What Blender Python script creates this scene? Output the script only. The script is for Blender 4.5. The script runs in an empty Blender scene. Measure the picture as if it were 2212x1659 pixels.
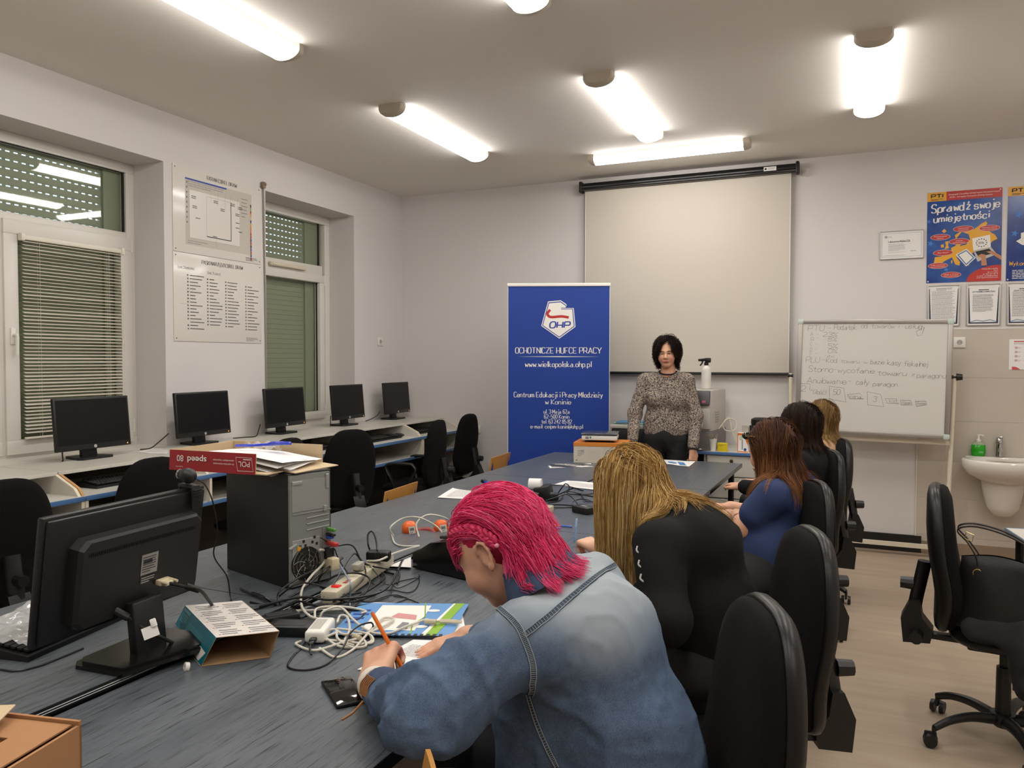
import bpy, bmesh, math, random
import numpy as np
from mathutils import Vector, Matrix, Euler, noise
from mathutils.bvhtree import BVHTree
S = bpy.context.scene
COL = S.collection
PI = math.pi
R_ = math.radians
# ---------------------------------------------------------------- camera, world, exposure
CAMZ = 1.535
_y, _p, _r = R_(-23.7), R_(-1.79), R_(0.08)
_f = Vector((math.sin(_y)*math.cos(_p), math.cos(_y)*math.cos(_p), math.sin(_p)))
_rt = Vector((math.cos(_y), -math.sin(_y), 0)); _up = _rt.cross(_f)
_rt2 = math.cos(_r)*_rt+math.sin(_r)*_up; _up2 = -math.sin(_r)*_rt+math.cos(_r)*_up
cam_d = bpy.data.cameras.new('camera'); cam = bpy.data.objects.new('camera', cam_d); COL.objects.link(cam)
cam.matrix_world = Matrix(((_rt2.x, _up2.x, -_f.x, 0), (_rt2.y, _up2.y, -_f.y, 0), (_rt2.z, _up2.z, -_f.z, CAMZ), (0, 0, 0, 1)))
cam_d.sensor_width = 36; cam_d.lens = 36*1676.6/2212; cam_d.clip_start = .05
S.camera = cam
w = bpy.data.worlds.new('sky'); S.world = w; w.use_nodes = True
w.node_tree.nodes['Background'].inputs[0].default_value = (.75, .87, 1, 1)
w.node_tree.nodes['Background'].inputs[1].default_value = 1.6
S.view_settings.view_transform = 'Standard'; S.view_settings.look = 'None'
S.view_settings.gamma = 1; S.view_settings.use_curve_mapping = False
S.view_settings.exposure = 0.0
LAMP = 22.5      # strength of the luminaires
S.cycles.max_bounces = 8; S.cycles.diffuse_bounces = 5; S.cycles.caustics_reflective = False; S.cycles.caustics_refractive = False
S.cycles.sample_clamp_indirect = 4
# ---------------------------------------------------------------- pixel -> world (camera ray met with a real plane)
def ray(u, v): return (_rt2*((u-1106)/1676.6)+_up2*((829.5-v)/1676.6)+_f)
def onz(u, v, z): d = ray(u, v); return Vector((0, 0, CAMZ))+d*((z-CAMZ)/d.z)
def onx(u, v, x): d = ray(u, v); return Vector((0, 0, CAMZ))+d*(x/d.x)
def ony(u, v, y): d = ray(u, v); return Vector((0, 0, CAMZ))+d*(y/d.y)
def dep(u, v, d): return Vector((0, 0, CAMZ))+ray(u, v)*d
# ---------------------------------------------------------------- materials
def lin(h):
    if isinstance(h, tuple): return h if len(h) == 4 else (*h, 1)
    h = h.lstrip('#'); c = [int(h[i:i+2], 16)/255 for i in (0, 2, 4)]
    return tuple((x/12.92 if x <= .04045 else ((x+.055)/1.055)**2.4) for x in c)+(1,)
_M = {}
def mat(name, col, rough=.5, metal=0, spec=.5, bump=None, var=None, coat=0, sheen=0, sss=0, attr=None, emit=None, alpha=None, trans=0, stretch=None, coatr=.1):
    """bump=(scale,strength) var=(scale,amount,colour2) in object coordinates"""
    if name in _M: return _M[name]
    m = bpy.data.materials.new(name); m.use_nodes = True; nt = m.node_tree; b = nt.nodes['Principled BSDF']
    I = b.inputs; I['Base Color'].default_value = lin(col); I['Roughness'].default_value = rough; I['Metallic'].default_value = metal
    I['Specular IOR Level'].default_value = spec; I['Coat Weight'].default_value = coat; I['Coat Roughness'].default_value = coatr
    if sheen: I['Sheen Weight'].default_value = sheen
    if trans: I['Transmission Weight'].default_value = trans
    if alpha is not None: I['Alpha'].default_value = alpha
    if sss: I['Subsurface Weight'].default_value = sss; I['Subsurface Radius'].default_value = (.02, .008, .004); I['Subsurface Scale'].default_value = 1
    if emit: I['Emission Color'].default_value = lin(emit[0]); I['Emission Strength'].default_value = emit[1]
    L = nt.links.new
    tc = nt.nodes.new('ShaderNodeTexCoord'); src = tc.outputs['Object']
    if stretch:
        mp = nt.nodes.new('ShaderNodeMapping'); mp.inputs['Scale'].default_value = stretch; L(src, mp.inputs[0]); src = mp.outputs[0]
    base = None
    if attr:
        a = nt.nodes.new('ShaderNodeAttribute'); a.attribute_name = attr; base = a.outputs['Color']
    if var:
        n = nt.nodes.new('ShaderNodeTexNoise'); n.inputs['Scale'].default_value = var[0]; n.inputs['Detail'].default_value = 5; L(src, n.inputs['Vector'])
        mr = nt.nodes.new('ShaderNodeMapRange'); L(n.outputs['Fac'], mr.inputs[0]); mr.inputs[1].default_value = .35; mr.inputs[2].default_value = .68
        mr.inputs[3].default_value = 0; mr.inputs[4].default_value = var[1]
        mx = nt.nodes.new('ShaderNodeMix'); mx.data_type = 'RGBA'; L(mr.outputs[0], mx.inputs[0])
        mx.inputs[6].default_value = lin(col); mx.inputs[7].default_value = lin(var[2])
        if base: L(base, mx.inputs[6])
        base = mx.outputs[2]
    if base: L(base, I['Base Color'])
    if bump:
        n = nt.nodes.new('ShaderNodeTexNoise'); n.inputs['Scale'].default_value = bump[0]; n.inputs['Detail'].default_value = 4; L(src, n.inputs['Vector'])
        bp = nt.nodes.new('ShaderNodeBump'); bp.inputs['Strength'].default_value = bump[1]; bp.inputs['Distance'].default_value = .004
        L(n.outputs['Fac'], bp.inputs['Height']); L(bp.outputs[0], I['Normal'])
    _M[name] = m; return m
def glassmat(name, tint=(.82, .9, .85), refl=1.0):
    if name in _M: return _M[name]
    m = bpy.data.materials.new(name); m.use_nodes = True; nt = m.node_tree; nt.nodes.clear(); L = nt.links.new
    o = nt.nodes.new('ShaderNodeOutputMaterial'); t = nt.nodes.new('ShaderNodeBsdfTransparent'); g = nt.nodes.new('ShaderNodeBsdfGlossy')
    f = nt.nodes.new('ShaderNodeFresnel'); f.inputs[0].default_value = 1.6; g.inputs['Roughness'].default_value = .02
    t.inputs[0].default_value = (*tint, 1); mx = nt.nodes.new('ShaderNodeMixShader')
    ge = nt.nodes.new('ShaderNodeNewGeometry'); iv = nt.nodes.new('ShaderNodeMath'); iv.operation = 'SUBTRACT'; iv.inputs[0].default_value = refl; L(ge.outputs['Backfacing'], iv.inputs[1]); iv.use_clamp = True
    ml = nt.nodes.new('ShaderNodeMath'); ml.operation = 'MULTIPLY'; L(f.outputs[0], ml.inputs[0]); L(iv.outputs[0], ml.inputs[1])
    L(ml.outputs[0], mx.inputs[0]); L(t.outputs[0], mx.inputs[1]); L(g.outputs[0], mx.inputs[2]); L(mx.outputs[0], o.inputs[0])
    _M[name] = m; return m
# ---------------------------------------------------------------- mesh builder
def T(x=0, y=0, z=0, rx=0, ry=0, rz=0, s=1): return Matrix.Translation((x, y, z)) @ Euler((R_(rx), R_(ry), R_(rz))).to_matrix().to_4x4() @ Matrix.Diagonal((s, s, s, 1) if not isinstance(s, tuple) else (*s, 1))
def frame(o, x, y):
    x = Vector(x).normalized(); y = Vector(y); y = (y-x*y.dot(x)).normalized(); z = x.cross(y)
    return Matrix(((x.x, y.x, z.x, o[0]), (x.y, y.y, z.y, o[1]), (x.z, y.z, z.z, o[2]), (0, 0, 0, 1)))
class MB:
    def __init__(s, M=None): s.bm = bmesh.new(); s.M = M or Matrix(); s.mi = 0
    def _v(s, p): return s.bm.verts.new(s.M @ Vector(p))
    def face(s, vs):
        try: f = s.bm.faces.new(vs); f.material_index = s.mi; return f
        except ValueError: return None
    def poly(s, pts): return s.face([s._v(p) for p in pts])
    def box(s, c, size, M=None, bev=0, seg=2):
        M = s.M @ Matrix.Translation(c) @ (M or Matrix()) @ Matrix.Diagonal((*size, 1))
        r = bmesh.ops.create_cube(s.bm, size=1, matrix=M); vs = r['verts']
        fs = set(f for v in vs for f in v.link_faces)
        for f in fs: f.material_index = s.mi
        if bev:
            es = list(set(e for v in vs for e in v.link_edges))
            rr = bmesh.ops.bevel(s.bm, geom=es, offset=bev, segments=seg, affect='EDGES', profile=.5)
            for f in rr['faces']: f.material_index = s.mi
        return s
    def bb(s, a, b, bev=0): return s.box([(a[i]+b[i])/2 for i in range(3)], [abs(b[i]-a[i]) for i in range(3)], bev=bev)
    def ring(s, c, ax, ay, r, n, ph=0): return [s._v(Vector(c)+Vector(ax)*(r*math.cos(2*PI*i/n+ph))+Vector(ay)*(r*math.sin(2*PI*i/n+ph))) for i in range(n)]
    def skin(s, A, B):
        n = len(A)
        for i in range(n): s.face((A[i], A[(i+1) % n], B[(i+1) % n], B[i]))
    def cyl(s, p0, p1, r0, r1=None, n=16, caps=True):
        p0 = Vector(p0); p1 = Vector(p1); r1 = r0 if r1 is None else r1
        d = (p1-p0).normalized(); a = d.orthogonal().normalized(); b = d.cross(a)
        A = s.ring(p0, a, b, r0, n); B = s.ring(p1, a, b, r1, n); s.skin(A, B)
        if caps: s.face(A[::-1]); s.face(B)
        return s
    def tube(s, pts, r, n=8, closed=False, rr=None, flat=None):
        pts = [Vector(p) for p in pts]; N = len(pts)
        if N < 2: return s
        rings = []; a = None
        for i in range(N):
            if closed: d = pts[(i+1) % N]-pts[i-1]
            else: d = pts[min(i+1, N-1)]-pts[max(i-1, 0)]
            if d.length < 1e-9: d = Vector((0, 0, 1))
            d.normalize()
            a = (d.orthogonal() if a is None else a-d*a.dot(d))
            if a.length < 1e-6: a = d.orthogonal()
            a.normalize(); b = d.cross(a); q = (rr[i] if rr else r)
            rings.append(s.ring(pts[i], a, b*(flat or 1), q, n))
        for i in range(N-1): s.skin(rings[i], rings[i+1])
        if closed: s.skin(rings[-1], rings[0])
        else: s.face(rings[0][::-1]); s.face(rings[-1])
        return s
    def strap(s, pts, wdir, w, t):
        """a flat band along pts, width w along wdir, thickness t"""
        pts = [Vector(p) for p in pts]; N = len(pts); rs = []
        for i in range(N):
            d = (pts[min(i+1, N-1)]-pts[max(i-1, 0)]).normalized()
            wd = Vector(wdir[i] if isinstance(wdir, list) else wdir); wd = (wd-d*wd.dot(d)).normalized(); nn = d.cross(wd)
            rs.append([s._v(pts[i]+wd*(a*w/2)+nn*(b*t/2)) for a, b in ((-1, -1), (1, -1), (1, 1), (-1, 1))])
        for i in range(N-1): s.skin(rs[i], rs[i+1])
        s.face(rs[0][::-1]); s.face(rs[-1]); return s
    def lathe(s, prof, c=(0, 0, 0), n=24, M=None):
        K = s.M; s.M = s.M @ Matrix.Translation(c) @ (M or Matrix()); rs = []
        for r, z in prof: rs.append(s.ring((0, 0, z), (1, 0, 0), (0, 1, 0), max(r, 1e-4), n))
        for i in range(len(rs)-1): s.skin(rs[i], rs[i+1])
        s.face(rs[0][::-1]); s.face(rs[-1]); s.M = K; return s
    def ell(s, c, r, M=None, u=20, v=12):
        K = s.M @ Matrix.Translation(c) @ (M or Matrix()) @ Matrix.Diagonal((*((r, r, r) if isinstance(r, (int, float)) else r), 1))
        q = bmesh.ops.create_uvsphere(s.bm, u_segments=u, v_segments=v, radius=1, matrix=K)
        for f in set(f for x in q['verts'] for f in x.link_faces): f.material_index = s.mi
        return s
    def prism(s, poly, z0, z1, M=None):
        K = s.M; s.M = s.M @ (M or Matrix()); A = [s._v((x, y, z0)) for x, y in poly]; B = [s._v((x, y, z1)) for x, y in poly]
        s.skin(A, B); s.face(A[::-1]); s.face(B); s.M = K; return s
    def grid(s, fn, nu, nv, thick=None, cu=False):
        V = [[s._v(fn(i/nu, j/nv)) for j in range(nv+1)] for i in range(nu+(0 if cu else 1))]
        n = len(V)
        for i in range(nu):
            for j in range(nv): s.face((V[i][j], V[(i+1) % n][j], V[(i+1) % n][j+1], V[i][j+1]))
        return s
    def text(s, t, size, M, align='CENTER', ex=0, off=0, sx=1, sp=1, sh=0):
        c = bpy.data.curves.new('t', 'FONT'); c.body = t; c.size = size; c.align_x = align; c.extrude = ex; c.offset = off; c.space_character = sp; c.shear = sh
        o = bpy.data.objects.new('t', c); COL.objects.link(o); bpy.context.view_layer.update()
        me = o.to_mesh(); K = s.M @ M @ Matrix.Diagonal((sx, 1, 1, 1)); vs = [s.bm.verts.new(K @ v.co) for v in me.vertices]
        for p in me.polygons: s.face([vs[i] for i in p.vertices])
        o.to_mesh_clear(); bpy.data.objects.remove(o); bpy.data.curves.remove(c); return s
    def build(s, name, m, parent=None, smooth=35, weld=False, **tags):
        if weld: bmesh.ops.remove_doubles(s.bm, verts=s.bm.verts, dist=1e-5)
        bmesh.ops.recalc_face_normals(s.bm, faces=s.bm.faces)
        me = bpy.data.meshes.new(name); s.bm.to_mesh(me); s.bm.free()
        for k in (m if isinstance(m, (list, tuple)) else [m]): me.materials.append(k)
        if smooth and len(me.polygons): me.polygons.foreach_set('use_smooth', [True]*len(me.polygons)); me.set_sharp_from_angle(angle=R_(smooth))
        return link(name, me, parent, **tags)
def link(name, me, parent=None, label=None, cat=None, group=None, kind=None):
    o = bpy.data.objects.new(name, me); COL.objects.link(o)
    if parent is not None:
        o.parent = parent; o.matrix_parent_inverse = parent.matrix_world.inverted()
    if label: o['label'] = label
    if cat: o['category'] = cat
    if group: o['group'] = group
    if kind: o['kind'] = kind
    return o
def thing(name, label, cat, loc=(0, 0, 0), rz=0, group=None):
    o = link(name, None, None, label, cat, group); o.location = loc; o.rotation_euler = (0, 0, R_(rz)); o.empty_display_size = .05
    o.matrix_world = Matrix.Translation(loc) @ Matrix.Rotation(R_(rz), 4, 'Z')
    return o
def dup(o, M, label=None, group=None):
    """copy a thing with its parts and sub-parts; M moves it in world space"""
    def cp(x, par):
        c = x.copy(); COL.objects.link(c)
        if par: c.parent = par
        for k in x.children: cp(k, c)
        return c
    r = cp(o, None); r.matrix_world = M
    if label: r['label'] = label
    if group: r['group'] = group
    return r
def bez(pts, n=12):
    """smooth Catmull-Rom path through pts"""
    P = [Vector(p) for p in pts]; P = [P[0]*2-P[1]]+P+[P[-1]*2-P[-2]]; out = []
    for i in range(1, len(P)-2):
        for k in range(n):
            t = k/n; a, b, c, d = P[i-1:i+3]
            out.append(.5*((2*b)+(c-a)*t+(2*a-5*b+4*c-d)*t*t+(3*b-a-3*c+d)*t**3))
    return out+[P[-2]]
def struct(name, mb, m, **k): return mb.build(name, m, None, kind='structure', **k)
# ================================================================= ROOM
XL, YB, ZC, XR, YF = -4.30, 6.95, 3.215, 2.55, -2.2
M_wall = mat('wall_paint', '#d6d1ce', .85, bump=(9, .12), var=(1.3, .12, '#c9c3be'))
M_ceil = mat('ceiling_paint', '#e4dfd8', .9, bump=(5, .1), var=(1.1, .1, '#d9d3cb'))
M_tile = mat('tile_glazed', '#c3b9ac', .28, var=(3, .35, '#b0a698'), bump=(4, .03))
M_grout = mat('grout', '#cdc5ba', .9)
M_pvc = mat('white_pvc', '#dcd8d0', .35)
M_dark = mat('dark_rubber', '#15140f', .6)
M_black = mat('black_plastic', '#0c0c0c', .45)
M_blackg = mat('black_gloss', '#070708', .12)
M_white = mat('white_plastic', '#e2dfd6', .4)
M_cream = mat('cream_paint', '#d9cfba', .45)
M_paper = mat('white_paper', '#e9e6e2', .8)
M_ink = mat('ink', '#3a3a40', .8)
M_chrome = mat('chrome', '#c8c8c8', .12, 1)
M_alu = mat('aluminium', '#a9a39d', .4, .7)
# floor: beige linoleum with streaks along x
def floor_mat():
    m = mat('linoleum', '#a08e7a', .5, spec=.35, var=(1.8, .6, '#b0a08c'), stretch=(1, 9, 1), bump=(30, .05)); return m
mb = MB(); mb.bb((XL-.4, YF, -.12), (XR+.2, YB+.2, 0)); struct('floor', mb, floor_mat(), smooth=0)
mb = MB(); mb.bb((XL-.4, YF, ZC), (XR+.2, YB+.2, ZC+.15)); struct('ceiling', mb, M_ceil, smooth=0)
# left wall with two deep window recesses (clear through to the outside)
mb = MB(); W = XL-.40
r1, r2, zs, zt = (2.02, 3.908), (4.906, 6.105), .90, 2.877
for a, b in ((YF, r1[0]), (r1[1], r2[0]), (r2[1], YB+.2)): mb.bb((W, a, 0), (XL, b, ZC))
for a, b in (r1, r2): mb.bb((W, a, 0), (XL, b, zs)); mb.bb((W, a, zt), (XL, b, ZC))
struct('wall_left', mb, M_wall, smooth=0)
mb = MB(); mb.bb((XL-.4, YB, 0), (XR+.2, YB+.2, ZC)); struct('wall_back', mb, M_wall, smooth=0)
mb = MB(); mb.bb((XR, YF, 0), (XR+.2, YB, ZC)); struct('wall_right', mb, M_wall, smooth=0)
mb = MB(); mb.bb((XL-.4, YF-.2, 0), (XR+.2, YF, ZC)); struct('wall_front', mb, M_wall, smooth=0)
# window sills inside the recesses
mb = MB()
for a, b in (r1, r2): mb.bb((W+.1, a, .90), (XL+.0, b, .945))
struct('trim_1', mb, M_pvc, smooth=0)
# tiled field at the right of the back wall
mb = MB(); x0 = .478; mb.mi = 1; mb.bb((x0, YB-.008, 0), (XR, YB, 1.775)); mb.mi = 0
xs = [x0+.002, .672]; 
while xs[-1] < XR: xs.append(xs[-1]+.60)
zs_ = [.10, .297, .60, .90, 1.20, 1.475, 1.775]
zs_ = [.0, .15, .45, .745, 1.06, 1.40, 1.775]
for i in range(len(xs)-1):
    for j in range(len(zs_)-1):
        mb.bb((xs[i]+.0015, YB-.011, zs_[j]+.0015), (min(xs[i+1], XR)-.0015, YB-.007, zs_[j+1]-.0015))
mb.mi = 1; mb.bb((x0-.006, YB-.013, 0), (x0+.002, YB, 1.78)); mb.bb((x0-.006, YB-.013, 1.775), (XR, YB, 1.783))
struct('wall_tiles', mb, [M_tile, mat('tile_trim', '#d8d2c8', .4)], smooth=0)
# dark skirting behind the whiteboard, beige cove elsewhere
mb = MB(); mb.bb((-1.0, YB-.02, 0), (x0+.04, YB, .135)); struct('baseboard_back', mb, mat('skirting_black', '#0f0e0d', .5), smooth=0)
mb = MB(); mb.bb((XL, YB-.015, 0), (-1.0, YB, .08)); mb.bb((x0+.04, YB-.02, 0), (XR, YB-.008, .10)); struct('baseboard_side', mb, mat('skirting_beige', '#8c7963', .6), smooth=0)
mb = MB(); mb.bb((XL, YF, 0), (XL+.015, YB, .08)); struct('baseboard_left', mb, _M['skirting_beige'], smooth=0)

# ----------------------------------------------------------------- windows
M_glass = glassmat('window_glass', (.965, .975, .96))
M_shut = mat('shutter_slat', '#8f967f', .5)
XW = -4.58
def bar(mb, y0, y1, z0, z1, x0=XW-.04, x1=XW, bev=.004): mb.bb((x0, y0, z0), (x1, y1, z1), bev=bev)
def rect_frame(mb, y0, y1, z0, z1, t, x0, x1):
    bar(mb, y0, y1, z0, z0+t, x0, x1); bar(mb, y0, y1, z1-t, z1, x0, x1); bar(mb, y0, y0+t, z0+t, z1-t, x0, x1); bar(mb, y1-t, y1, z0+t, z1-t, x0, x1)
def shutter(mb, y0, y1, z0, z1, zopen, x=-4.665):
    """horizontal slats 50 mm; above zopen the slats stand apart and the light slots show"""
    z = z0; n = 0
    while z < z1:
        gap = .012 if z > zopen else 0.0
        h = .043
        mb.box((x, (y0+y1)/2, z+h/2), (.010, y1-y0, h), bev=.003, seg=1)
        if gap:
            y = y0
            while y < y1: mb.bb((x-.003, y, z+h-.002), (x+.003, y+.020, z+h+gap+.001)); y += .050
            z += h+.009
        else: z += h
# window 1
wf = MB(); rect_frame(wf, r1[0], 3.908, .935, 2.877, .065, XW-.06, XW)
bar(wf, 2.055, 3.85, 2.345, 2.405, XW-.06, XW-.005); bar(wf, 2.945, 2.985, .96, 2.36, XW-.06, XW+.004)
w1 = struct('window_1', wf, M_pvc)
for y0, y1 in ((2.07, 2.955), (2.982, 3.862)):
    q = MB(); rect_frame(q, y0, y1, .965, 2.362, .085, XW-.045, XW+.022); sash = q.build('sash', M_pvc, w1)
    q = MB(); q.bb((XW-.03, y0+.08, 1.04), (XW-.024, y1-.08, 2.28)); q.build('pane', M_glass, sash)
q = MB(); q.bb((XW-.03, 2.07, 2.40), (XW-.024, 3.84, 2.81)); q.build('pane', M_glass, w1)
q = MB(); rect_frame(q, 2.07, 3.84, 2.395, 2.82, .012, XW-.03, XW-.012); q.build('gasket', M_dark, w1)
q = MB()
for yy in (3.025, 2.91):
    q.bb((XW+.02, yy-.015, 1.62), (XW+.034, yy+.015, 1.72), bev=.004); q.tube(bez([(XW+.03, yy, 1.675), (XW+.06, yy, 1.675), (XW+.065, yy, 1.65), (XW+.062, yy, 1.56)], 5), .010, 8)
q.build('handle', M_white, w1)
q = MB()
for z in (2.27, 1.03): q.cyl((XW+.01, 3.872, z), (XW+.01, 3.872, z+.09), .010, n=10)
q.build('hinge', M_white, w1)
q = MB(); shutter(q, 2.0, 3.72, .90, 2.9, 2.30); q.bb((-4.70, 3.715, .9), (-4.64, 3.91, 2.88)); q.build('roller_shutter', M_shut, w1)
# window 2
wf = MB(); rect_frame(wf, 4.906, 6.105, .935, 2.877, .075, XW-.06, XW); bar(wf, 4.98, 6.0, 2.30, 2.41, XW-.06, XW-.004)
w2 = struct('window_2', wf, M_pvc)
q = MB(); rect_frame(q, 4.985, 6.0, .985, 2.32, .07, XW-.045, XW+.02); sash = q.build('sash', M_pvc, w2)
q = MB(); q.bb((XW-.03, 5.04, 1.045), (XW-.024, 5.94, 2.27)); q.build('pane', M_glass, sash)
q = MB(); q.bb((XW-.03, 4.98, 2.40), (XW-.024, 5.96, 2.81)); q.build('pane', M_glass, w2)
q = MB(); rect_frame(q, 4.98, 5.965, 2.40, 2.825, .012, XW-.03, XW-.012); rect_frame(q, 5.04, 5.94, 1.045, 2.27, .012, XW-.03, XW-.012); q.build('gasket', M_dark, w2)
q = MB(); q.box((XW+.018, 5.49, 2.357), (.035, .47, .034), bev=.008); q.box((XW+.02, 5.30, 2.357), (.045, .06, .02), bev=.005); q.box((XW+.037, 5.49, 2.352), (.003, .36, .012)); q.build('trickle_vent', M_cream, w2)
q = MB()
for z in (2.23, 1.02): q.cyl((XW+.01, 6.008, z), (XW+.01, 6.008, z+.09), .010, n=10)
q.build('hinge', M_white, w2)
q = MB(); shutter(q, 4.90, 5.82, .90, 2.9, 2.30); q.bb((-4.70, 5.815, .9), (-4.64, 6.106, 2.88)); q.build('roller_shutter', M_shut, w2)
# venetian blind hung on the right sash of window 1
M_slat = mat('blind_slat', '#e4ded0', .35)
vb = thing('venetian_blind', 'cream slatted venetian blind on the left window sash', 'blind', (XW+.04, 3.42, 2.28))
q = MB(); q.box((XW+.04, 3.42, 2.262), (.03, .70, .028), bev=.004)
for yy in (3.075, 3.765): q.box((XW+.045, yy, 2.262), (.04, .024, .045), bev=.005)
q.build('headrail', M_slat, vb)
q = MB(); z = 2.238; n = 0
while z > 1.075:
    q.box((XW+.042, 3.42, z), (.024, .68, .0012), T(ry=20+5*math.sin(n)*.6+random.Random(n).uniform(-3, 3))); z -= .0212; n += 1
q.build('slats', M_slat, vb)
q = MB(); q.box((XW+.042, 3.42, 1.06), (.022, .68, .012), bev=.003); q.build('bottom_rail', M_slat, vb)
q = MB()
for yy in (3.18, 3.66):
    for dx in (-.011, .011): q.tube([(XW+.042+dx, yy, 2.25), (XW+.042+dx, yy, 1.06)], .0008, 4)
for k, dy in enumerate((0, .012, .02)): q.tube(bez([(XW+.062, 3.745, 2.255), (XW+.066, 3.752+dy*.4, 2.0), (XW+.066, 3.748+dy, 1.66+.03*k)], 5), .0014, 5)
q.build('cord', M_slat, vb)
q = MB()
for k, dy in enumerate((0, .012)): q.lathe([(.001, .03), (.004, .03), (.007, 0), (.001, -.001)], (XW+.066, 3.748+dy, 1.64+.02*k), 8)
q.build('tassel', M_slat, vb)
# shutter strap and its winder by the second window
st = thing('shutter_strap', 'grey shutter strap hanging from a wall pulley beside the corel posters', 'strap', (XL, 4.88, 1.2))
q = MB(); q.strap([(XL+.012, 4.872, 2.90), (XL+.008, 4.885, 2.2), (XL+.008, 4.893, 1.22)], (0, 1, 0), .014, .002); q.build('band', mat('strap_grey', '#8b8478', .8), st)
q = MB(); q.box((XL+.02, 4.862, 2.91), (.03, .03, .05), bev=.006); q.cyl((XL+.03, 4.85, 2.915), (XL+.03, 4.875, 2.915), .012); q.build('pulley', mat('old_metal', '#8c7f6a', .5, .6), st)
q = MB(); q.box((XL+.012, 4.905, 1.13), (.024, .05, .19), bev=.006); q.box((XL+.026, 4.905, 1.16), (.006, .022, .10), bev=.002); q.build('winder', M_cream, st)

# ----------------------------------------------------------------- ceiling luminaires
def em(name, c, s):
    m = bpy.data.materials.new(name); m.use_nodes = True; nt = m.node_tree; nt.nodes.clear()
    o = nt.nodes.new('ShaderNodeOutputMaterial'); e = nt.nodes.new('ShaderNodeEmission'); e.inputs[0].default_value = c; e.inputs[1].default_value = s
    nt.links.new(e.outputs[0], o.inputs[0]); return m
M_lamp = em('lamp_diffuser', (1, .965, .92, 1), LAMP)
M_fix = mat('luminaire_body', '#b5aa9a', .5)
def luminaire(L_, W_, label, group, Mx):
    """long ceiling light, its length along local y"""
    t = thing('ceiling_light', label, 'ceiling light', (0, 0, 0), 0, group)
    h = .062; n = 12
    def sec(y, k=1.0):
        return [(W_/2*math.sin(a), y, -.028-h*k*math.cos(a)*.75) for a in [-PI/2+PI*i/n for i in range(n+1)]]
    q = MB(); q.bb((-W_/2+.012, -L_/2+.03, -.03), (W_/2-.012, L_/2-.03, 0)); q.build('tray', M_fix, t)
    q = MB(); A = [q._v(p) for p in sec(-L_/2+.045)]; B = [q._v(p) for p in sec(L_/2-.045)]
    for i in range(n): q.face((A[i], A[i+1], B[i+1], B[i]))
    q.face((A[0], A[-1], B[-1], B[0])); q.face(A); q.face(B[::-1]); q.build('diffuser', M_lamp, t)
    for sgn in (-1, 1):
        q = MB(); rs = []
        for yy, k, z0 in ((L_/2-.05, 1.05, 0), (L_/2-.02, 1.0, 0), (L_/2, .72, 0)):
            s_ = sec(sgn*yy, k); s_ = [(x*(1.02 if k > 1 else k**.3), y, z) for x, y, z in s_]; s_ = [(s_[0][0], s_[0][1], 0)]+s_+[(s_[-1][0], s_[-1][1], 0)]
            rs.append([q._v(p) for p in s_])
        for a, b in ((0, 1), (1, 2)): q.skin(rs[a], rs[b])
        q.face(rs[0]); q.face(rs[2]); q.build('end_cap', M_fix, t)
    return t
lab = {(0, 0): None}
l0 = luminaire(1.36, .185, 'lit ceiling light nearest above the left window, cut by the picture top', 'wide ceiling lights set in three rows', None)
l0.matrix_world = T(-2.81, 2.74, ZC)
for x, y, tx in ((-1.39, 2.74, 'lit ceiling light at the middle of the top edge, only its end in view'),
                 (-2.81, 5.07, 'lit ceiling light left of the middle, its beige end cap towards us'),
                 (-1.39, 5.07, 'lit ceiling light in the middle row, pointing at the projector screen'),
                 (.075, 5.07, 'lit ceiling light furthest right, pointing straight away from us')):
    dup(l0, T(x, y, ZC), tx)
for x, y in ((.075, 2.74), (-2.81, .42), (-1.39, .42), (.075, .42), (1.5, 2.74), (1.5, 5.07), (1.5, .42)):
    dup(l0, T(x, y, ZC), 'ceiling light in the row overhead, out of the picture')
l5 = luminaire(1.28, .13, 'narrow lit ceiling light lying crosswise just above the projector screen', None, None)
l5.matrix_world = T(-1.375, 6.19, ZC, rz=90)
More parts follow.
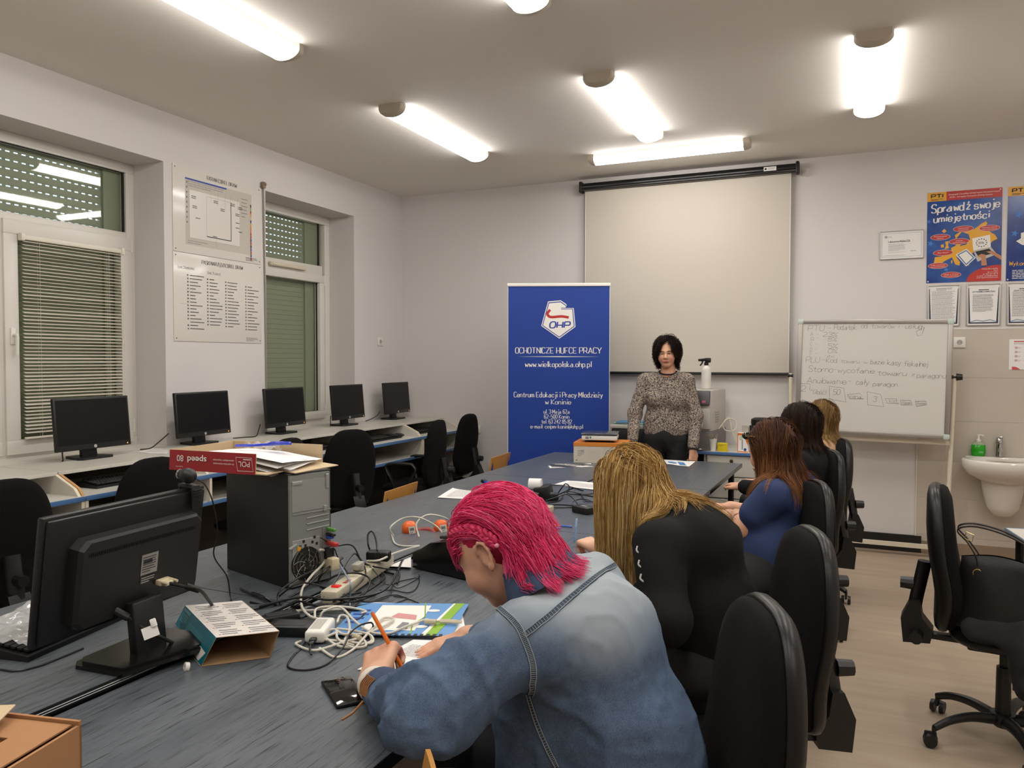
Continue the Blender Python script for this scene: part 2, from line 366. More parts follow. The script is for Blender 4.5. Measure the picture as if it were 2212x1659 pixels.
# ================================================================= FURNITURE
def wood_table_mat():
    m = mat('blue_stained_wood', '#7b838d', .33, spec=.5); nt = m.node_tree; L = nt.links.new; b = nt.nodes['Principled BSDF']
    tc = nt.nodes.new('ShaderNodeTexCoord'); mp = nt.nodes.new('ShaderNodeMapping'); mp.inputs['Scale'].default_value = (9, .9, 9); L(tc.outputs['Object'], mp.inputs[0])
    n0 = nt.nodes.new('ShaderNodeTexNoise'); n0.inputs['Scale'].default_value = 1.4; n0.inputs['Detail'].default_value = 3; L(mp.outputs[0], n0.inputs['Vector'])
    wv = nt.nodes.new('ShaderNodeTexWave'); wv.bands_direction = 'X'; wv.inputs['Scale'].default_value = 1.3; wv.inputs['Distortion'].default_value = 9; wv.inputs['Detail'].default_value = 4; wv.inputs['Detail Scale'].default_value = 1.2; L(mp.outputs[0], wv.inputs[0])
    mp2 = nt.nodes.new('ShaderNodeMapping'); mp2.inputs['Scale'].default_value = (330, 12, 40); L(tc.outputs['Object'], mp2.inputs[0])
    n1 = nt.nodes.new('ShaderNodeTexNoise'); n1.inputs['Scale'].default_value = 1; n1.inputs['Detail'].default_value = 4; L(mp2.outputs[0], n1.inputs['Vector'])
    r1 = nt.nodes.new('ShaderNodeMapRange'); r1.inputs[1].default_value = .47; r1.inputs[2].default_value = .68; L(n1.outputs['Fac'], r1.inputs[0])
    r2 = nt.nodes.new('ShaderNodeMapRange'); r2.inputs[1].default_value = .25; r2.inputs[2].default_value = .8; r2.inputs[3].default_value = .25; L(wv.outputs['Fac'], r2.inputs[0])
    ml = nt.nodes.new('ShaderNodeMath'); ml.operation = 'MULTIPLY'; L(r1.outputs[0], ml.inputs[0]); L(r2.outputs[0], ml.inputs[1])
    m1 = nt.nodes.new('ShaderNodeMix'); m1.data_type = 'RGBA'; L(n0.outputs['Fac'], m1.inputs[0]); m1.inputs[6].default_value = lin('#464c52'); m1.inputs[7].default_value = lin('#666b70')
    m2 = nt.nodes.new('ShaderNodeMix'); m2.data_type = 'RGBA'; L(ml.outputs[0], m2.inputs[0]); L(m1.outputs[2], m2.inputs[6]); m2.inputs[7].default_value = lin('#171b21')
    L(m2.outputs[2], b.inputs['Base Color'])
    bp = nt.nodes.new('ShaderNodeBump'); bp.inputs['Strength'].default_value = .25; bp.inputs['Distance'].default_value = .001; bp.invert = True; L(ml.outputs[0], bp.inputs['Height']); L(bp.outputs[0], b.inputs['Normal'])
    return m
M_top = wood_table_mat()
M_edge = mat('table_edge_black', '#0b0c0e', .22)
M_legs = mat('leg_metal_black', '#141416', .4, .4)
TZ = .75
def table(y0, y1, x0, x1, z, rz, label, group, strip=False):
    cx, cy = (x0+x1)/2, (y0+y1)/2
    t = thing('conference_table', label, 'table', (cx, cy, 0), rz, group)
    w, l = x1-x0, y1-y0; K = t.matrix_world
    q = MB(K); q.box((0, 0, z-.014), (w-.008, l-.003, .028)); q.build('tabletop', M_top, t, smooth=0)
    q = MB(K)
    for sx in (-1, 1): q.box((sx*(w/2-.002), 0, z-.0145), (.006, l-.003, .027), bev=.002)
    for sy in (-1, 1): q.box((0, sy*(l/2-.0025), z-.0155), (w-.004, .003, .027))
    q.build('edge_band', M_edge, t)
    if strip:
        q = MB(K)
        for dz in (-.007, -.0125): q.box((w/2+.0015, 0, z+dz), (.002, l-.004, .0018), bev=.0006)
        q.build('edge_glint', mat('edge_shine', '#c4c5c6', .3), t)  # pale colour paints the shine on the ridges of the black edge
    q = MB(K)
    for sx in (-1, 1): q.box((sx*(w/2-.08), 0, z-.055), (.025, l-.16, .05))
    for sy in (-1, 1): q.box((0, sy*(l/2-.08), z-.055), (w-.16, .025, .05))
    q.build('frame', M_legs, t)
    for sx in (-1, 1):
        for sy in (-1, 1):
            q = MB(K); q.cyl((sx*(w/2-.07), sy*(l/2-.07), 0), (sx*(w/2-.07), sy*(l/2-.07), z-.03), .022, n=14); q.build('leg', M_legs, t)
    return t
G = 'blue-grey tables pushed together into one long table'
def row(ly0, ly1, lx0, lx1, z, label, strip=False):
    a = R_(-.85); cx, cy = (lx0+lx1)/2, (ly0+ly1)/2
    X, Y = -1.600+cx*math.cos(a)-cy*math.sin(a), 1.4+cx*math.sin(a)+cy*math.cos(a); w, l = lx1-lx0, ly1-ly0
    table(Y-l/2, Y+l/2, X-w/2, X+w/2, z, -.85, label, G, strip)
desc = ((-1.25, .53), (.532, 1.93), (1.932, 3.36), (3.362, 4.76))
LA = ['left nearest table carrying the turned monitor and the plastic bag', 'left table carrying the computer tower, its near seam hidden', 'left table reaching past the first wooden chair, almost empty', 'far left table beside the second wooden chair, box and scale on it']
LB = ['right nearest table under the phone and the denim sleeve', 'right table under the blonde writer and the light blue pen', 'right table under the adapters and paper roll device', 'far right table with the free corner in front of the standing woman']
for k, (a, b) in enumerate(desc):
    row(a, b, -.785, -.0035, TZ+(.022 if k < 2 else .002), LA[k], k < 3)
    row(a, b-(.07 if k == 3 else 0), .0025, .772, TZ, LB[k])

# ----------------------------------------------------------------- computer desks along the window wall
M_lam = mat('laminate_grey', '#c9c5bb', .35, var=(4, .15, '#b9b4a8'))
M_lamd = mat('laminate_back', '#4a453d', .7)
M_blue = mat('blue_edge', '#4c6f9c', .35)
M_chip = mat('chipboard', '#b98b57', .8)
def desk(y0, y1, label, chip=False, single=False):
    t = thing('computer_desk', label, 'desk', (-3.95, (y0+y1)/2, 0), 0, 'grey computer desks along the window wall')
    q = MB(); q.bb((-4.295, y0+.001, .927), (-3.80, y1-.001, .945), bev=.0015); q.build('monitor_shelf', M_lam, t, smooth=0)
    q = MB(); q.bb((-4.29, y0+.001, .812), (-3.603, y1-.001, .830)); q.build('worktop', M_lam, t, smooth=0)
    q = MB(); q.bb((-3.603, y0+.001, .806), (-3.596, y1-.001, .831), bev=.002); q.bb((-3.603, y0+.001, .640), (-3.596, y1-.001, .664), bev=.002); q.build('edge_strip', M_blue, t)
    q = MB(); q.bb((-4.2, y0+.02, .645), (-3.603, y1-.02, .661)); q.build('lower_shelf', M_lam, t, smooth=0)
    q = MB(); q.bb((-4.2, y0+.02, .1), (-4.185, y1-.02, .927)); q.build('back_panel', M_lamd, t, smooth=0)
    ys = [y0+.001, y1-.017] + ([] if single else [(y0+y1)/2-.008])
    for k, y in enumerate(ys):
        q = MB(); q.M = Matrix(); q.mi = 0
        M = Matrix(((1, 0, 0, 0), (0, 0, 1, 0), (0, 1, 0, 0), (0, 0, 0, 1)))
        q.prism([(-4.19, .83), (-3.635, .83), (-3.665, .865), (-3.805, .927), (-4.19, .927)] if True else [], y, y+.016, M)
        q.bb((-4.185, y, .661), (-3.606, y+.016, .812))
        q.mi = 1; e = .0015
        if chip and k == 0: q.mi = 2
        q.prism([(-3.635, .83), (-3.626, .83), (-3.658, .868), (-3.797, .931), (-3.805, .927), (-3.665, .865)], y, y+.016, M)
        q.mi = 1; q.bb((-3.606, y-.001, .664), (-3.600, y+.017, .806)); 
        q.build('divider', [M_lam, M_cream, M_chip], t, smooth=0)
    for y in (y0+.03, y1-.05):
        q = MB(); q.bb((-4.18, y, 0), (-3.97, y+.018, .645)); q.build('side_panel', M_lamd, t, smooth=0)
    return t
desk(1.035, 2.748, 'grey computer desk behind the nearest black chair, cut by the left edge')
desk(2.752, 4.455, 'grey computer desk under the first two monitors, with a chipped divider edge', True)
desk(4.459, 6.172, 'grey computer desk under the third and fourth monitors, open lower compartments')
desk(6.176, 6.945, 'short grey computer desk in the corner under the last monitor', single=True)

# ----------------------------------------------------------------- monitors on the desks
M_scr = mat('screen_black', '#0a0a09', .35, spec=.3)
M_led = em('led_orange', (1, .35, .08, 1), 3)
M_logo = mat('logo_silver', '#c9c9c9', .3, .5)
def hp_logo(q, M, r):
    q.lathe([(r, 0), (r, .0006), (r*.9, .0008)], n=20, M=M)
def make_monitor(label, group):
    """front faces +x, base centre at the origin"""
    t = thing('desk_monitor', label, 'monitor', (0, 0, 0), 0, group)
    TM = T(.03, 0, .212, ry=-5)
    q = MB(TM); q.box((0, 0, 0), (.022, .497, .306), bev=.005); q.box((-.022, 0, -.01), (.03, .30, .19), bev=.012); q.build('housing', M_black, t)
    q = MB(TM); q.box((.0112, 0, .010), (.001, .472, .262)); q.build('screen', M_scr, t)
    q = MB(TM); hp_logo(q, T(.0112, 0, -.138, ry=90), .010); q.build('logo', M_logo, t)
    q = MB(TM); q.box((.0115, .222, -.140), (.001, .005, .006)); q.build('power_light', M_led, t)
    q = MB(); q.box((-.012, 0, .055), (.03, .10, .11), T(ry=-6), bev=.006); q.build('neck', M_black, t)
    q = MB(); q.prism([(-.10, -.08), (.05, -.115), (.075, -.10), (.075, .10), (.05, .115), (-.10, .08)], 0, .014); q.build('base', M_black, t)
    return t
mons = [(3.215, 'desk monitor with orange power light in front of the left window', 0), (4.07, 'desk monitor below the corel posters, to the right of the left window', 1.5), (4.92, 'desk monitor in front of the right window', 3), (5.76, 'desk monitor second from the corner, just right of the right window', 2), (6.57, 'last desk monitor in the corner, nearest the back wall', 3)]
mo = None
for y, lb, a in mons:
    M = T(-4.165, y, .945, rz=a)
    if mo is None: mo = make_monitor(lb, 'monitors on the window desks'); mo.matrix_world = M
    else: dup(mo, M, lb)
# power cables hanging behind the monitors
for k, (y, pts) in enumerate([(3.215, [(-.1, -.10, .09), (-.06, -.13, .03), (0.0, -.17, .003), (.02, -.19, .003)]), (4.07, [(-.03, -.24, .09), (-.05, -.30, .04), (-.06, -.36, .003), (-.05, -.45, .003)]),
        (4.92, [(.0, -.245, .09), (-.01, -.26, .03), (.02, -.32, .004), (.0, -.42, .004), (-.03, -.5, .003)]), (5.76, [(-.05, -.14, .09), (-.03, -.17, .03), (-.06, -.13, .003), (-.1, -.05, .003)]), (6.57, [(.0, -.245, .09), (-.01, -.28, .05), (-.04, -.34, .02), (-.06, -.40, .003)])]):
    q = MB(); q.tube([(x-4.165, y+dy, .945+z+.003) for x, dy, z in bez(pts, 8)], .004, 6)
    q.build('monitor_cable', M_dark, None, label=['black cable hanging from the monitor in front of the left window', 'black cable at the left of the monitor below the posters', 'black cable curling left of the monitor before the right window', 'black cable under the second monitor from the corner', 'black cable with inline plug left of the corner monitor'][k], cat='cable', group='cables behind the desk monitors')
# keyboards on the worktops
M_key = mat('key_black', '#161513', .5)
def make_keyboard(label, cat='keyboard', group=None, L_=.455, W_=.165):
    """long side along local x, near edge towards -y"""
    t = thing('keyboard', label, cat, (0, 0, 0), 0, group)
    q = MB(); A = [(-W_/2, 0), (W_/2, 0), (W_/2, .028), (W_/2-.02, .030), (-W_/2, .013)]
    q.prism(A, -L_/2, L_/2, Matrix(((0, 0, 1, 0), (1, 0, 0, 0), (0, 1, 0, 0), (0, 0, 0, 1)))); q.build('case', M_black, t)
    q = MB(); R = random.Random(3); rows = [(-.062, [1.3, 1.3, 6.2, 1.3, 1.3, 1.3]), (-.042, [2.4]+[1]*10+[2.4]), (-.022, [1.8]+[1]*11+[2.0]), (-.002, [1.5]+[1]*12+[1.5]), (.018, [1]*13+[2]), (.045, [1, 0, 1, 1, 1, 1, 0, 1, 1, 1, 1, 0, 1, 1, 1])]
    def key(x0, x1, y): q.box(((x0+x1)/2, y, .016+(y+.08)*.1+.006), (x1-x0-.003, .0165, .008), T(rx=5), bev=.0015, seg=1)
    for y, ws in rows:
        tot = sum(w_ or .5 for w_ in ws); x = -L_/2+.012; u = .275/tot
        for w_ in ws:
            if w_: key(x, x+w_*u, y)
            x += (w_ or .5)*u
    for y in (-.062, -.042, -.022, -.002, .018, .045):
        for i in range(3):
            if y in (-.062, .018, -.042, .045) and not (y == -.042 and i != 1): key(.068+i*.0195, .068+(i+1)*.0195, y)
        for i in range(4): key(.135+i*.0195, .135+(i+1)*.0195, y) if y < .03 else None
    q.build('keys', M_key, t); return t
kb = None
for y, x, lb in ((3.16, -3.83, 'black keyboard under the shelf below the first monitor'), (4.20, -3.83, 'black keyboard on the desk under the second monitor'), (4.93, -3.83, 'black keyboard under the third monitor, mouse beside it'), (5.77, -3.80, 'black keyboard under the shelf of the fourth monitor'), (6.55, -3.82, 'black keyboard in the corner desk recess')):
    M = T(x, y, .8305, rz=90)
    if kb is None: kb = make_keyboard(lb, 'keyboard', 'keyboards on the window desks'); kb.matrix_world = M
    else: dup(kb, M, lb)
q = MB(); q.ell((-3.80, 5.235, .848), (.055, .03, .016)); q.build('mouse', M_black, None, label='black mouse beside the keyboard under the third monitor', cat='mouse')
q = MB(); q.ell((-3.78, 6.05, .848), (.055, .03, .016)); q.build('mouse', M_black, None, label='black mouse beside the keyboard under the fourth monitor', cat='mouse')

# ----------------------------------------------------------------- office chairs
M_fab = mat('chair_fabric', '#0b0a09', .95, bump=(500, .25), spec=.2)
M_rim = mat('chair_shell', '#0d0c0b', .38, spec=.35)
def back_outline(n=48):
    P = []
    for i in range(n):
        a = 2*PI*i/n; c, s = math.cos(a), math.sin(a)
        e = .62 if s > 0 else .5
        x = math.copysign(abs(c)**e, c)*.218*(1-.10*max(s, 0)); z = math.copysign(abs(s)**(.78 if s > 0 else .6), s)*.29
        P.append((x, z))
    return P
def make_chair(label, group=None, arms=False, shell=True):
    """faces local +y; back rest at -y; seat 0.47 m"""
    t = thing('office_chair', label, 'chair', (0, 0, 0), 0, group)
    O = back_outline(); zc = .735
    def by(x, z): return -.235+.30*x*x-.045*(z-zc)+.022*math.exp(-((z-.60)/.12)**2)
    def layers(q, L_):
        rs = []
        for s_, d in L_: rs.append([q._v((x*s_, by(x*s_, zc+z*s_)+d, zc+z*s_)) for x, z in O])
        for a, b in zip(rs, rs[1:]): q.skin(a, b)
        q.face(rs[0]); q.face(rs[-1]); return q
    q = layers(MB(), [(.05, .062), (.5, .060), (.82, .052), (.95, .038), (.985, .022), (.97, .004), (.5, .0), (.05, 0)]); q.build('backrest', M_fab, t, smooth=60)
    q = MB()
    if shell: layers(q, [(.985, .012), (1.0, .010), (1.012, -.002), (1.005, -.016), (.95, -.030), (.85, -.036), (.5, -.042), (.05, -.042)])
    else: layers(q, [(.97, .006), (.985, .0), (.97, -.012), (.85, -.022), (.5, -.028), (.05, -.028)])
    q.build('back_shell', M_rim if shell else M_fab, t, smooth=60)
    # seat: cushion on a shallow shell
    SO = [(math.copysign(abs(math.cos(a))**.6, math.cos(a))*.235, math.copysign(abs(math.sin(a))**.65, math.sin(a))*.225+.03) for a in [2*PI*i/40 for i in range(40)]]
    q = MB(); rs = [[q._v((x*s_, .03+(y-.03)*s_, z-(.05*max(0, (y-.17))*4 if z > .44 else 0))) for x, y in SO] for s_, z in ((.1, .495), (.7, .49), (.93, .478), (1, .455), (.99, .44), (.5, .44))]
    for a, b in zip(rs, rs[1:]): q.skin(a, b)
    q.face(rs[0]); q.face(rs[-1]); q.build('seat', M_fab, t, smooth=60)
    q = MB(); rs = [[q._v((x*s_, .03+(y-.03)*s_, z)) for x, y in SO] for s_, z in ((1.0, .452), (1.005, .44), (.93, .425), (.75, .412), (.2, .41))]
    for a, b in zip(rs, rs[1:]): q.skin(a, b)
    q.face(rs[0]); q.face(rs[-1]); q.build('seat_shell', M_rim, t, smooth=60)
    q = MB(); q.box((0, -.02, .395), (.16, .22, .035), bev=.01); q.box((0, -.20, .395), (.055, .22, .022), bev=.004)
    q.tube(bez([(0, -.30, .40), (0, -.325, .43), (0, -.318, .52), (0, -.300, .62), (0, -.285, .70)], 5), .022, 10, flat=1.5)
    q.prism([(-.36, .36), (-.26, .37), (-.25, .42), (-.29, .47), (-.30, .54), (-.335, .54), (-.37, .46)], -.045, .045, Matrix(((0, 0, 1, 0), (1, 0, 0, 0), (0, 1, 0, 0), (0, 0, 0, 1)))); q.build('back_bracket', M_black, t)
    for p0, p1 in (((0, -.325, .60), (0, -.375, .60)), ((.045, -.31, .40), (.105, -.31, .40))):
        q = MB(); q.cyl(p0, p1, .027, .024, 10); q.build('knob', M_black, t)
    q = MB(); q.cyl((0, 0, .30), (0, 0, .40), .016); q.cyl((0, 0, .11), (0, 0, .31), .028, .026); q.build('column', M_black, t)
    q = MB(); q.lathe([(.045, .125), (.045, .085), (.03, .07), (.001, .07)]); q.build('hub', M_black, t)
    for k in range(5):
        a = 2*PI*k/5+.3; K = Matrix.Rotation(a, 4, 'Z')
        q = MB(K); q.tube(bez([(.03, 0, .10), (.13, 0, .113), (.22, 0, .103), (.29, 0, .075)], 5), .02, 10, rr=[.026-.010*i/15 for i in range(16)], flat=.8)
        leg = q.build('leg', M_black, t)
        q = MB(K @ T(.292, 0, 0, rz=37*k)); q.cyl((0, 0, .045), (0, 0, .08), .008, n=8); q.box((-.012, 0, .046), (.045, .012, .03), bev=.005)
        for s_ in (-1, 1): q.cyl((-.012, s_*.010, .027), (-.012, s_*.027, .027), .027, .024, 16)
        q.build('caster', M_black, leg)
    if arms:
        for s_ in (-1, 1):
            q = MB(); q.tube(bez([(s_*.20, .02, .42), (s_*.27, -.02, .45), (s_*.275, -.12, .60), (s_*.275, -.11, .655), (s_*.275, -.06, .67), (s_*.275, .10, .665), (s_*.275, .13, .63), (s_*.275, .09, .55), (s_*.25, .06, .46), (s_*.20, .04, .42)], 6), .013, 8, flat=1.4)
            q.build('armrest', M_black, t)
    return t
def seat_at(u, v, rz, dz=0):
    """chair matrix whose back-rest top (1.025 m high) stands at the point seen at u, v"""
    p = onz(u, v, 1.025); f = Vector((-math.sin(R_(rz)), math.cos(R_(rz)), 0)); p = p+f*.275
    return T(p.x, p.y, 0, rz=rz)
GL = 'black office chairs at the window desks'
cA = make_chair('black office chair cut by the left edge of the picture, before the first monitor', GL, shell=False); cA.matrix_world = seat_at(20, 1035, 84)
for u, v, a, lb in ((345, 987, 86, 'black office chair between the turned monitor and the first keyboard'), (636, 945, 96, 'black office chair showing only its edge right of the cardboard lid'), (765, 927, 66, 'black office chair seen squarely from behind, left of the wooden chair')):
    dup(cA, seat_at(u, v, a), lb)
cE = make_chair('black office chair with a looped armrest before the fourth monitor', GL, arms=True, shell=False); cE.matrix_world = seat_at(957, 906, 100)
dup(cA, seat_at(1022, 893, 92), 'black office chair nearest the blue roll-up banner')
GS = 'black office chairs with glossy rims in the row of students'
c1 = make_chair('black office chair lowest at the bottom of the picture, behind the denim jacket', GS); c1.matrix_world = seat_at(1688, 1300, 114)
for u, v, a, lb in ((1774, 1142, 112, 'black office chair behind the blonde student in black'), (1781, 1039, 110, 'black office chair behind the student in the blue shirt'), (1810, 973, 108, 'black office chair behind the dark-haired student in black'), (1832, 948, 104, 'black office chair behind the last student, nearest the whiteboard')):
    dup(c1, seat_at(u, v, a), lb)
cR = dup(c1, T(.57, 3.60, 0, rz=-96), 'black office chair at the right edge with a handbag and coat on it')
if 'group' in cR: del cR['group']

# ----------------------------------------------------------------- wooden chairs
M_ply = mat('beech_ply', '#c08a45', .35, var=(6, .5, '#a87335'), stretch=(1, 6, 1))
M_bluem = mat('blue_steel', '#1d3f9e', .4, .3)
def make_wood(label, group):
    t = thing('wooden_chair', label, 'chair', (0, 0, 0), 0, group)
    def bl(u, v, d): x = (u-.5)*.40; return (x, -.19+.4*x*x-.03*v+d, .63+.17*v-.25*x*x*(1 if v > .5 else -1)*.6)
    q = MB(); N = 14
    F = [[q._v(bl(i/N, j/6, .004)) for j in range(7)] for i in range(N+1)]; B = [[q._v(bl(i/N, j/6, -.004)) for j in range(7)] for i in range(N+1)]
    for i in range(N):
        for j in range(6): q.face((F[i][j], F[i+1][j], F[i+1][j+1], F[i][j+1])); q.face((B[i][j], B[i][j+1], B[i+1][j+1], B[i+1][j]))
    for i in range(N): q.face((F[i][0], B[i][0], B[i+1][0], F[i+1][0])); q.face((F[i][6], F[i+1][6], B[i+1][6], B[i][6]))
    for j in range(6): q.face((F[0][j], F[0][j+1], B[0][j+1], B[0][j])); q.face((F[N][j], B[N][j], B[N][j+1], F[N][j+1]))
    q.build('backrest', M_ply, t)
    q = MB()
    for s_ in (-1, 1):
        q.cyl((s_*.165, -.175, .72), (s_*.165, -.197, .722), .006, n=10)
    q.build('rivet', M_chrome, t)
    q = MB(); q.grid(lambda u, v: ((u-.5)*.38, -.17+v*.37, .445-.03*math.sin(PI*u)*.4-.05*max(0, v-.8)), 12, 12); q.grid(lambda u, v: ((u-.5)*.38, -.17+v*.37, .436-.03*math.sin(PI*u)*.4-.05*max(0, v-.8)), 12, 12); q.build('seat', M_ply, t)
    for s_ in (-1, 1):
        q = MB(); q.tube(bez([(s_*.175, .17, .01), (s_*.175, .15, .42), (s_*.175, .10, .425), (s_*.175, -.14, .425), (s_*.175, -.17, .46), (s_*.172, -.185, .60), (s_*.170, -.195, .76)], 6), .011, 8); q.build('side_frame', M_bluem, t)
        q = MB(); q.tube([(s_*.175, -.13, .425), (s_*.175, -.22, .01)], .011, 8); q.build('rear_leg', M_bluem, t)
    q = MB(); q.tube([(-.175, .165, .2), (.175, .165, .2)], .009); q.tube([(-.175, -.17, .2), (.175, -.17, .2)], .009); q.build('stretcher', M_bluem, t)
    return t
GW = 'wooden chairs with blue steel frames at the long table'
wc = make_wood('wooden chair with curved ply back, left of the table beyond the tower', GW); wc.matrix_world = T(-2.605, 3.86, 0, rz=94)
dup(wc, T(-2.70, 5.47, 0, rz=93), 'wooden chair by the foot of the blue banner')
dup(wc, T(-.765, .895, 0, rz=120, s=1.06), 'wooden chair tucked under the table at the bottom edge, only an edge showing')
# ================================================================= LETTERING AND FLAT PRINT
# stroke alphabet: two digits = x,y ; baseline y=2, x-height 6, capitals 9 ; '~' smooth stroke
GL_ = {'a': '~15 36 45 43/45 42 52/~43 32 12 03 14 44', 'b': '09 02/~04 16 36 45 43 32 12 03', 'c': '~45 36 16 05 03 12 32 43', 'd': '~44 36 16 05 03 12 32 43/49 42 52', 'e': '~04 44 45 36 16 05 03 12 32 43', 'f': '~48 39 28 27/27 22/06 46', 'g': '~44 36 16 05 03 12 32 43/~46 41 30 10 01', 'h': '09 02/~04 16 36 45 44/44 42', 'i': '16 12/18 19', 'j': '~26 21 10 00/28 29', 'k': '09 02/36 04 42', 'l': '19 12', 'm': '06 02/~05 16 26 35/35 32/~35 46 56 65/65 62', 'n': '06 02/~05 16 36 45/45 42', 'o': '~16 05 03 12 32 43 45 36 16', 'p': '06 00/~05 16 36 45 43 32 12 03', 'r': '06 02/~04 15 26 36', 's': '~45 36 16 05 14 34 43 32 12 03', 't': '~28 23 32 42/06 46', 'u': '06 03/~03 12 32 43/46 42', 'v': '06 22 46', 'w': '06 12 25 42 56', 'x': '06 42/46 02', 'y': '06 22/46 10 00', 'z': '06 46 02 42',
 'A': '02 39 62/14 54', 'B': '02 09/~09 39 48 46 35 05/~35 54 53 42 02', 'C': '~58 49 19 07 04 12 42 53', 'D': '02 09/~09 39 57 54 32 02', 'E': '59 09 02 52/05 45', 'F': '59 09 02/05 45', 'G': '~58 49 19 07 04 12 42 53/35 55 52', 'H': '09 02/59 52/05 55', 'I': '09 02', 'J': '~39 33 22 12 03', 'K': '09 02/59 05 52', 'L': '09 02 52', 'M': '02 09 34 69 62', 'N': '02 09 52 59', 'O': '~19 07 04 12 42 54 57 49 19', 'P': '02 09/~09 49 58 56 45 05', 'R': '02 09/~09 49 58 56 45 05/35 62', 'S': '~58 49 19 07 16 45 53 42 12 03', 'T': '09 69/39 32', 'U': '09 04/~04 12 42 54/54 59', 'V': '09 32 69', 'W': '09 12 37 52 69', 'Y': '09 35 69/35 32', 'Z': '09 59 02 52',
 '0': '~19 07 04 12 32 44 47 39 19', '1': '07 29 22', '2': '~08 19 39 48 46 02/02 52', '3': '~08 19 39 48 47 26/~26 45 43 32 12 03', '4': '32 39 04 44', '5': '49 09 06/~06 36 45 43 32 12 03', '6': '~48 39 19 07 04 12 32 43 45 36 16 04', '7': '09 49 12', '8': '~26 07 19 39 47 26 05 03 12 32 43 45 26', '9': '~47 36 16 07 19 39 47 44 32 12',
 '-': '05 35', '.': '02 12', ',': '12 01', ':': '02 12/05 15', '%': '59 02/~08 19 28 17 08/~33 42 53 44 33', '(': '~29 07 04 22', ')': '~09 27 24 02', '@': '~54 43 33 24 25 36 46 55 53 63 75 77 59 29 07 03 21 51', '"': '19 17/39 37', '/': '00 49', '&': '52 07 19 38 04 12 32 54'}
for a, b, c in (('ą', 'a', '/~42 31 41'), ('ć', 'c', '/27 39'), ('ę', 'e', '/~32 21 31'), ('ł', 'l', '/04 26'), ('ń', 'n', '/27 39'), ('ó', 'o', '/27 39'), ('ś', 's', '/27 39'), ('ź', 'z', '/27 39'), ('ż', 'z', '/28 29'), ('Ę', 'E', '/~52 40 50')): GL_[a] = GL_[b]+c
def glyphs(t, sp=1.6, space=3.2):
    """list of (char, polylines in glyph units) laid out from x=0; returns them and the total width"""
    out = []; x = 0
    for ch in t:
        if ch == ' ': x += space; continue
        g = GL_.get(ch)
        if g is None: x += space; continue
        mx = 0
        for st in g.split('/'):
            sm = st[0] == '~'; P = [(int(k[0]), int(k[1])-2) for k in st.strip('~').split()]
            mx = max(mx, max(p[0] for p in P)); P = [(p[0]+x, p[1]) for p in P]
            if sm and len(P) > 2: P = [(v.x, v.y) for v in bez([(a, b, 0) for a, b in P], 5)]
            out.append((P, sm))
        x += mx+sp
    return out, x-sp
def aff(o, X, Y):
    """sheet matrix that keeps a skewed outline: X and Y need not be square"""
    X = Vector(X).normalized(); Y = Vector(Y).normalized(); Z = X.cross(Y).normalized()
    return Matrix(((X.x, Y.x, Z.x, o[0]), (X.y, Y.y, Z.y, o[1]), (X.z, Y.z, Z.z, o[2]), (0, 0, 0, 1)))
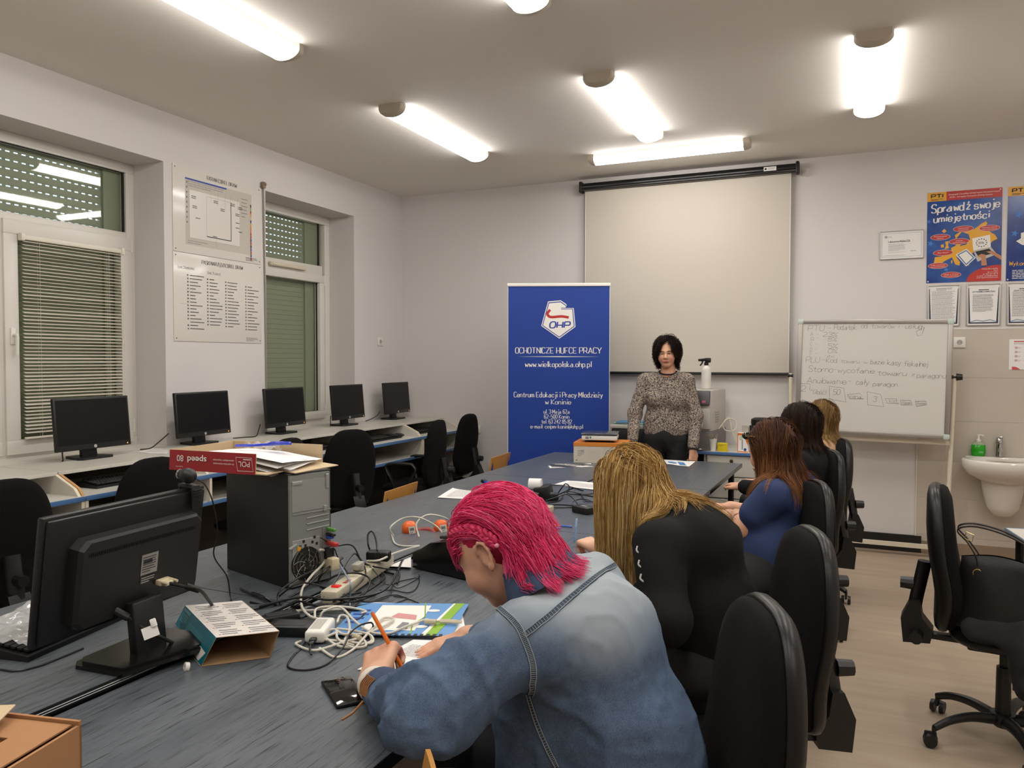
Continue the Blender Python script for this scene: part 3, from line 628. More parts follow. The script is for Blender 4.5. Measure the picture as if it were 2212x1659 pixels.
class Flat:
    """printed matter: 2-D shapes in the plane M (x right, y up, z out of the sheet)"""
    def __init__(s, M): s.q = MB(M); s.M = M; s.lay = 0.0004; s.l = 0
    def up(s): s.l += 1; return s
    def z(s): return s.lay*(1+s.l)
    def poly(s, P, mi): s.q.mi = mi; z = s.z(); s.q.poly([(x, y, z) for x, y in P]); return s
    def rect(s, x, y, w, h, mi): return s.poly([(x, y), (x+w, y), (x+w, y+h), (x, y+h)], mi)
    def ell(s, x, y, rx, ry, mi, n=28, rot=0):
        c, d = math.cos(rot), math.sin(rot)
        return s.poly([(x+rx*math.cos(2*PI*i/n)*c-ry*math.sin(2*PI*i/n)*d, y+rx*math.cos(2*PI*i/n)*d+ry*math.sin(2*PI*i/n)*c) for i in range(n)], mi)
    def line(s, P, w, mi, w2=None):
        s.q.mi = mi; s.cnt = (getattr(s, 'cnt', 0)+1) % 9; z = s.z()+s.cnt*2.5e-5; w2 = w if w2 is None else w2; n = len(P)
        L, R = [], []
        for i in range(n):
            a = P[max(i-1, 0)]; b = P[min(i+1, n-1)]; dx, dy = b[0]-a[0], b[1]-a[1]; d = math.hypot(dx, dy) or 1; dx /= d; dy /= d
            # calligraphic: vertical strokes w, horizontal strokes w2
            ww = math.hypot(w*dy, w2*dx)/2; nx, ny = -dy*ww, dx*ww
            if 0 < i < n-1:
                ax, ay = P[i][0]-P[i-1][0], P[i][1]-P[i-1][1]; la = math.hypot(ax, ay) or 1; k = abs((ax*dx+ay*dy)/la); k = 1/max(k, .5); nx *= k; ny *= k
            L.append(s.q._v((P[i][0]+nx, P[i][1]+ny, z))); R.append(s.q._v((P[i][0]-nx, P[i][1]-ny, z)))
        for i in range(n-1): s.q.face((R[i], R[i+1], L[i+1], L[i]))
        return s
    def stroke(s, t, x, y, h, mi, w=.1, w2=None, width=None, align='c', serif=0, jit=0, slant=0, rise=0, sx=1, sp=1.6, split=False):
        """text in the stroke alphabet; capital height h, baseline y"""
        G, W = glyphs(t, sp); u = h/7; ux = u*sx if width is None else width/max(W, 1)
        x0 = x-(W*ux/2 if align == 'c' else (W*ux if align == 'r' else 0)); rnd = random.Random(t)
        for P, sm in G:
            jx, jy = rnd.uniform(-jit, jit), rnd.uniform(-jit, jit)
            Q = [(x0+(a+b*slant+jx)*ux, y+(b+jy)*u+rise*(a*ux)) for a, b in P]
            parts = [Q] if sm else [Q[i:i+2] for i in range(len(Q)-1)]
            for K in parts: s.line(K, h*w, mi, h*(w if w2 is None else w2))
            if serif:
                for (a, b), (c, d) in ((P[0], P[1]), (P[-1], P[-2])):
                    if abs(c-a) < abs(d-b)*.9 and b in (0, 4, 7, -2) and not sm:
                        px, py = x0+a*ux, y+b*u; s.rect(px-serif*h, py-(.02*h if b > 0 else -.0*h), 2*serif*h, .045*h, mi)
        return s
    def text(s, t, x, y, h, mi, align='CENTER', width=None, off=0, rot=0, sh=0, sp=1):
        s.q.mi = mi; K = Matrix.Translation((x, y, s.z())) @ Matrix.Rotation(rot, 4, 'Z'); n0 = len(s.q.bm.verts)
        s.q.text(t, h/.73, K, align, 0, off, 1 if width is None else .8, sp, sh)
        if width:   # squeeze to the printed width
            s.q.bm.verts.ensure_lookup_table(); vs = s.q.bm.verts[n0:]; I = (s.M @ K).inverted(); L = [I @ v.co for v in vs]
            if L:
                a, b = min(p.x for p in L), max(p.x for p in L); k = width/max(b-a, 1e-6); m = 0 if align == 'CENTER' else (a if align == 'LEFT' else b); F_ = (s.M @ K)
                for v, p in zip(vs, L): v.co = F_ @ Vector((m+(p.x-m)*k if align != 'CENTER' else (p.x-(a+b)/2)*k, p.y, p.z))
        return s
    def greek(s, x, y, w, h, n, mi, seed=0, th=.3, last=.6, ragged=.15):
        """small print too fine to read in the photograph: broken rules of word length"""
        R = random.Random(seed)
        for i in range(n):
            yy = y+h-(i+.5)*h/n; e = x+w*(last if i == n-1 else 1-R.uniform(0, ragged)); a = x
            while a < e:
                b = min(a+R.uniform(.03, .11)*w, e); s.rect(a, yy-th*h/n/2, b-a, th*h/n, mi); a = b+.012*w
        return s
    def build(s, name, mats, parent, **k): return s.q.build(name, mats, parent, smooth=0, **k)
def wallM(x, z, y=YB): return Matrix(((1, 0, 0, x), (0, 0, -1, y), (0, 1, 0, z), (0, 0, 0, 1)))      # on the back wall: y up = z, out = -y
def leftM(y, z, x=XL): return Matrix(((0, 0, 1, x), (1, 0, 0, y), (0, 1, 0, z), (0, 0, 0, 1)))       # on the left wall: x -> +y, out = +x
C_blk = mat('print_black', '#2b2b30', .7); C_gry = mat('print_grey', '#7d7c80', .8); C_lgr = mat('print_lightgrey', '#b4b0aa', .8)
C_red = mat('print_red', '#b3251d', .4); C_yel = mat('print_yellow', '#dc9f1e', .4); C_wht = mat('print_white', '#e8e4dc', .5); C_blu = mat('print_blue', '#1c3d96', .45)
C_grn = mat('print_green', '#7da81e', .4); C_org = mat('print_orange', '#e07a1c', .4)
# ================================================================= ON THE LEFT WALL
def board_sheet(label, y0, y1, z0, z1, mk):
    t = thing('wall_poster', label, 'poster', (XL, (y0+y1)/2, z0), 0, 'white instruction posters between the windows')
    q = MB(); q.bb((XL, y0, z0), (XL+.006, y1, z1), bev=.001); q.build('sheet', mat('poster_white', '#dbd6ce', .16), t)
    q = MB()
    for yy in (y0+.02, y1-.02):
        for zz in (z0+.02, z1-.02): q.cyl((XL+.005, yy, zz), (XL+.008, yy, zz), .004, n=8)
    q.build('pin', M_dark, t)
    F = Flat(leftM(y0, z0, XL+.006)); mk(F, y1-y0, z1-z0); F.build('print', [C_blk, C_gry, C_lgr, C_blu, C_red, C_yel, C_grn, C_org, mat('print_beige', '#c0b9ad', .5)], t); return t
def ekran(F, w, h):
    F.stroke('EKRAN COREL DRAW', w*.53, h*.915, .026, 0, .17, .07, width=w*.34, serif=.10)
    x0, x1, y0, y1 = w*.125, w*.88, h*.10, h*.875
    F.rect(x0, y0, x1-x0, y1-y0, 8).up()
    F.rect(x0, y1-.012, (x1-x0)*.6, .012, 3).rect(x0+(x1-x0)*.6, y1-.012, (x1-x0)*.4, .012, 8)
    F.rect(x0+.03, y0+.045, (x1-x0)*.75, (y1-y0)*.80, 2 if False else 8); F.up()
    wx0, wx1, wy0, wy1 = x0+.035, x0+(x1-x0)*.80, y0+.05, y0+(y1-y0)*.83
    F.rect(wx0, wy0, wx1-wx0, wy1-wy0, 9); F.up()
    for a, b in (((wx0+.16, wy0+.03), (wx0+.40, wy0+.03)), ((wx0+.40, wy0+.03), (wx0+.40, wy1-.02))): F.line([a, b], .006, 0)
    F.line([(wx0+.16, wy0+.03), (wx0+.16, wy1-.02)], .0015, 1); F.line([(wx0+.16, wy1-.02), (wx0+.40, wy1-.02)], .0015, 1)
    F.line([(wx0, wy0), (wx0, wy1)], .0015, 1); F.line([(wx0, wy0), (wx1, wy0)], .0015, 1)
    R = random.Random(5)
    for (px, py) in ((.02, .86), (.03, .66), (.06, .42), (.24, .87), (.31, .73), (.42, .90), (.50, .86), (.47, .70), (.47, .50), (.47, .39), (.50, .31), (.23, .10)):
        for k in range(2 if py > .6 else 1): F.greek(wx0+px*.95, wy0+py*(wy1-wy0)-k*.012, .07, .012, 1, 0, int(px*100)+k, .45)
    for px in (.20, .27, .34, .40, .47): F.line([(wx0+px, wy1+.03), (wx0+px, wy1-.03-.05*R.random())], .0012, 1)
    F.line([(wx0+.25, wy0+.03), (wx0+.25, y0+.005)], .0012, 1)
    F.greek(x0+.02, y1-.06, (x1-x0)*.55, .045, 3, 1, 3, .25); F.greek(x0+.02, y0+.006, .2, .03, 2, 1, 9, .25)
    F.greek(wx1+.02, wy0+.22, .07, .16, 6, 1, 4, .2)
    for k in range(9): F.rect(x0+.008, wy0+.1+k*.035, .012, .012, 1)
    cs = [0, 6, 4, 5, 8, 3, 5, 7, 7, 4, 4, 3, 4, 0, 3, 4, 3, 4]
    for k, c in enumerate(cs): F.rect(x1-.016, wy1-.02-k*.024, .012, .022, c)
    F.greek(w*.80, h*.02, w*.16, .03, 3, 0, 2, .3)
def paski(F, w, h):
    F.stroke('PASKI NARZĘDZI COREL DRAW', w*.53, h*.905, .026, 0, .17, .07, width=w*.47, serif=.10)
    F.stroke('Pasek "Standardowy"', w*.13, h*.83, .014, 1, .12, width=w*.17); F.rect(w*.04, h*.822, w*.18, .002, 1)
    F.stroke('Pasek "Przybornik"', w*.43, h*.805, .014, 1, .12, width=w*.15); F.rect(w*.35, h*.797, w*.16, .002, 1)
    R = random.Random(8)
    for cx, n, y1 in ((.145, 17, .755), (.355, 15, .735), (.56, 15, .725), (.80, 15, .70)):
        for k in range(n):
            y = y1*h-k*.0235; 
            if not (cx == .145 and k == 14):
                c = 2; F.rect(w*cx-.008, y-.007, .016, .014, c); F.up(); dc = (4 if cx > .7 and k in (9, 11) else 3 if cx > .7 and k == 12 else 0)
                for m in range(3): F.rect(w*cx-.006+R.random()*.005, y-.005+R.random()*.005, .006, .005, dc)
                F.l -= 1
            F.greek(w*cx+.018, y-.006, R.uniform(.04, .13), .012, 1, 0, k+int(cx*100), .5, 1, 0)
    F.line([(w*.05, h*.425), (w*.14, h*.425)], .001, 1); F.greek(w*.80, h*.02, w*.16, .03, 3, 0, 2, .3)
_p9 = mat('print_window', '#d9d4cc', .3)
def bs(label, y0, y1, z0, z1, mk):
    t = board_sheet(label, y0, y1, z0, z1, mk)
    for c in t.children:
        if c.name.startswith('print'): c.data.materials.append(_p9)
    return t
bs('white poster headed EKRAN COREL DRAW with a grey program screen', 3.979, 4.846, 2.283, 2.885, ekran)
bs('white poster headed PASKI NARZĘDZI COREL DRAW with icon columns', 3.977, 4.846, 1.662, 2.279, paski)
def socket(name, label, M):
    t = thing(name, label, 'socket', M.translation, 0)
    q = MB(M); q.box((0, 0, .005), (.082, .082, .010), bev=.003); q.box((0, 0, .010), (.060, .060, .006), bev=.003); q.build('plate', M_white, t)
    q = MB(M); q.lathe([(.021, .0132), (.0195, .0135), (.001, .0136)], n=20); q.build('insert', mat('socket_grey', '#a8a49b', .5), t)
    q = MB(M)
    for x in (-.0095, .0095): q.cyl((x, 0, .0130), (x, 0, .0140), .0025, n=8)
    q.cyl((0, .011, .013), (0, .011, .0165), .0022, n=8); q.build('contacts', M_dark, t); return t
socket('wall_socket', 'white power socket on the left wall near the corner', leftM(6.528, 1.713))
socket('wall_socket', 'white power socket on the tiles right of the whiteboard', wallM(.757, 1.675, YB-.013))
t = socket('wall_socket', 'white socket low on the back wall behind the corner office chair', wallM(-3.43, .84)); 
# ================================================================= ON THE BACK WALL
# projector screen
t = thing('projector_screen', 'wide cream projector screen pulled down from its black case', 'projector screen', (-1.38, YB-.06, 3.1))
q = MB(); K = T(0, 0, 0)
q.tube([(-2.315, YB-.075, 3.125), (-.445, YB-.075, 3.128)], .036, 14); q.bb((-2.315, YB-.11, 3.09), (-.445, YB-.045, 3.12), bev=.008); q.build('case', mat('screen_case', '#121113', .25), t)
q = MB()
for x in (-2.32, -.44): q.box((x, YB-.07, 3.125), (.028, .085, .10), bev=.008)
q.build('end_bracket', M_black, t)
q = MB(); q.bb((-2.285, YB-.0605, 1.425), (-.493, YB-.0585, 3.10)); q.build('fabric', mat('screen_fabric', '#c6beb1', .8), t, smooth=0)
q = MB()
for a, b in ((-2.287, -2.281), (-.497, -.491)): q.bb((a, YB-.0615, 1.425), (b, YB-.0575, 3.10))
q.build('tension_cord', M_white, t, smooth=0)
q = MB(); q.tube([(-2.30, YB-.06, 1.418), (-.478, YB-.06, 1.418)], .012, 10); q.build('bottom_rail', M_black, t)
F = Flat(wallM(-.66, 3.128, YB-.112)); F.rect(-.045, -.015, .10, .034, 0).up(); F.ell(-.03, .002, .009, .009, 1).rect(-.012, .004, .055, .003, 2).rect(-.012, -.006, .05, .002, 2)
F.build('maker_label', [C_wht, C_blk, C_gry], t)
q = MB(); q.box((-.385, YB-.004, 3.10), (.05, .008, .07), bev=.002); q.cyl((-.395, YB-.01, 3.095), (-.38, YB-.02, 3.11), .003, n=6); q.build('wall_plate', M_white, t)
# roll-up banner
bl, br = onz(1096, 613, 2.19), onz(1319, 612, 2.19); bx = Vector((br.x-bl.x, br.y-bl.y, 0)); BW = bx.length; bx.normalize(); bo = Vector((bl.x, bl.y, 0))
BM = Matrix(((bx.x, 0, bx.y, bo.x), (bx.y, 0, -bx.x, bo.y), (0, 1, 0, 0), (0, 0, 0, 1)))    # x along, y up, z towards the room
t = thing('roll_up_banner', 'tall blue roll-up banner with the white OHP emblem and address', 'banner', BM @ Vector((BW/2, 0, 0)))
q = MB(BM); q.box((BW/2, 1.12, 0), (BW-.016, 2.10, .0015)); q.build('printed_sheet', mat('banner_blue', '#1b3c8e', .42, var=(1.2, .25, '#17357f'), spec=.35), t, smooth=0)
q = MB(BM); q.box((BW/2, 2.18, 0), (BW, .028, .018), bev=.004); q.build('top_rail', M_white, t)
q = MB(BM); q.box((BW/2, .045, 0), (BW+.02, .07, .18), bev=.02); 
for x in (.2, BW-.2): q.box((x, .012, .05), (.05, .02, .34), bev=.004)
q.build('base_case', M_alu, t)
q = MB(BM); q.cyl((BW/2, .05, -.03), (BW/2, 2.17, -.03), .010); q.build('pole', M_alu, t)
q = MB(BM)
for x in (.006, BW-.006): q.box((x, 1.12, .0005), (.004, 2.10, .003))
q.build('side_edge', M_white, t, smooth=0)
F = Flat(BM @ Matrix.Translation((0, 0, .0012))); sc = BW/223.
def bz(v): return 2.19-(v-613)*sc*.985
cx = BW*.497
emb = [(-.62, .93), (.12, 1.0), (.46, .76), (.46, .62), (.80, .62), (.92, -.42), (.02, -1.03), (-.98, -.35)]
E_ = [(-.60, .95), (.10, 1.01), (.42, .80), (.42, .70), (.14, .70), (.14, .60), (.82, .60), (.92, -.38), (.03, -1.0), (-.97, -.33)]
ec = (cx+.004, bz(692)); er = .153
def ep(k, P=E_): return [(ec[0]+x*er*k*.98, ec[1]+y*er*k*1.03) for x, y in P]
F.poly(ep(1.04), 0).up().poly(ep(.985), 1).up().poly(ep(.93), 0).up()
F.line([(v.x, v.y) for v in bez([(ec[0]-.075, ec[1]+.085, 0), (ec[0]-.098, ec[1]+.05, 0), (ec[0]-.07, ec[1]+.022, 0), (ec[0]+.02, ec[1]+.027, 0), (ec[0]+.085, ec[1]+.018, 0)], 6)], .022, 2)
F.stroke('OHP', ec[0]+.006, ec[1]-.070, .050, 1, .26, .20, width=.17, slant=.12)
F.l = 0
for s_, v, wd, h in (('OCHOTNICZE HUFCE PRACY', 766, 186, .048), ('www.wielkopolska.ohp.pl', 796, 143, .046), ('Centrum Edukacji i Pracy Młodzieży', 863, 192, .043), ('w Koninie', 878.5, 55, .041), ('ul. 3 Maja 62a', 899, 56, .033), ('62-500 Konin', 910, 54, .033), ('tel. 63 242 85 82', 921, 66, .033), ('e-mail: ceipm-konin@ohp.pl', 932, 113, .033)):
    F.stroke(s_, cx+(-.012 if v > 895 else 0), bz(v), h, 0, .14, .075, width=wd*sc, serif=.10)
F.poly([(cx-.36, bz(773.5)), (cx, bz(772.6)), (cx+.36, bz(773.5)), (cx, bz(774.4))], 0)
F.build('print', [C_wht, C_blu, C_red], t)

# framed certificate and notices
M_frm = mat('frame_silver', '#b7b2a8', .3, .3)
def framed(label, x0, x1, z0, z1, mk, fr=.008, rot=0):
    w, h = x1-x0, z1-z0; M = wallM((x0+x1)/2, (z0+z1)/2, YB) @ Matrix.Rotation(R_(rot), 4, 'Z')
    t = thing('picture_frame', label, 'framed notice', M.translation)
    q = MB(M)
    for s_ in (-1, 1): q.box((s_*(w/2-fr/2), 0, .008), (fr, h, .016), bev=.002); q.box((0, s_*(h/2-fr/2), .008), (w-2*fr, fr, .016), bev=.002)
    q.build('frame', M_frm, t)
    q = MB(M); q.box((0, 0, .005), (w-fr, h-fr, .006)); q.build('sheet', M_paper, t, smooth=0)
    F = Flat(M @ Matrix.Translation((-w/2, -h/2, .0081))); mk(F, w, h); F.build('print', [mat('ink_soft', '#4a4a4e', .8), mat('ink_mid', '#8d8c8d', .8), C_lgr, mat('print_navy', '#1a2742', .5), mat('print_paleblue', '#8fa3b3', .6)], t)
    return t
def cert(F, w, h):
    for a in ((.017, .018, w-.034, .002), (.017, h-.02, w-.034, .002), (.017, .018, .002, h-.036), (w-.019, .018, .002, h-.036)): F.rect(*a, 4)
    F.ell(.045, h-.045, .011, .011, 2).up().ell(.045, h-.045, .007, .007, 4); F.stroke('ECDL', .075, h-.052, .011, 2, .15, width=.032)
    F.stroke('Laboratorium Mobilne ECDL', w*.45, h*.60, .014, 0, .15, width=w*.5); F.greek(w*.2, h*.29, w*.42, h*.26, 7, 1, 2, .3); F.greek(w*.2, h*.22, w*.42, h*.05, 2, 2, 4, .3); F.greek(w*.7, h*.25, w*.22, .01, 1, 1, 6, .4); F.greek(.03, .025, w*.85, .01, 1, 2, 7, .4, ragged=.02)
def nav(F, w, h):
    F.poly([(.012, h-.03), (.016, h-.03), (.028, .026), (w-.028, .026), (w-.016, h-.03), (w-.012, h-.03), (w-.016, .016), (.016, .016)], 3); F.up()
    F.line([(.03, .03), (w*.3, .042), (w*.5, .034), (w*.7, .044), (w-.03, .03)], .008, 4)
def n1(F, w, h): nav(F, w, h); F.greek(w*.27, h-.045, w*.5, .024, 3, 0, 3, .35); F.greek(w*.14, .03, w*.72, h*.76, 26, 1, 4, .35)
def n2(F, w, h): nav(F, w, h); F.greek(w*.35, h-.052, w*.3, .010, 1, 0, 1, .7, 1); F.stroke('UŻYTKOWNIKA KOMPUTERA'.replace('Ż', 'Z'), w/2, h-.066, .009, 3, .2, width=w*.66); F.greek(w*.18, h*.33, w*.62, h*.42, 17, 0, 8, .32)
def n3(F, w, h): nav(F, w, h); F.greek(w*.35, h-.052, w*.3, .010, 1, 0, 1, .7, 1); F.stroke('GRUP DYSKUSYJNYCH', w/2, h-.066, .009, 3, .2, width=w*.6); F.greek(w*.16, h*.2, w*.7, h*.58, 24, 0, 5, .32)
framed('certificate in a thin frame, left of the blue poster', .185, .500, 2.343, 2.567, cert, .004, 0.2)
G3 = 'silver-framed notices under the posters'
for lb, a, b, mk in (('silver-framed notice partly behind the whiteboard corner, densely printed', .531, .757, n1), ('silver-framed notice headed UŻYTKOWNIKA KOMPUTERA, middle of the row', .800, 1.028, n2), ('silver-framed notice at the right picture edge', 1.066, 1.294, n3)):
    framed(lb, a, b, 1.803, 2.125, mk)['group'] = G3
# computer-licence posters
M_pblue = mat('poster_blue', '#0f2e74', .22, var=(7, .55, '#2a66b4'), spec=.4)
def ecdl_head(F, w, h):
    F.rect(0, h-.070, w*.26, .070, 1); F.rect(w*.26, h-.070, w*.74, .070, 0); F.up()
    F.stroke('PTI', w*.132, h-.042, .026, 3, .34, .26, width=w*.155, serif=.12); F.greek(w*.05, h-.066, w*.17, .016, 2, 3, 1, .5)
def star(F, x, y, r, mi): F.poly([(x+r*(1 if i % 2 == 0 else .42)*math.sin(PI*i/5+.3), y+r*(1 if i % 2 == 0 else .42)*math.cos(PI*i/5+.3)) for i in range(10)], mi)
def p1(F, w, h):
    def X(u): return (u-572)/(1302-572)*w
    def Y(v): return h-(v-150)/(1060-150)*h
    ecdl_head(F, w, h)
    F.text('Europejski Certyfikat Umiejętności Komputerowych', w*.63, h-.030, .012, 2, width=w*.68, sh=.2); F.text('ECDL - European Computer Driving Licence', w*.30, h-.051, .012, 2, 'LEFT', width=w*.57, sh=.2)
    for x, y, r in ((610, 660, 38), (770, 930, 30), (590, 440, 26), (900, 290, 26)): star(F, X(x), Y(y), r*w/730, 6)
    F.stroke('Sprawdź swoje', w*.51, Y(355), .062, 2, .17, .10, width=w*.90, jit=.35, slant=.06, rise=.035); F.stroke('umiejętności', w*.46, Y(452), .056, 2, .17, .10, width=w*.74, jit=.3, slant=.06, rise=.03)
    eur = [(645, 862), (655, 800), (720, 795), (735, 775), (820, 775), (815, 715), (850, 700), (920, 640), (905, 700), (960, 690), (1000, 640), (985, 590), (920, 560), (860, 630), (850, 590), (900, 560), (960, 555), (1030, 545), (1070, 520), (1110, 490), (1150, 470), (1165, 495), (1135, 525), (1195, 580), (1240, 610), (1262, 650), (1215, 670), (1190, 700), (1040, 760), (1010, 800), (990, 900), (960, 890), (940, 850), (860, 800), (905, 860), (900, 895), (860, 885), (825, 810), (760, 840), (690, 880)]
    F.l = 1; F.poly([(X(a), Y(b)) for a, b in eur], 1); F.poly([(X(a), Y(b)) for a, b in ((720, 545), (745, 520), (768, 545), (745, 562))], 1)
    F.poly([(X(a), Y(b)) for a, b in ((755, 650), (790, 645), (785, 690), (795, 715), (750, 725), (765, 690))], 1); F.poly([(X(a), Y(b)) for a, b in ((712, 680), (740, 672), (745, 705), (715, 708))], 1); F.poly([(X(a), Y(b)) for a, b in ((818, 840), (832, 838), (828, 870), (816, 868))], 1)
    F.up(); 
    F.poly([(X(a), Y(b)) for a, b in ((1020, 632), (1190, 605), (1200, 725), (1032, 752))], 2); F.poly([(X(a), Y(b)) for a, b in ((1032, 752), (1200, 725), (1260, 800), (1075, 865))], 5)
    F.poly([(X(a), Y(b)) for a, b in ((862, 785), (965, 732), (1058, 825), (965, 908))], 2); F.up().poly([(X(a), Y(b)) for a, b in ((875, 787), (964, 743), (1045, 824), (965, 895))], 4)
    F.up().poly([(X(a), Y(b)) for a, b in ((892, 790), (963, 755), (1030, 823), (965, 880))], 2); F.poly([(X(a), Y(b)) for a, b in ((1050, 765), (1185, 742), (1225, 790), (1085, 820))], 3)
    for i in range(12): F.ell(X(1110)+.034*math.cos(i*PI/6), Y(680)+.030*math.sin(i*PI/6), .0045, .0045, 3, 6)
    F.stroke('ECDL', X(1110), Y(688), .012, 3, .2, width=.036); F.up()
    F.poly([(X(a), Y(b)) for a, b in ((1070, 810), (1110, 790), (1150, 800), (1165, 905), (1112, 905), (1110, 830))], 7); F.poly([(X(a), Y(b)) for a, b in ((1155, 770), (1215, 765), (1302, 820), (1300, 860), (1230, 810))], 7)
    for x, y, s1, s2 in ((932, 532, 'Użytkowanie', 'komputerów'), (1185, 540, 'Podstawy technik', 'informatycznych'), (706, 602, 'Przetwarzanie', 'tekstów'), (892, 655, 'Arkusze', 'kalkulacyjne'), (735, 760, 'Bazy danych', None), (686, 888, 'Grafika menedżerska', 'i prezentacyjna'), (818, 985, 'Usługi w sieciach', 'informatycznych')):
        F.ell(X(x), Y(y), .069, .0235, 2); F.up().ell(X(x), Y(y), .067, .0215, 0).up()
        F.text(s1, X(x), Y(y)+(.002 if s2 else -.003), .0085, 2, width=min(.10, .0068*len(s1)), sh=.2)
        if s2: F.text(s2, X(x), Y(y)-.012, .0085, 2, width=min(.10, .0068*len(s2)), sh=.2)
        F.l -= 2
    c = [(w, Y(905))]+[(X(1302-335*math.sin(a)) if True else 0, Y(1060-158*math.cos(a))) for a in [i*PI/2/10 for i in range(1, 11)]]+[(X(990), 0), (w, 0)]
    F.poly([(x, max(y, 0)) for x, y in c], 0); F.up()
    for k, s_ in enumerate(('Polskie Biuro ECDL', 'Rynek 8', '20-111 Lublin', 'tel. (81) 441 28 10', 'e-mail: ecdl@ecdl.pl', 'www: http://www.ecdl.com.pl')): F.text(s_, w-.022, Y(945+k*17), .009, 2, 'RIGHT', width=[.105, .028, .07, .10, .14, .14][k], sh=.2)
def p2(F, w, h):
    ecdl_head(F, w, h)
    for x, y, r in ((.07, .50, .030), (.05, .36, .026)): star(F, x, y, r, 6)
    F.poly([(.10, .27), (.06, .30), (.09, .32), (.09, .36), (.16, .38), (.42, .40), (.45, .26), (.2, .25)], 2); F.stroke('Wykorzystaj swoją szansę', .02, .118, .030, 1, .16, .1, align='l', width=.46, jit=.3, slant=.1)
    for k in range(6): F.greek(.04, .015+.012*k, .40, .010, 1, 2, k, .45)
def poster(label, x0, w, z0, h, mk, rot=0):
    M = wallM(x0, z0, YB-.001) @ Matrix.Rotation(R_(rot), 4, 'Z'); t = thing('computer_licence_poster', label, 'poster', M.translation)
    q = MB(M); q.box((w/2, h/2, .001), (w, h, .002)); q.build('sheet', M_pblue, t, smooth=0)
    F = Flat(M @ Matrix.Translation((0, 0, .002))); mk(F, w, h); F.build('print', [C_red, C_yel, C_wht, C_blk, mat('cert_blue', '#3b6f9e', .5), mat('laptop_grey', '#b9b3ac', .4), mat('star_blue', '#2d6fc0', .4), mat('printed_skin', '#b97f55', .5)], t)
    q = MB(M)
    for x, y in ((.012, .012), (w-.014, h-.012)): q.lathe([(.006, .002), (.005, .004), (.001, .005)], (x, y, 0), 10)
    q.build('pin', M_white, t)
poster('blue computer licence poster reading Sprawdź swoje umiejętności over a yellow map', .522, .505, 2.143, .707, p1, .2)
poster('blue poster cut by the right picture edge, starting with Wyko', 1.058, .505, 2.138, .712, p2, -.3)
# hygiene leaflet on the tiles
M = wallM(1.088, 1.466, YB-.013); t = thing('hygiene_leaflet', 'white hand-washing leaflet with red bars above the sink', 'leaflet', M.translation)
q = MB(M); q.box((.105, .115, .001), (.21, .23, .002)); q.build('sheet', M_paper, t, smooth=0)
F = Flat(M @ Matrix.Translation((0, 0, .002))); F.rect(.03, .208, .17, .008, 1); F.greek(.03, .19, .15, .012, 2, 0, 3, .4)
for i in range(4):
    for j in range(3): F.ell(.045+j*.06, .165-i*.032, .010, .010, 2); F.greek(.055+j*.06, .158-i*.032, .025, .012, 2, 0, i, .3)
F.poly([(.02, .0), (.075, .0), (.06, .012), (.045, .020), (.02, .022)], 1); F.build('print', [C_gry, mat('leaflet_red', '#c4454b', .5), mat('leaflet_pink', '#c9a5a0', .6)], t)

# ================================================================= WHITEBOARD
WT = T(.131, 6.62, 1.402, rz=-.6) @ Matrix(((1, 0, 0, 0), (0, 0, -1, 0), (0, 1, 0, 0), (0, 0, 0, 1))) @ Matrix.Rotation(R_(-1.0), 4, 'Z')
t = thing('whiteboard_stand', 'mobile whiteboard with handwritten tax notes on a cream steel stand', 'whiteboard', (.131, 6.62, 0))
w_, h_ = 1.085, .895
q = MB(WT); q.box((0, 0, 0), (w_-.03, h_-.03, .016)); q.build('board', mat('board_white', '#cfcdc6', .12, spec=.5), t, smooth=0)
q = MB(WT)
for s_ in (-1, 1): q.box((s_*(w_/2-.017), 0, .002), (.034, h_-.03, .030), bev=.005); q.box((0, s_*(h_/2-.015), .002), (w_-.03, .032, .030), bev=.005)
q.build('frame', M_alu, t)
q = MB(WT)
for sx in (-1, 1):
    for sy in (-1, 1): q.box((sx*(w_/2-.018), sy*(h_/2-.017), .003), (.044, .042, .036), bev=.008)
q.build('corner_cap', mat('corner_mint', '#b9c8bf', .4), t)
# stand: two posts, cross bars, feet
q = MB(); xl, xr = -.46, .70
q.cyl((xl+.02, 6.70, .12), (xl, 6.66, 1.43), .015, n=10); q.build('post', M_cream, t)
q = MB(); q.cyl((xr-.035, 6.70, .06), (xr, 6.66, 1.43), .016, n=10); q.build('post', M_cream, t)
q = MB(); q.box(((xl+xr)/2, 6.68, .918), (xr-xl, .03, .032), T(ry=.6)); q.build('cross_bar', M_cream, t)
q = MB(); q.box((.10, 6.79, .085), (1.14, .03, .032), T(rz=1, ry=.3)); q.build('floor_bar', M_cream, t)
for x in (xl+.02, xr-.035):
    q = MB(); q.box((x, 6.66, .075), (.035, .50, .03), bev=.004)
    for y in (6.44, 6.88): q.cyl((x-.012, y, .028), (x+.012, y, .028), .028, n=14); q.cyl((x, y, .03), (x, y, .07), .007, n=8)
    q.build('foot', M_cream, t)
q = MB()
for x in (xl, xr): q.cyl((x-.02, 6.655, 1.41), (x+.02, 6.655, 1.41), .013, n=10)
q.build('pivot', M_black, t); q = MB(); q.cyl((xr+.01, 6.655, 1.41), (xr+.05, 6.655, 1.41), .028, .022, 12); q.build('pivot', M_black, t)
F = Flat(WT @ Matrix.Translation((-.527, -.435, .0083)))
def BX(u): return (u-160)/(2050-160)*1.045
def BY(v): return .865-(v-103)/(1560-103)*.865*1.02
def hw(s_, u, v, w, h): F.stroke(s_, BX(u), BY(v), h, 0, .045 if h > .04 else .05, width=BX(u+w)-BX(u), align='l', jit=.25, slant=.12, rise=0 if w > 400 else 0, sp=.9)
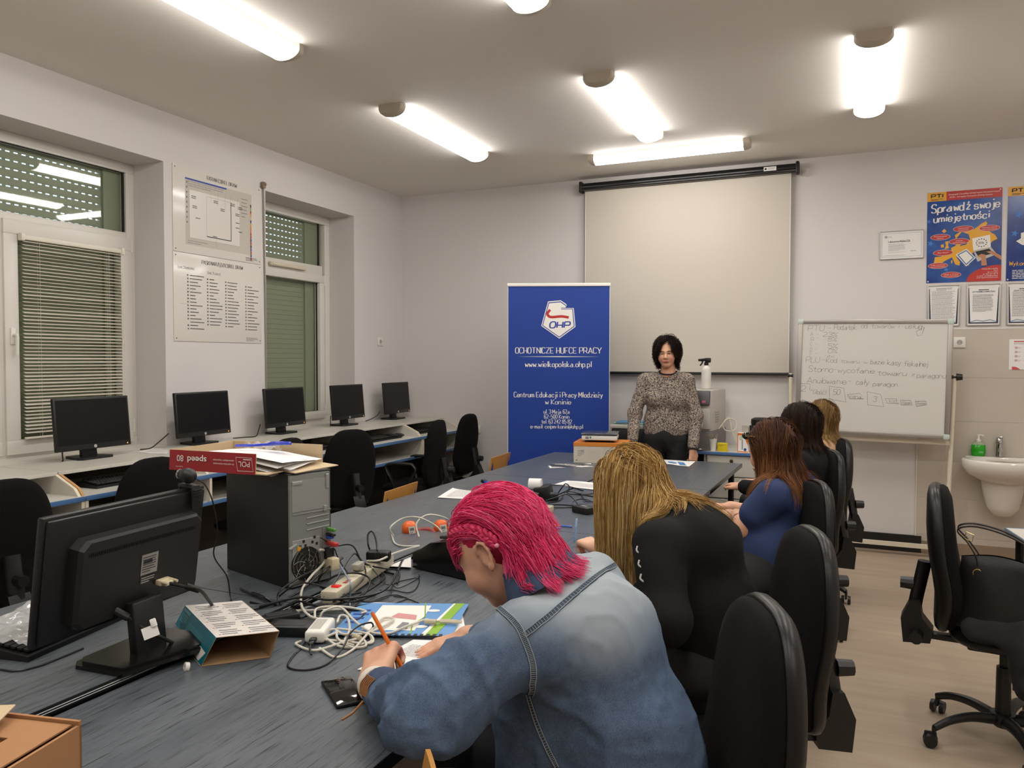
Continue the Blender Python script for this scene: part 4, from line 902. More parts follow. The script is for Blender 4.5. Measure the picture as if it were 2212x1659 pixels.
for a in (('PTU', 262, 220, 215, .043), ('-', 520, 205, 50, .03), ('Podatek', 612, 205, 290, .040), ('od', 965, 185, 80, .036), ('towarów', 1095, 185, 285, .034), ('i', 1420, 180, 16, .034), ('usług', 1515, 190, 205, .038),
          ('A', 300, 285, 38, .026), ('-', 385, 280, 25, .02), ('23%', 462, 295, 195, .034), ('B', 305, 345, 40, .024), ('-', 385, 330, 25, .02), ('8%', 535, 355, 115, .032), ('C', 300, 412, 28, .024), ('-', 370, 410, 28, .02), ('5%', 535, 445, 125, .036), ('D', 300, 482, 28, .024), ('-', 370, 472, 28, .02), ('0%', 540, 510, 120, .034), ('E', 298, 530, 30, .022), ('-', 370, 530, 30, .02), ('zw', 528, 565, 100, .026),
          ('PLU', 250, 635, 180, .042), ('-', 455, 620, 50, .03), ('Kod', 522, 632, 145, .036), ('towaru', 718, 635, 235, .030), ('w', 1018, 638, 40, .026), ('bazie', 1098, 642, 170, .036), ('kasy', 1312, 650, 165, .040), ('fiskalnej', 1515, 660, 290, .040),
          ('Storno', 285, 757, 325, .046), ('-', 625, 745, 35, .03), ('wycofanie', 680, 762, 470, .042), ('towaru', 1190, 782, 360, .040), ('z', 1618, 780, 35, .026), ('paragonu', 1680, 800, 345, .036),
          ('Anulowanie', 275, 908, 515, .046), ('-', 815, 890, 40, .03), ('cały', 920, 908, 165, .044), ('paragon', 1135, 920, 310, .036), ('2', 195, 1020, 70, .045), ('x', 320, 1010, 34, .02), ('(ilość)', 365, 1050, 165, .036), ('50', 625, 1045, 95, .040), ('cena', 845, 1088, 150, .030), ('3', 1145, 1118, 42, .038), ('kod', 1350, 1120, 95, .026), ('Razem', 1512, 1138, 112, .024), ('Razem', 1695, 1138, 108, .024)): hw(*a)
def pl(*P): F.line([(BX(a), BY(b)) for a, b in P], .0018, 0)
for P in (((150, 1010), (165, 915), (318, 920), (312, 1000)), ((575, 950), (585, 1108), (800, 1140), (765, 960), (560, 938)), ((815, 1042), (980, 1022), (1030, 1090), (850, 1098), (815, 1042)), ((1068, 998), (1080, 1165), (1285, 1180), (1240, 1025), (1062, 998)), ((1300, 1080), (1440, 1075), (1470, 1135), (1330, 1135), (1300, 1080)), ((1492, 1085), (1498, 1150), (1638, 1145), (1615, 1090), (1490, 1090)), ((1675, 1090), (1690, 1160), (1815, 1135), (1800, 1090), (1675, 1095)), ((1720, 160), (1750, 175), (1720, 270), (1670, 280), (1650, 225), (1720, 190))): pl(*P)
F.build('handwriting', [mat('marker_ink', '#55545a', .6)], t)
# ================================================================= SINK
M_cer = mat('ceramic', '#dcd6cd', .08, coat=.5)
t = thing('washbasin', 'white washbasin with half pedestal on the tiled wall', 'sink', (1.05, YB-.2, .6))
q = MB(); n = 40
def ring_(a, b, z, yc=0, back=0): return [(1.07+a*math.cos(2*PI*i/n), min(YB-.014, YB-.22+yc-b*math.sin(2*PI*i/n)*(1 if math.sin(2*PI*i/n) > 0 else .95)), z) for i in range(n)]
prof = [(.10, .10, .58, .06), (.20, .15, .61, .04), (.27, .20, .655, .01), (.305, .225, .71, 0), (.31, .23, .755, 0), (.30, .222, .768, 0), (.27, .19, .768, -.01), (.25, .17, .755, -.01), (.20, .13, .69, -.01), (.08, .06, .655, 0), (.02, .02, .65, 0)]
rs = [[q._v(p) for p in ring_(a, b, z+.03, y)] for a, b, z, y in prof]
for a, b in zip(rs, rs[1:]): q.skin(a, b)
q.face(rs[0]); q.face(rs[-1]); q.bb((.80, YB-.10, .765), (1.34, YB-.013, .80), bev=.012); q.build('basin', M_cer, t, smooth=60)
q = MB(); rs = [[q._v((1.05+a*math.cos(2*PI*i/n), min(YB-.014, YB-.12-b*math.sin(2*PI*i/n)), z)) for i in range(n)] for a, b, z in ((.15, .14, .645), (.135, .13, .55), (.11, .11, .43), (.07, .08, .37), (.02, .03, .355))]
for a, b in zip(rs, rs[1:]): q.skin(a, b)
q.face(rs[0]); q.face(rs[-1]); q.build('half_pedestal', M_cer, t, smooth=60)
q = MB(); q.cyl((1.05, YB-.092, .742), (1.05, YB-.105, .74), .011); q.build('overflow', mat('overflow_dark', '#3a2c28', .4), t)
f = thing('mixer_tap', 'chrome mixer tap on the washbasin', 'tap', (1.03, YB-.06, .80))
q = MB(); q.lathe([(.030, .80), (.024, .806), (.022, .83), (.022, .90), (.026, .905), (.026, .925), (.018, .95), (.001, .953)], (1.03, YB-.06, 0), 20); q.build('body', M_chrome, f)
q = MB(); q.tube(bez([(1.03, YB-.07, .85), (1.03, YB-.13, .868), (1.03, YB-.165, .855)], 6), .014, 12); q.build('spout', M_chrome, f)
q = MB(); q.box((1.035, YB-.085, .948), (.026, .075, .012), T(rx=-12), bev=.004); q.build('lever', M_chrome, f)
b = thing('soap_bottle', 'clear pump bottle of bright green liquid soap on the washbasin', 'soap bottle', (.893, YB-.06, .80))
K = T(.893, YB-.058, .80)
def bott(q, L_):
    rs = [[q._v((a*math.copysign(abs(math.cos(2*PI*i/24))**.7, math.cos(2*PI*i/24)), c*math.sin(2*PI*i/24), z)) for i in range(24)] for a, c, z in L_]
    for x, y in zip(rs, rs[1:]): q.skin(x, y)
    q.face(rs[0]); q.face(rs[-1])
q = MB(K); bott(q, [(.040, .024, .0), (.046, .028, .006), (.050, .030, .045), (.047, .028, .085), (.044, .026, .088)]); q.build('soap', mat('green_soap', '#1f9a12', .15, spec=.5, sss=.3), b, smooth=60)
q = MB(K); bott(q, [(.0445, .0265, .088), (.034, .022, .102), (.018, .016, .110), (.013, .013, .113)]); q.build('shoulder', mat('clear_green', '#b3c9a6', .1, alpha=.6), b, smooth=60)
q = MB(K); q.lathe([(.017, .112), (.018, .128), (.008, .132), (.006, .155), (.010, .157), (.009, .166), (.001, .167)], n=16); q.tube([(0, 0, .161), (.028, 0, .160), (.034, 0, .153)], .005, 8); q.build('pump', M_white, b)
F = Flat(K @ Matrix(((1, 0, 0, .012), (0, 0, -1, -.0295), (0, 1, 0, .032), (0, 0, 0, 1)))); F.rect(-.014, -.006, .03, .013, 1).up().stroke('MYDLO', .001, -.003, .007, 0, .16, width=.024); F.build('label', [C_blk, mat('label_green', '#7fcf7a', .4)], b)
# ================================================================= COUNTER BEHIND THE TABLE
CY, CZ = 6.37, .797
t = thing('wall_counter', 'grey counter with blue edge and locked drawers behind the standing woman', 'counter', (-1.2, 6.64, 0))
q = MB(); q.bb((-1.93, CY, CZ-.022), (-.62, YB-.012, CZ)); q.build('worktop', M_lam, t, smooth=0)
q = MB(); q.bb((-1.93, CY-.005, CZ-.026), (-.62, CY, CZ), bev=.002); q.bb((-.70, CY-.005, .40), (-.62, CY, .425)); q.build('edge_strip', M_blue, t)
q = MB(); q.bb((-1.08, CY+.03, .10), (-.64, YB-.05, CZ-.026)); q.bb((-1.92, CY+.05, .0), (-1.90, YB-.05, CZ-.026)); q.bb((-1.10, CY+.03, 0), (-1.085, YB-.05, CZ-.026)); q.build('carcass', M_lam, t, smooth=0)
q = MB()
q.bb((-1.90, YB-.14, .1), (-1.1, YB-.12, CZ-.026)); q.build('back_panel', M_dark, t, smooth=0)
for k, (z0, z1) in enumerate(((.60, .765), (.425, .59), (.12, .415))):
    q = MB(); q.bb((-1.07, CY+.012, z0), (-.65, CY+.03, z1), bev=.002); d = q.build('drawer', M_lam, t, smooth=0)
    q = MB(); q.cyl((-.88, CY+.012, z1-.04), (-.88, CY+.004, z1-.04), .014, n=16); q.cyl((-.87, CY+.006, z1-.04), (-.87, CY, z1-.04), .005, n=8); q.build('lock', mat('old_brass', '#6f6250', .35, .8), d)
# laser printer on the counter
M_pr = mat('printer_grey', '#b9b4ac', .4)
t = thing('laser_printer', 'grey office laser printer with pink display on the counter', 'printer', (-1.22, 6.62, CZ))
K = T(-1.245, 6.64, CZ+.075, rz=-6)
q = MB(K); q.bb((-.23, -.22, .01), (.225, .24, .42), bev=.02); q.build('body', M_pr, t)
q = MB(K); q.bb((-.235, -.225, -.075), (.23, .24, .09), bev=.012); q.build('paper_tray', mat('printer_dark', '#6d6966', .5), t)
q = MB(K); q.bb((.02, -.238, .10), (.22, -.218, .27), bev=.006); q.build('front_door', M_pr, t)
q = MB(K); q.box((.13, -.225, .355), (.17, .03, .12), T(rx=-14), bev=.008); q.build('control_panel', mat('panel_grey', '#4c484c', .4), t)
q = MB(K); q.box((.17, -.243, .325), (.075, .006, .045), T(rx=-14)); q.box((.17, -.247, .325), (.03, .004, .02), T(rx=-14)); q.build('display', mat('pink_panel', '#a8566a', .4), t)
q = MB(K); q.box((.10, -.242, .335), (.055, .008, .055), T(rx=-14)); q.build('output_slot', M_dark, t)
q = MB(K)
for z in (.15, .17, .19, .21, .23): q.box((.2265, -.05, z), (.003, .10, .006))
q.build('vent', mat('printer_dark2', '#8a8680', .5), t)
F = Flat(K @ Matrix(((1, 0, 0, .03), (0, 0, -1, -.2395), (0, 1, 0, .12), (0, 0, 0, 1)))); F.poly([(0, 0), (.13, 0), (.13, .12), (.06, .15), (0, .12)], 0); F.build('paper_note', [M_paper], t)
q = MB(); q.tube(bez([(-1.02, 6.62, .96), (-.96, 6.70, 1.04), (-.90, 6.74, 1.02), (-.90, 6.72, .95), (-.97, 6.70, .94), (-1.0, 6.72, .99), (-.95, 6.72, 1.05), (-.92, 6.7, .93), (-.88, 6.70, .84), (-.80, 6.68, .806), (-.76, 6.66, .805)], 7), .0045, 6)
q.build('printer_cable', M_cream, None, label='beige cable looping behind the grey printer', cat='cable')
# black desktop device left of the printer and papers (behind the woman)
t = thing('inkjet_printer', 'dark flat printer behind the scale on the counter', 'printer', (-1.70, 6.6, CZ))
q = MB(); q.bb((-1.90, 6.45, CZ), (-1.50, 6.80, CZ+.15), bev=.015); q.build('body', M_black, t)
q = MB(); q.bb((-1.91, 6.44, CZ+.15), (-1.49, 6.81, CZ+.185), bev=.01); q.build('lid', M_pr, t)
for k, (c, dz) in enumerate((('#4f9a8f', 0), ('#cfd6d8', .006), ('#2c7fb0', .012))):
    q = MB(); q.box((-1.74+.01*k, 6.58, CZ+.188+dz+.0025), (.30, .22, .005), T(rz=4*k-3)); q.build('folder', mat('folder%d' % k, c, .4), None, label=['green folder lying on the flat printer lid', 'pale folder between two coloured ones on the printer lid', 'blue folder on top of the flat printer'][k], cat='folder', group='folders stacked on the printer lid')
# spray bottle standing on the laser printer
t = thing('spray_bottle', 'white spray bottle with black trigger standing on the grey printer', 'spray bottle', (-1.13, 6.55, 1.295))
K = T(-1.115, 6.56, CZ+.496, rz=0)
q = MB(K); q.lathe([(.036, 0), (.040, .004), (.040, .16), (.036, .175), (.018, .195), (.014, .20), (.001, .20)], n=24); q.build('bottle', mat('bottle_white', '#d8d4cc', .35), t)
q = MB(K); q.cyl((0, 0, .198), (0, 0, .222), .018, n=16); q.box((-.01, 0, .245), (.085, .022, .024), T(ry=-6), bev=.008); q.box((.012, 0, .24), (.05, .024, .04), bev=.008); q.cyl((-.05, 0, .243), (-.066, 0, .241), .011, n=10); q.tube(bez([(-.03, 0, .235), (-.036, 0, .215), (-.052, 0, .195)], 5), .006, 8); q.build('trigger_head', M_black, t)
# small things on the counter
def at_c(u, v): return onz(u, v, CZ)
t = thing('stirrer_cup', 'white paper cup full of wooden stirrers on the counter', 'cup', (-1.0, 6.40, CZ)); K = T(-1.035, 6.42, CZ+.001)
q = MB(K); q.lathe([(.026, 0), (.034, .095), (.035, .097), (.032, .097), (.025, .004), (.001, .004)], n=24); q.build('cup', M_white, t, smooth=50)
R = random.Random(2)
for k in range(14):
    a = R.uniform(0, 6.28); q = MB(K); b_ = Vector((.012*math.cos(a), .012*math.sin(a), .006)); e = Vector((.036*math.cos(a+.3), .036*math.sin(a+.3), R.uniform(.115, .14))); q.strap([b_, e], (0, 1, .1), .006, .0016); q.build('stirrer', mat('birch', '#cbb083', .6), t, smooth=0)
q = MB(); q.box((-.955, 6.42, CZ+.0345), (.075, .045, .068), T(rz=-5), bev=.001); yb = q.build('box', mat('yellow_carton', '#d8c21c', .4), None, label='small yellow carton beside the stirrer cup', cat='box')
F = Flat(T(-.955, 6.3965, CZ+.0345, rz=-5) @ Matrix(((1, 0, 0, 0), (0, 0, -1, .0005), (0, 1, 0, 0), (0, 0, 0, 1)))); F.greek(-.03, .005, .06, .02, 2, 0, 1, .5); F.build('print', [mat('dim_gold', '#a8940e', .5)], yb)
t = thing('carton', 'white and orange carton printed with a pen shape, on the counter', 'box', (-.80, 6.44, CZ)); K = T(-.795, 6.44, CZ, rz=-8)
q = MB(K); q.box((0, 0, .078), (.085, .05, .155)); q.build('carton_body', M_paper, t, smooth=0)
q = MB(K); q.box((.012, .018, .185), (.06, .002, .055), T(rx=8)); q.build('flap', mat('carton_grey', '#b5ada0', .6), t, smooth=0)
F = Flat(K @ Matrix(((1, 0, 0, -.0425), (0, 0, -1, -.0252), (0, 1, 0, 0), (0, 0, 0, 1)))); F.rect(0, .135, .085, .018, 0).rect(0, 0, .006, .14, 0).poly([(.05, .135), (.085, .135), (.085, .05), (.07, .085)], 0).rect(.0, .0, .085, .008, 0).up().rect(.018, .10, .02, .024, 1).rect(.036, .02, .007, .08, 2).ell(.062, .022, .011, .012, 3).up().rect(.022, .104, .012, .016, 4); F.stroke('1', .068, .115, .016, 2, .2, width=.005); F.build('print', [C_org, C_grn, C_gry, C_blu, C_wht], t)
t = thing('thermos_kettle', 'steel and black thermo pot behind the brown-haired student', 'kettle', (-.69, 6.50, CZ)); K = T(-.665, 6.50, CZ)
q = MB(K); q.lathe([(.075, 0), (.078, .01), (.078, .20), (.070, .235)], n=30); q.build('body', M_chrome, t)
q = MB(K); q.lathe([(.078, .215), (.082, .235), (.080, .262), (.06, .275), (.001, .278)], n=30); q.lathe([(.0785, .075), (.0785, .09), (.070, .09)], n=30); q.tube(bez([(.075, 0, .25), (.12, 0, .23), (.125, 0, .12), (.08, 0, .05)], 6), .011, 8); q.box((-.075, -.03, .16), (.02, .05, .11), T(rz=30), bev=.008); q.build('lid_and_handle', M_black, t)
t = thing('metal_plate', 'round steel tray with small white things on the counter', 'tray', (-1.15, 6.40, CZ)); K = T(-1.165, 6.415, CZ)
q = MB(K); q.lathe([(.06, 0), (.075, .006), (.085, .014), (.083, .015), (.06, .004), (.001, .004)], n=36); q.build('dish', M_alu, t)
q = MB(K)
for a, b in ((.02, .01), (-.02, .02), (.0, -.03), (.035, -.02)): q.ell((a, b, .010), (.012, .009, .006))
q.build('sachet', M_white, t)
# ================================================================= ON THE LONG TABLE
ZL = .772
def tt(u, v, h):
    """point at height h above whichever table top is under it"""
    p = onz(u, v, ZL+h); return p if (p.x < -1.606 and p.y < 3.0) else onz(u, v, TZ+h)
M_gmet = mat('case_steel', '#8b8e89', .4, .35)
M_card = mat('cardboard', '#a87a52', .85, var=(5, .3, '#93683f'))
M_cardi = mat('cardboard_inside', '#c2ad8c', .9)
def sidez(p, x, y): return Matrix(((x[0], y[0], 0, p[0]), (x[1], y[1], 0, p[1]), (x[2], y[2], 0, p[2]), (0, 0, 0, 1)))
def pl3(o, x, y): return frame(o, x, y)
# -- computer monitor turned away, back towards us
MT = T(-1.700, 1.440, ZL, rz=183.5)
t = thing('desk_monitor', 'large black monitor with its back turned to us at the left of the table', 'monitor', MT.translation)
P = MT @ T(.035, 0, .243, ry=-8)
q = MB(P); q.box((0, 0, 0), (.020, .515, .315), bev=.005); q.box((-.013, 0, 0), (.012, .50, .30), bev=.005); q.build('housing', M_black, t)
q = MB(P); q.box((.0102, 0, .008), (.001, .49, .275)); q.build('screen', M_scr, t)
q = MB(P); A = [(-.20, -.13), (.17, -.13), (.19, -.11), (.19, .075), (.17, .095), (-.20, .095), (-.22, .075), (-.22, -.11)]
rs = [[q._v((x, y*s_, (z+.02)*s_-.02)) for y, z in A] for x, s_ in ((-.018, 1), (-.045, .98), (-.055, .94))]
q.skin(rs[0], rs[1]); q.skin(rs[1], rs[2]); q.face(rs[2]); q.face(rs[0]); q.build('rear_bulge', mat('black_matte', '#0e0e0d', .55), t, smooth=0)
q = MB(P); 
for k in range(60): q.box((-.0555, -.18+k*.0058, .058), (.002, .0022, .010))
q.build('vent_slots', mat('slot_black', '#000000', .8), t, smooth=0)
q = MB(P); q.box((-.0485, -.01, .079), (.009, .345, .004), bev=.001); q.build('top_ridge', mat('plastic_sheen', '#4a4742', .3), t)
F = Flat(P @ Matrix(((0, 0, -1, -.0556), (-1, 0, 0, .0), (0, 1, 0, -.0), (0, 0, 0, 1)))); F.rect(.00, -.035, .055, .055, 0).rect(0, -.060, .055, .024, 3).up().greek(.004, -.03, .045, .045, 7, 1, 3, .4).greek(.004, -.058, .045, .018, 3, 2, 3, .4).rect(.006, -.005, .03, .010, 1)
for x, z in ((-.05, .03), (.075, .03), (-.05, -.08), (.075, -.08)): F.ell(x, z, .004, .004, 3)
F.build('rating_label', [mat('label_silver', '#8f8c86', .4), C_blk, C_lgr, mat('slot_dark', '#050505', .3)], t)
q = MB(P); q.box((-.062, -.075, -.068), (.022, .040, .014), bev=.003); q.box((-.078, -.075, -.068), (.016, .030, .011), bev=.003)
for d in (-.016, .016): q.cyl((-.06, -.075+d, -.063), (-.095, -.075+d, -.063), .004, n=8)
q.build('video_plug', mat('plug_beige', '#c9bd9c', .5), t)
q = MB(MT); q.box((-.035, .0, .07), (.028, .10, .15), T(ry=6), bev=.006); q.build('neck', M_black, t)
q = MB(MT); q.prism([(-.16, -.07), (-.13, -.15), (.05, -.14), (.07, -.12), (.07, .12), (.05, .14), (-.10, .14), (-.13, .03)], 0, .010); q.prism([(-.15, -.06), (-.12, -.135), (.04, -.13), (.06, -.11), (.06, .11), (.04, .13), (-.09, .13), (-.12, .03)], .010, .018); q.build('base', mat('base_gloss', '#10100e', .18), t)
q = MB(); c0 = P @ Vector((-.085, -.075, -.068)); q.tube(bez([c0, P @ Vector((-.12, -.085, -.07)), P @ Vector((-.15, -.12, -.085)), onz(470, 1318, ZL+.02), onz(520, 1325, ZL+.006)], 8), .0045, 8); q.tube([P @ Vector((-.125, -.092, -.071)), P @ Vector((-.147, -.117, -.083))], .009, 10); q.build('video_cable', M_dark, t)
q = MB(); q.tube(bez([P @ Vector((-.05, .07, -.105)), P @ Vector((-.085, .05, -.125)), P @ Vector((-.11, .02, -.16)), onz(345, 1375, ZL+.05), onz(385, 1390, ZL+.006), onz(425, 1375, ZL+.006)], 8), .0045, 8); q.tube([P @ Vector((-.052, .068, -.107)), P @ Vector((-.082, .052, -.123))], .010, 10); q.build('power_cable', M_dark, t)
K = pl3(onz(325, 1365, ZL+.10), (.45, .55, .2), (-.3, .2, 1)); q = MB(K); q.box((0, 0, 0), (.036, .028, .001)); q.box((.012, .018, 0), (.014, .02, .010), bev=.002); q.build('cable_tag', M_paper, t)
# -- webcam clipped on top of it
K = P @ T(0, -.205, .158)
t = thing('webcam', 'black webcam with its clip hooked over the turned monitor', 'webcam', K.translation)
q = MB(K); q.box((0, 0, .004), (.05, .036, .010), bev=.003); q.box((-.028, 0, -.025), (.006, .034, .06), T(ry=8), bev=.002); q.box((.02, 0, -.002), (.006, .034, .02), bev=.002)
for k in range(4): q.box((-.032, 0, -.002-.008*k), (.003, .032, .003))
q.build('clip', M_black, t)
q = MB(K); q.ell((0, .008, .034), (.026, .021, .022)); q.cyl((.014, .008, .034), (.030, .008, .034), .015, .013, 14); q.build('camera_ball', M_black, t)
q = MB(K); q.cyl((.026, .008, .034), (.0315, .008, .034), .014, n=16, caps=False); q.tube([(-.0, .006, .012), (0, .006, .02)], .010); q.build('lens_ring', M_chrome, t)
q = MB(); q.tube(bez([K @ Vector((-.02, -.002, .028)), K @ Vector((-.04, -.02, .01)), K @ Vector((-.05, -.05, -.05)), onz(470, 1150, 1.0), onz(462, 1200, .92), onz(490, 1245, .84), onz(497, 1285, .775), onz(500, 1300, ZL+.004)], 8), .0022, 6); q.build('cord', M_dark, t)
# -- tower
KT = T(-1.695, 2.035, ZL, rz=-17)
TD, TW, TH = .40, .172, .385
t = thing('computer_tower', 'black and steel computer tower standing on the table, cables in its back', 'computer', KT.translation)
q = MB(KT); q.box((-TD/2-.004, TW/2, TH/2), (TD-.008, TW, TH), bev=.003); q.build('side_cover', mat('tower_black', '#0a0a0a', .5), t)
q = MB(KT); q.box((-.003, TW*.47, TH/2), (.010, TW*.92, TH-.014)); q.build('rear_plate', M_gmet, t, smooth=0)
def RP(y, z, d=.0022): return KT @ Matrix(((0, 0, 1, d), (1, 0, 0, y*TW), (0, 1, 0, z*TH), (0, 0, 0, 1)))
q = MB(RP(0, 0)); 
q.box((TW*.47, TH*.80, 0), (TW*.84, TH*.27, .003)); q.box((TW*.5, TH*.645, .001), (TW*.88, .003, .004))
for k in range(3): q.box((TW*.64, TH*(.60-.052*k), .001), (TW*.52, .004, .004), T(rz=2), bev=.001)
q.box((TW*.36, TH*.24, .001), (TW*.62, TH*.36, .003), bev=.001); q.box((TW*.16, TH*.915, .003), (TW*.22, .012, .006), bev=.002); q.box((TW*.86, TH*.90, .003), (.012, .05, .006), bev=.002); q.box((TW*.80, TH*.66, .003), (.012, .02, .008), bev=.002); q.box((TW*.06, TH*.37, .003), (.03, .008, .010), T(rz=25), bev=.002)
q.build('slot_covers', mat('steel_light', '#a3a5a0', .35, .4), t, smooth=0)
q = MB(RP(0, 0)); c = (TW*.36, TH*.20)
for r in (.058, .044, .030, .016): q.tube([(c[0]+r*.9*math.cos(a), c[1]+r*math.sin(a), .005) for a in [2*PI*i/28 for i in range(28)]], .0013, 5, closed=True)
for i in range(8): q.tube([(c[0]+r*.9*math.cos(i*PI/4+r*12), c[1]+r*math.sin(i*PI/4+r*12), .005) for r in (.01, .025, .04, .058)], .0015, 5)
q.build('fan_guard', M_chrome, t)
q = MB(RP(0, 0)); q.cyl((c[0], c[1], .0015), (c[0], c[1], .0035), .058, n=30); 
for x, y in ((.22, .36), (.30, .40), (.34, .36), (.5, .38), (.55, .42), (.60, .36)): q.box((TW*x, TH*y, .003), (.008, .009, .002))
q.build('fan_opening', M_dark, t, smooth=0)
q = MB(RP(0, 0)); q.box((TW*.84, TH*.28, .002), (.034, TH*.40, .004)); q.build('port_plate', mat('io_steel', '#a4a39c', .35, .7), t, smooth=0)
q = MB(RP(0, 0)); q.box((TW*.19, TH*.345, .004), (.013, .014, .001)); q.build('warning_label', C_yel, t)
for nm, z, s_, m_, L_ in (('audio_plug', .47, (.012, .012), mat('plug_green', '#4f8f3a', .4), .045), ('usb_plug', .425, (.018, .010), M_black, .04), ('usb_plug', .40, (.018, .010), mat('plug_blue', '#2c4fae', .4), .03), ('network_plug', .345, (.018, .014), mat('plug_red', '#b4302a', .35), .055), ('video_plug', .255, (.034, .04), M_black, .02), ('video_plug', .17, (.032, .040), mat('plug_beige', '#b3a88a', .5), .05)):
    q = MB(RP(.86, z)); q.box((0, 0, L_/2), (*s_, L_), bev=.004); q.build(nm, m_, t)
# cables that grow out of the back, drawn as separate things
def cab(pts, r, m, label, cat='cable', group=None, name='cable'):
    q = MB(); q.tube(bez([tt(u, v, h) for u, v, h in pts], 9), r, 7); return q.build(name, m, None, label=label, cat=cat, group=group)
M_wc = mat('cable_white', '#c9c4b6', .4); M_gc = mat('cable_grey', '#8f959c', .35); M_bc = mat('cable_black', '#0c0c0c', .35)
cab([(692, 1187, .125), (704, 1192, .12), (700, 1215, .09), (672, 1245, .04), (652, 1275, .03), (652, 1310, .02), (668, 1330, .012), (690, 1338, .008)], .0042, M_wc, 'white network cable running from the red plug down the front', group=None)
cab([(693, 1162, .17), (706, 1170, .16), (722, 1185, .13), (728, 1200, .10), (742, 1225, .06), (765, 1250, .03), (800, 1258, .01), (812, 1266, .006)], .0022, M_bc, 'thin black audio cable from the green plug')
cab([(735, 1222, .05), (752, 1250, .06), (757, 1262, .06), (756, 1290, .012), (756, 1310, .006)], .0030, mat('bluegrey_cable', '#8f9cae', .25), 'stiff blue-grey cable bent over the white power strip')
GC = 'black cables tangled around the tower'
lab_c = 'black cable in the tangle between the tower and the white power strip'
BL = [[(700, 1225, .05), (660, 1240, .05), (612, 1270, .03), (600, 1292, .02), (618, 1318, .008), (640, 1322, .008)],
 [(600, 1290, .01), (640, 1262, .05), (680, 1262, .05), (735, 1280, .03), (790, 1300, .006), (840, 1290, .006)],
 [(690, 1240, .04), (650, 1275, .03), (600, 1300, .01), (560, 1290, .006), (520, 1272, .006)],
 [(540, 1300, .006), (600, 1312, .012), (680, 1306, .02), (740, 1312, .012), (800, 1305, .006)],
 [(545, 1318, .006), (620, 1298, .02), (700, 1290, .025), (760, 1300, .02), (812, 1285, .006)],
 [(590, 1330, .006), (640, 1300, .025), (700, 1310, .02), (770, 1290, .012), (830, 1250, .012), (820, 1232, .006), (850, 1240, .006)],
 [(705, 1255, .02), (730, 1242, .06), (770, 1238, .06), (798, 1250, .05), (790, 1280, .02), (760, 1300, .006)],
 [(720, 1180, .10), (760, 1178, .10), (780, 1210, .07), (800, 1222, .05), (830, 1228, .05), (862, 1234, .012), (858, 1260, .006)],
 [(740, 1205, .07), (700, 1235, .05), (690, 1262, .03), (730, 1285, .02), (780, 1280, .01)],
 [(650, 1335, .006), (700, 1318, .012), (760, 1318, .012), (790, 1320, .008), (770, 1340, .008), (745, 1325, .008), (775, 1300, .012)],
 [(770, 1215, .05), (800, 1225, .05), (830, 1260, .012), (846, 1262, .012), (862, 1270, .006), (902, 1250, .006), (905, 1240, .006)],
 [(845, 1285, .003), (850, 1262, .003), (880, 1252, .003), (905, 1250, .003), (898, 1272, .003), (880, 1280, .003), (850, 1275, .003), (820, 1275, .003)],
 [(800, 1300, .003), (850, 1285, .003), (885, 1295, .003), (905, 1303, .003)], [(855, 1303, .003), (880, 1292, .003), (850, 1288, .003)],
 [(620, 1330, .008), (600, 1310, .02), (570, 1290, .03), (545, 1280, .01)], [(530, 1308, .006), (570, 1320, .01), (610, 1328, .01)],
 [(700, 1290, .03), (720, 1262, .05), (760, 1200, .06), (775, 1205, .06), (790, 1240, .05), (760, 1275, .03), (720, 1300, .02)],
 [(560, 1310, .01), (650, 1290, .04), (720, 1295, .03), (830, 1275, .02), (870, 1210, .01), (885, 1195, .006)]]
for k, b_ in enumerate(BL): cab(b_, [.0034, .0028, .0040][k % 3] if k not in (10, 11, 12, 13) else .0018, M_bc, lab_c, group=GC)
cab([(640, 1322, .008), (665, 1355, .003), (688, 1345, .02), (650, 1400, .003), (635, 1415, .003), (622, 1440, .003), (660, 1447, .003), (705, 1435, .003), (740, 1400, .012), (755, 1370, .03), (775, 1352, .035), (800, 1345, .03), (806, 1352, .02), (800, 1362, .008)], .0026, M_bc, 'black usb cable curving around the front of the white coil')
# white coil of cable
t_l = 'off-white cable coiled in front of the tower'
WCL = [[(690, 1338, .008), (700, 1320, .03), (735, 1312, .03), (765, 1340, .02), (800, 1365, .012), (840, 1368, .012), (880, 1352, .016), (915, 1340, .016), (925, 1338, .016)],
 [(650, 1385, .006), (640, 1392, .006), (680, 1405, .006), (740, 1388, .01), (780, 1380, .01), (790, 1395, .006), (760, 1398, .006), (730, 1380, .015), (725, 1360, .02), (700, 1365, .02)],
 [(690, 1400, .006), (725, 1420, .003), (760, 1405, .004), (780, 1385, .012), (795, 1370, .012), (802, 1385, .004), (770, 1395, .004)],
 [(730, 1365, .02), (700, 1380, .012), (740, 1385, .008), (800, 1390, .004), (800, 1372, .012), (760, 1362, .02), (728, 1358, .02)],
 [(727, 1362, .02), (745, 1370, .02), (790, 1368, .012), (830, 1352, .016), (850, 1338, .016), (830, 1335, .016), (812, 1350, .016), (790, 1375, .008)],
 [(680, 1335, .01), (684, 1315, .02), (720, 1310, .02), (760, 1313, .02), (790, 1320, .012), (780, 1325, .012)],
 [(728, 1345, .02), (735, 1330, .03), (750, 1333, .03), (755, 1360, .02), (745, 1385, .008), (765, 1395, .004)], [(700, 1375, .012), (730, 1395, .006), (770, 1400, .003)],
 [(600, 1320, .003), (690, 1318, .012), (740, 1316, .015)]]
for b_ in WCL: cab(b_, .0036, M_wc, t_l, group='off-white cable coils')
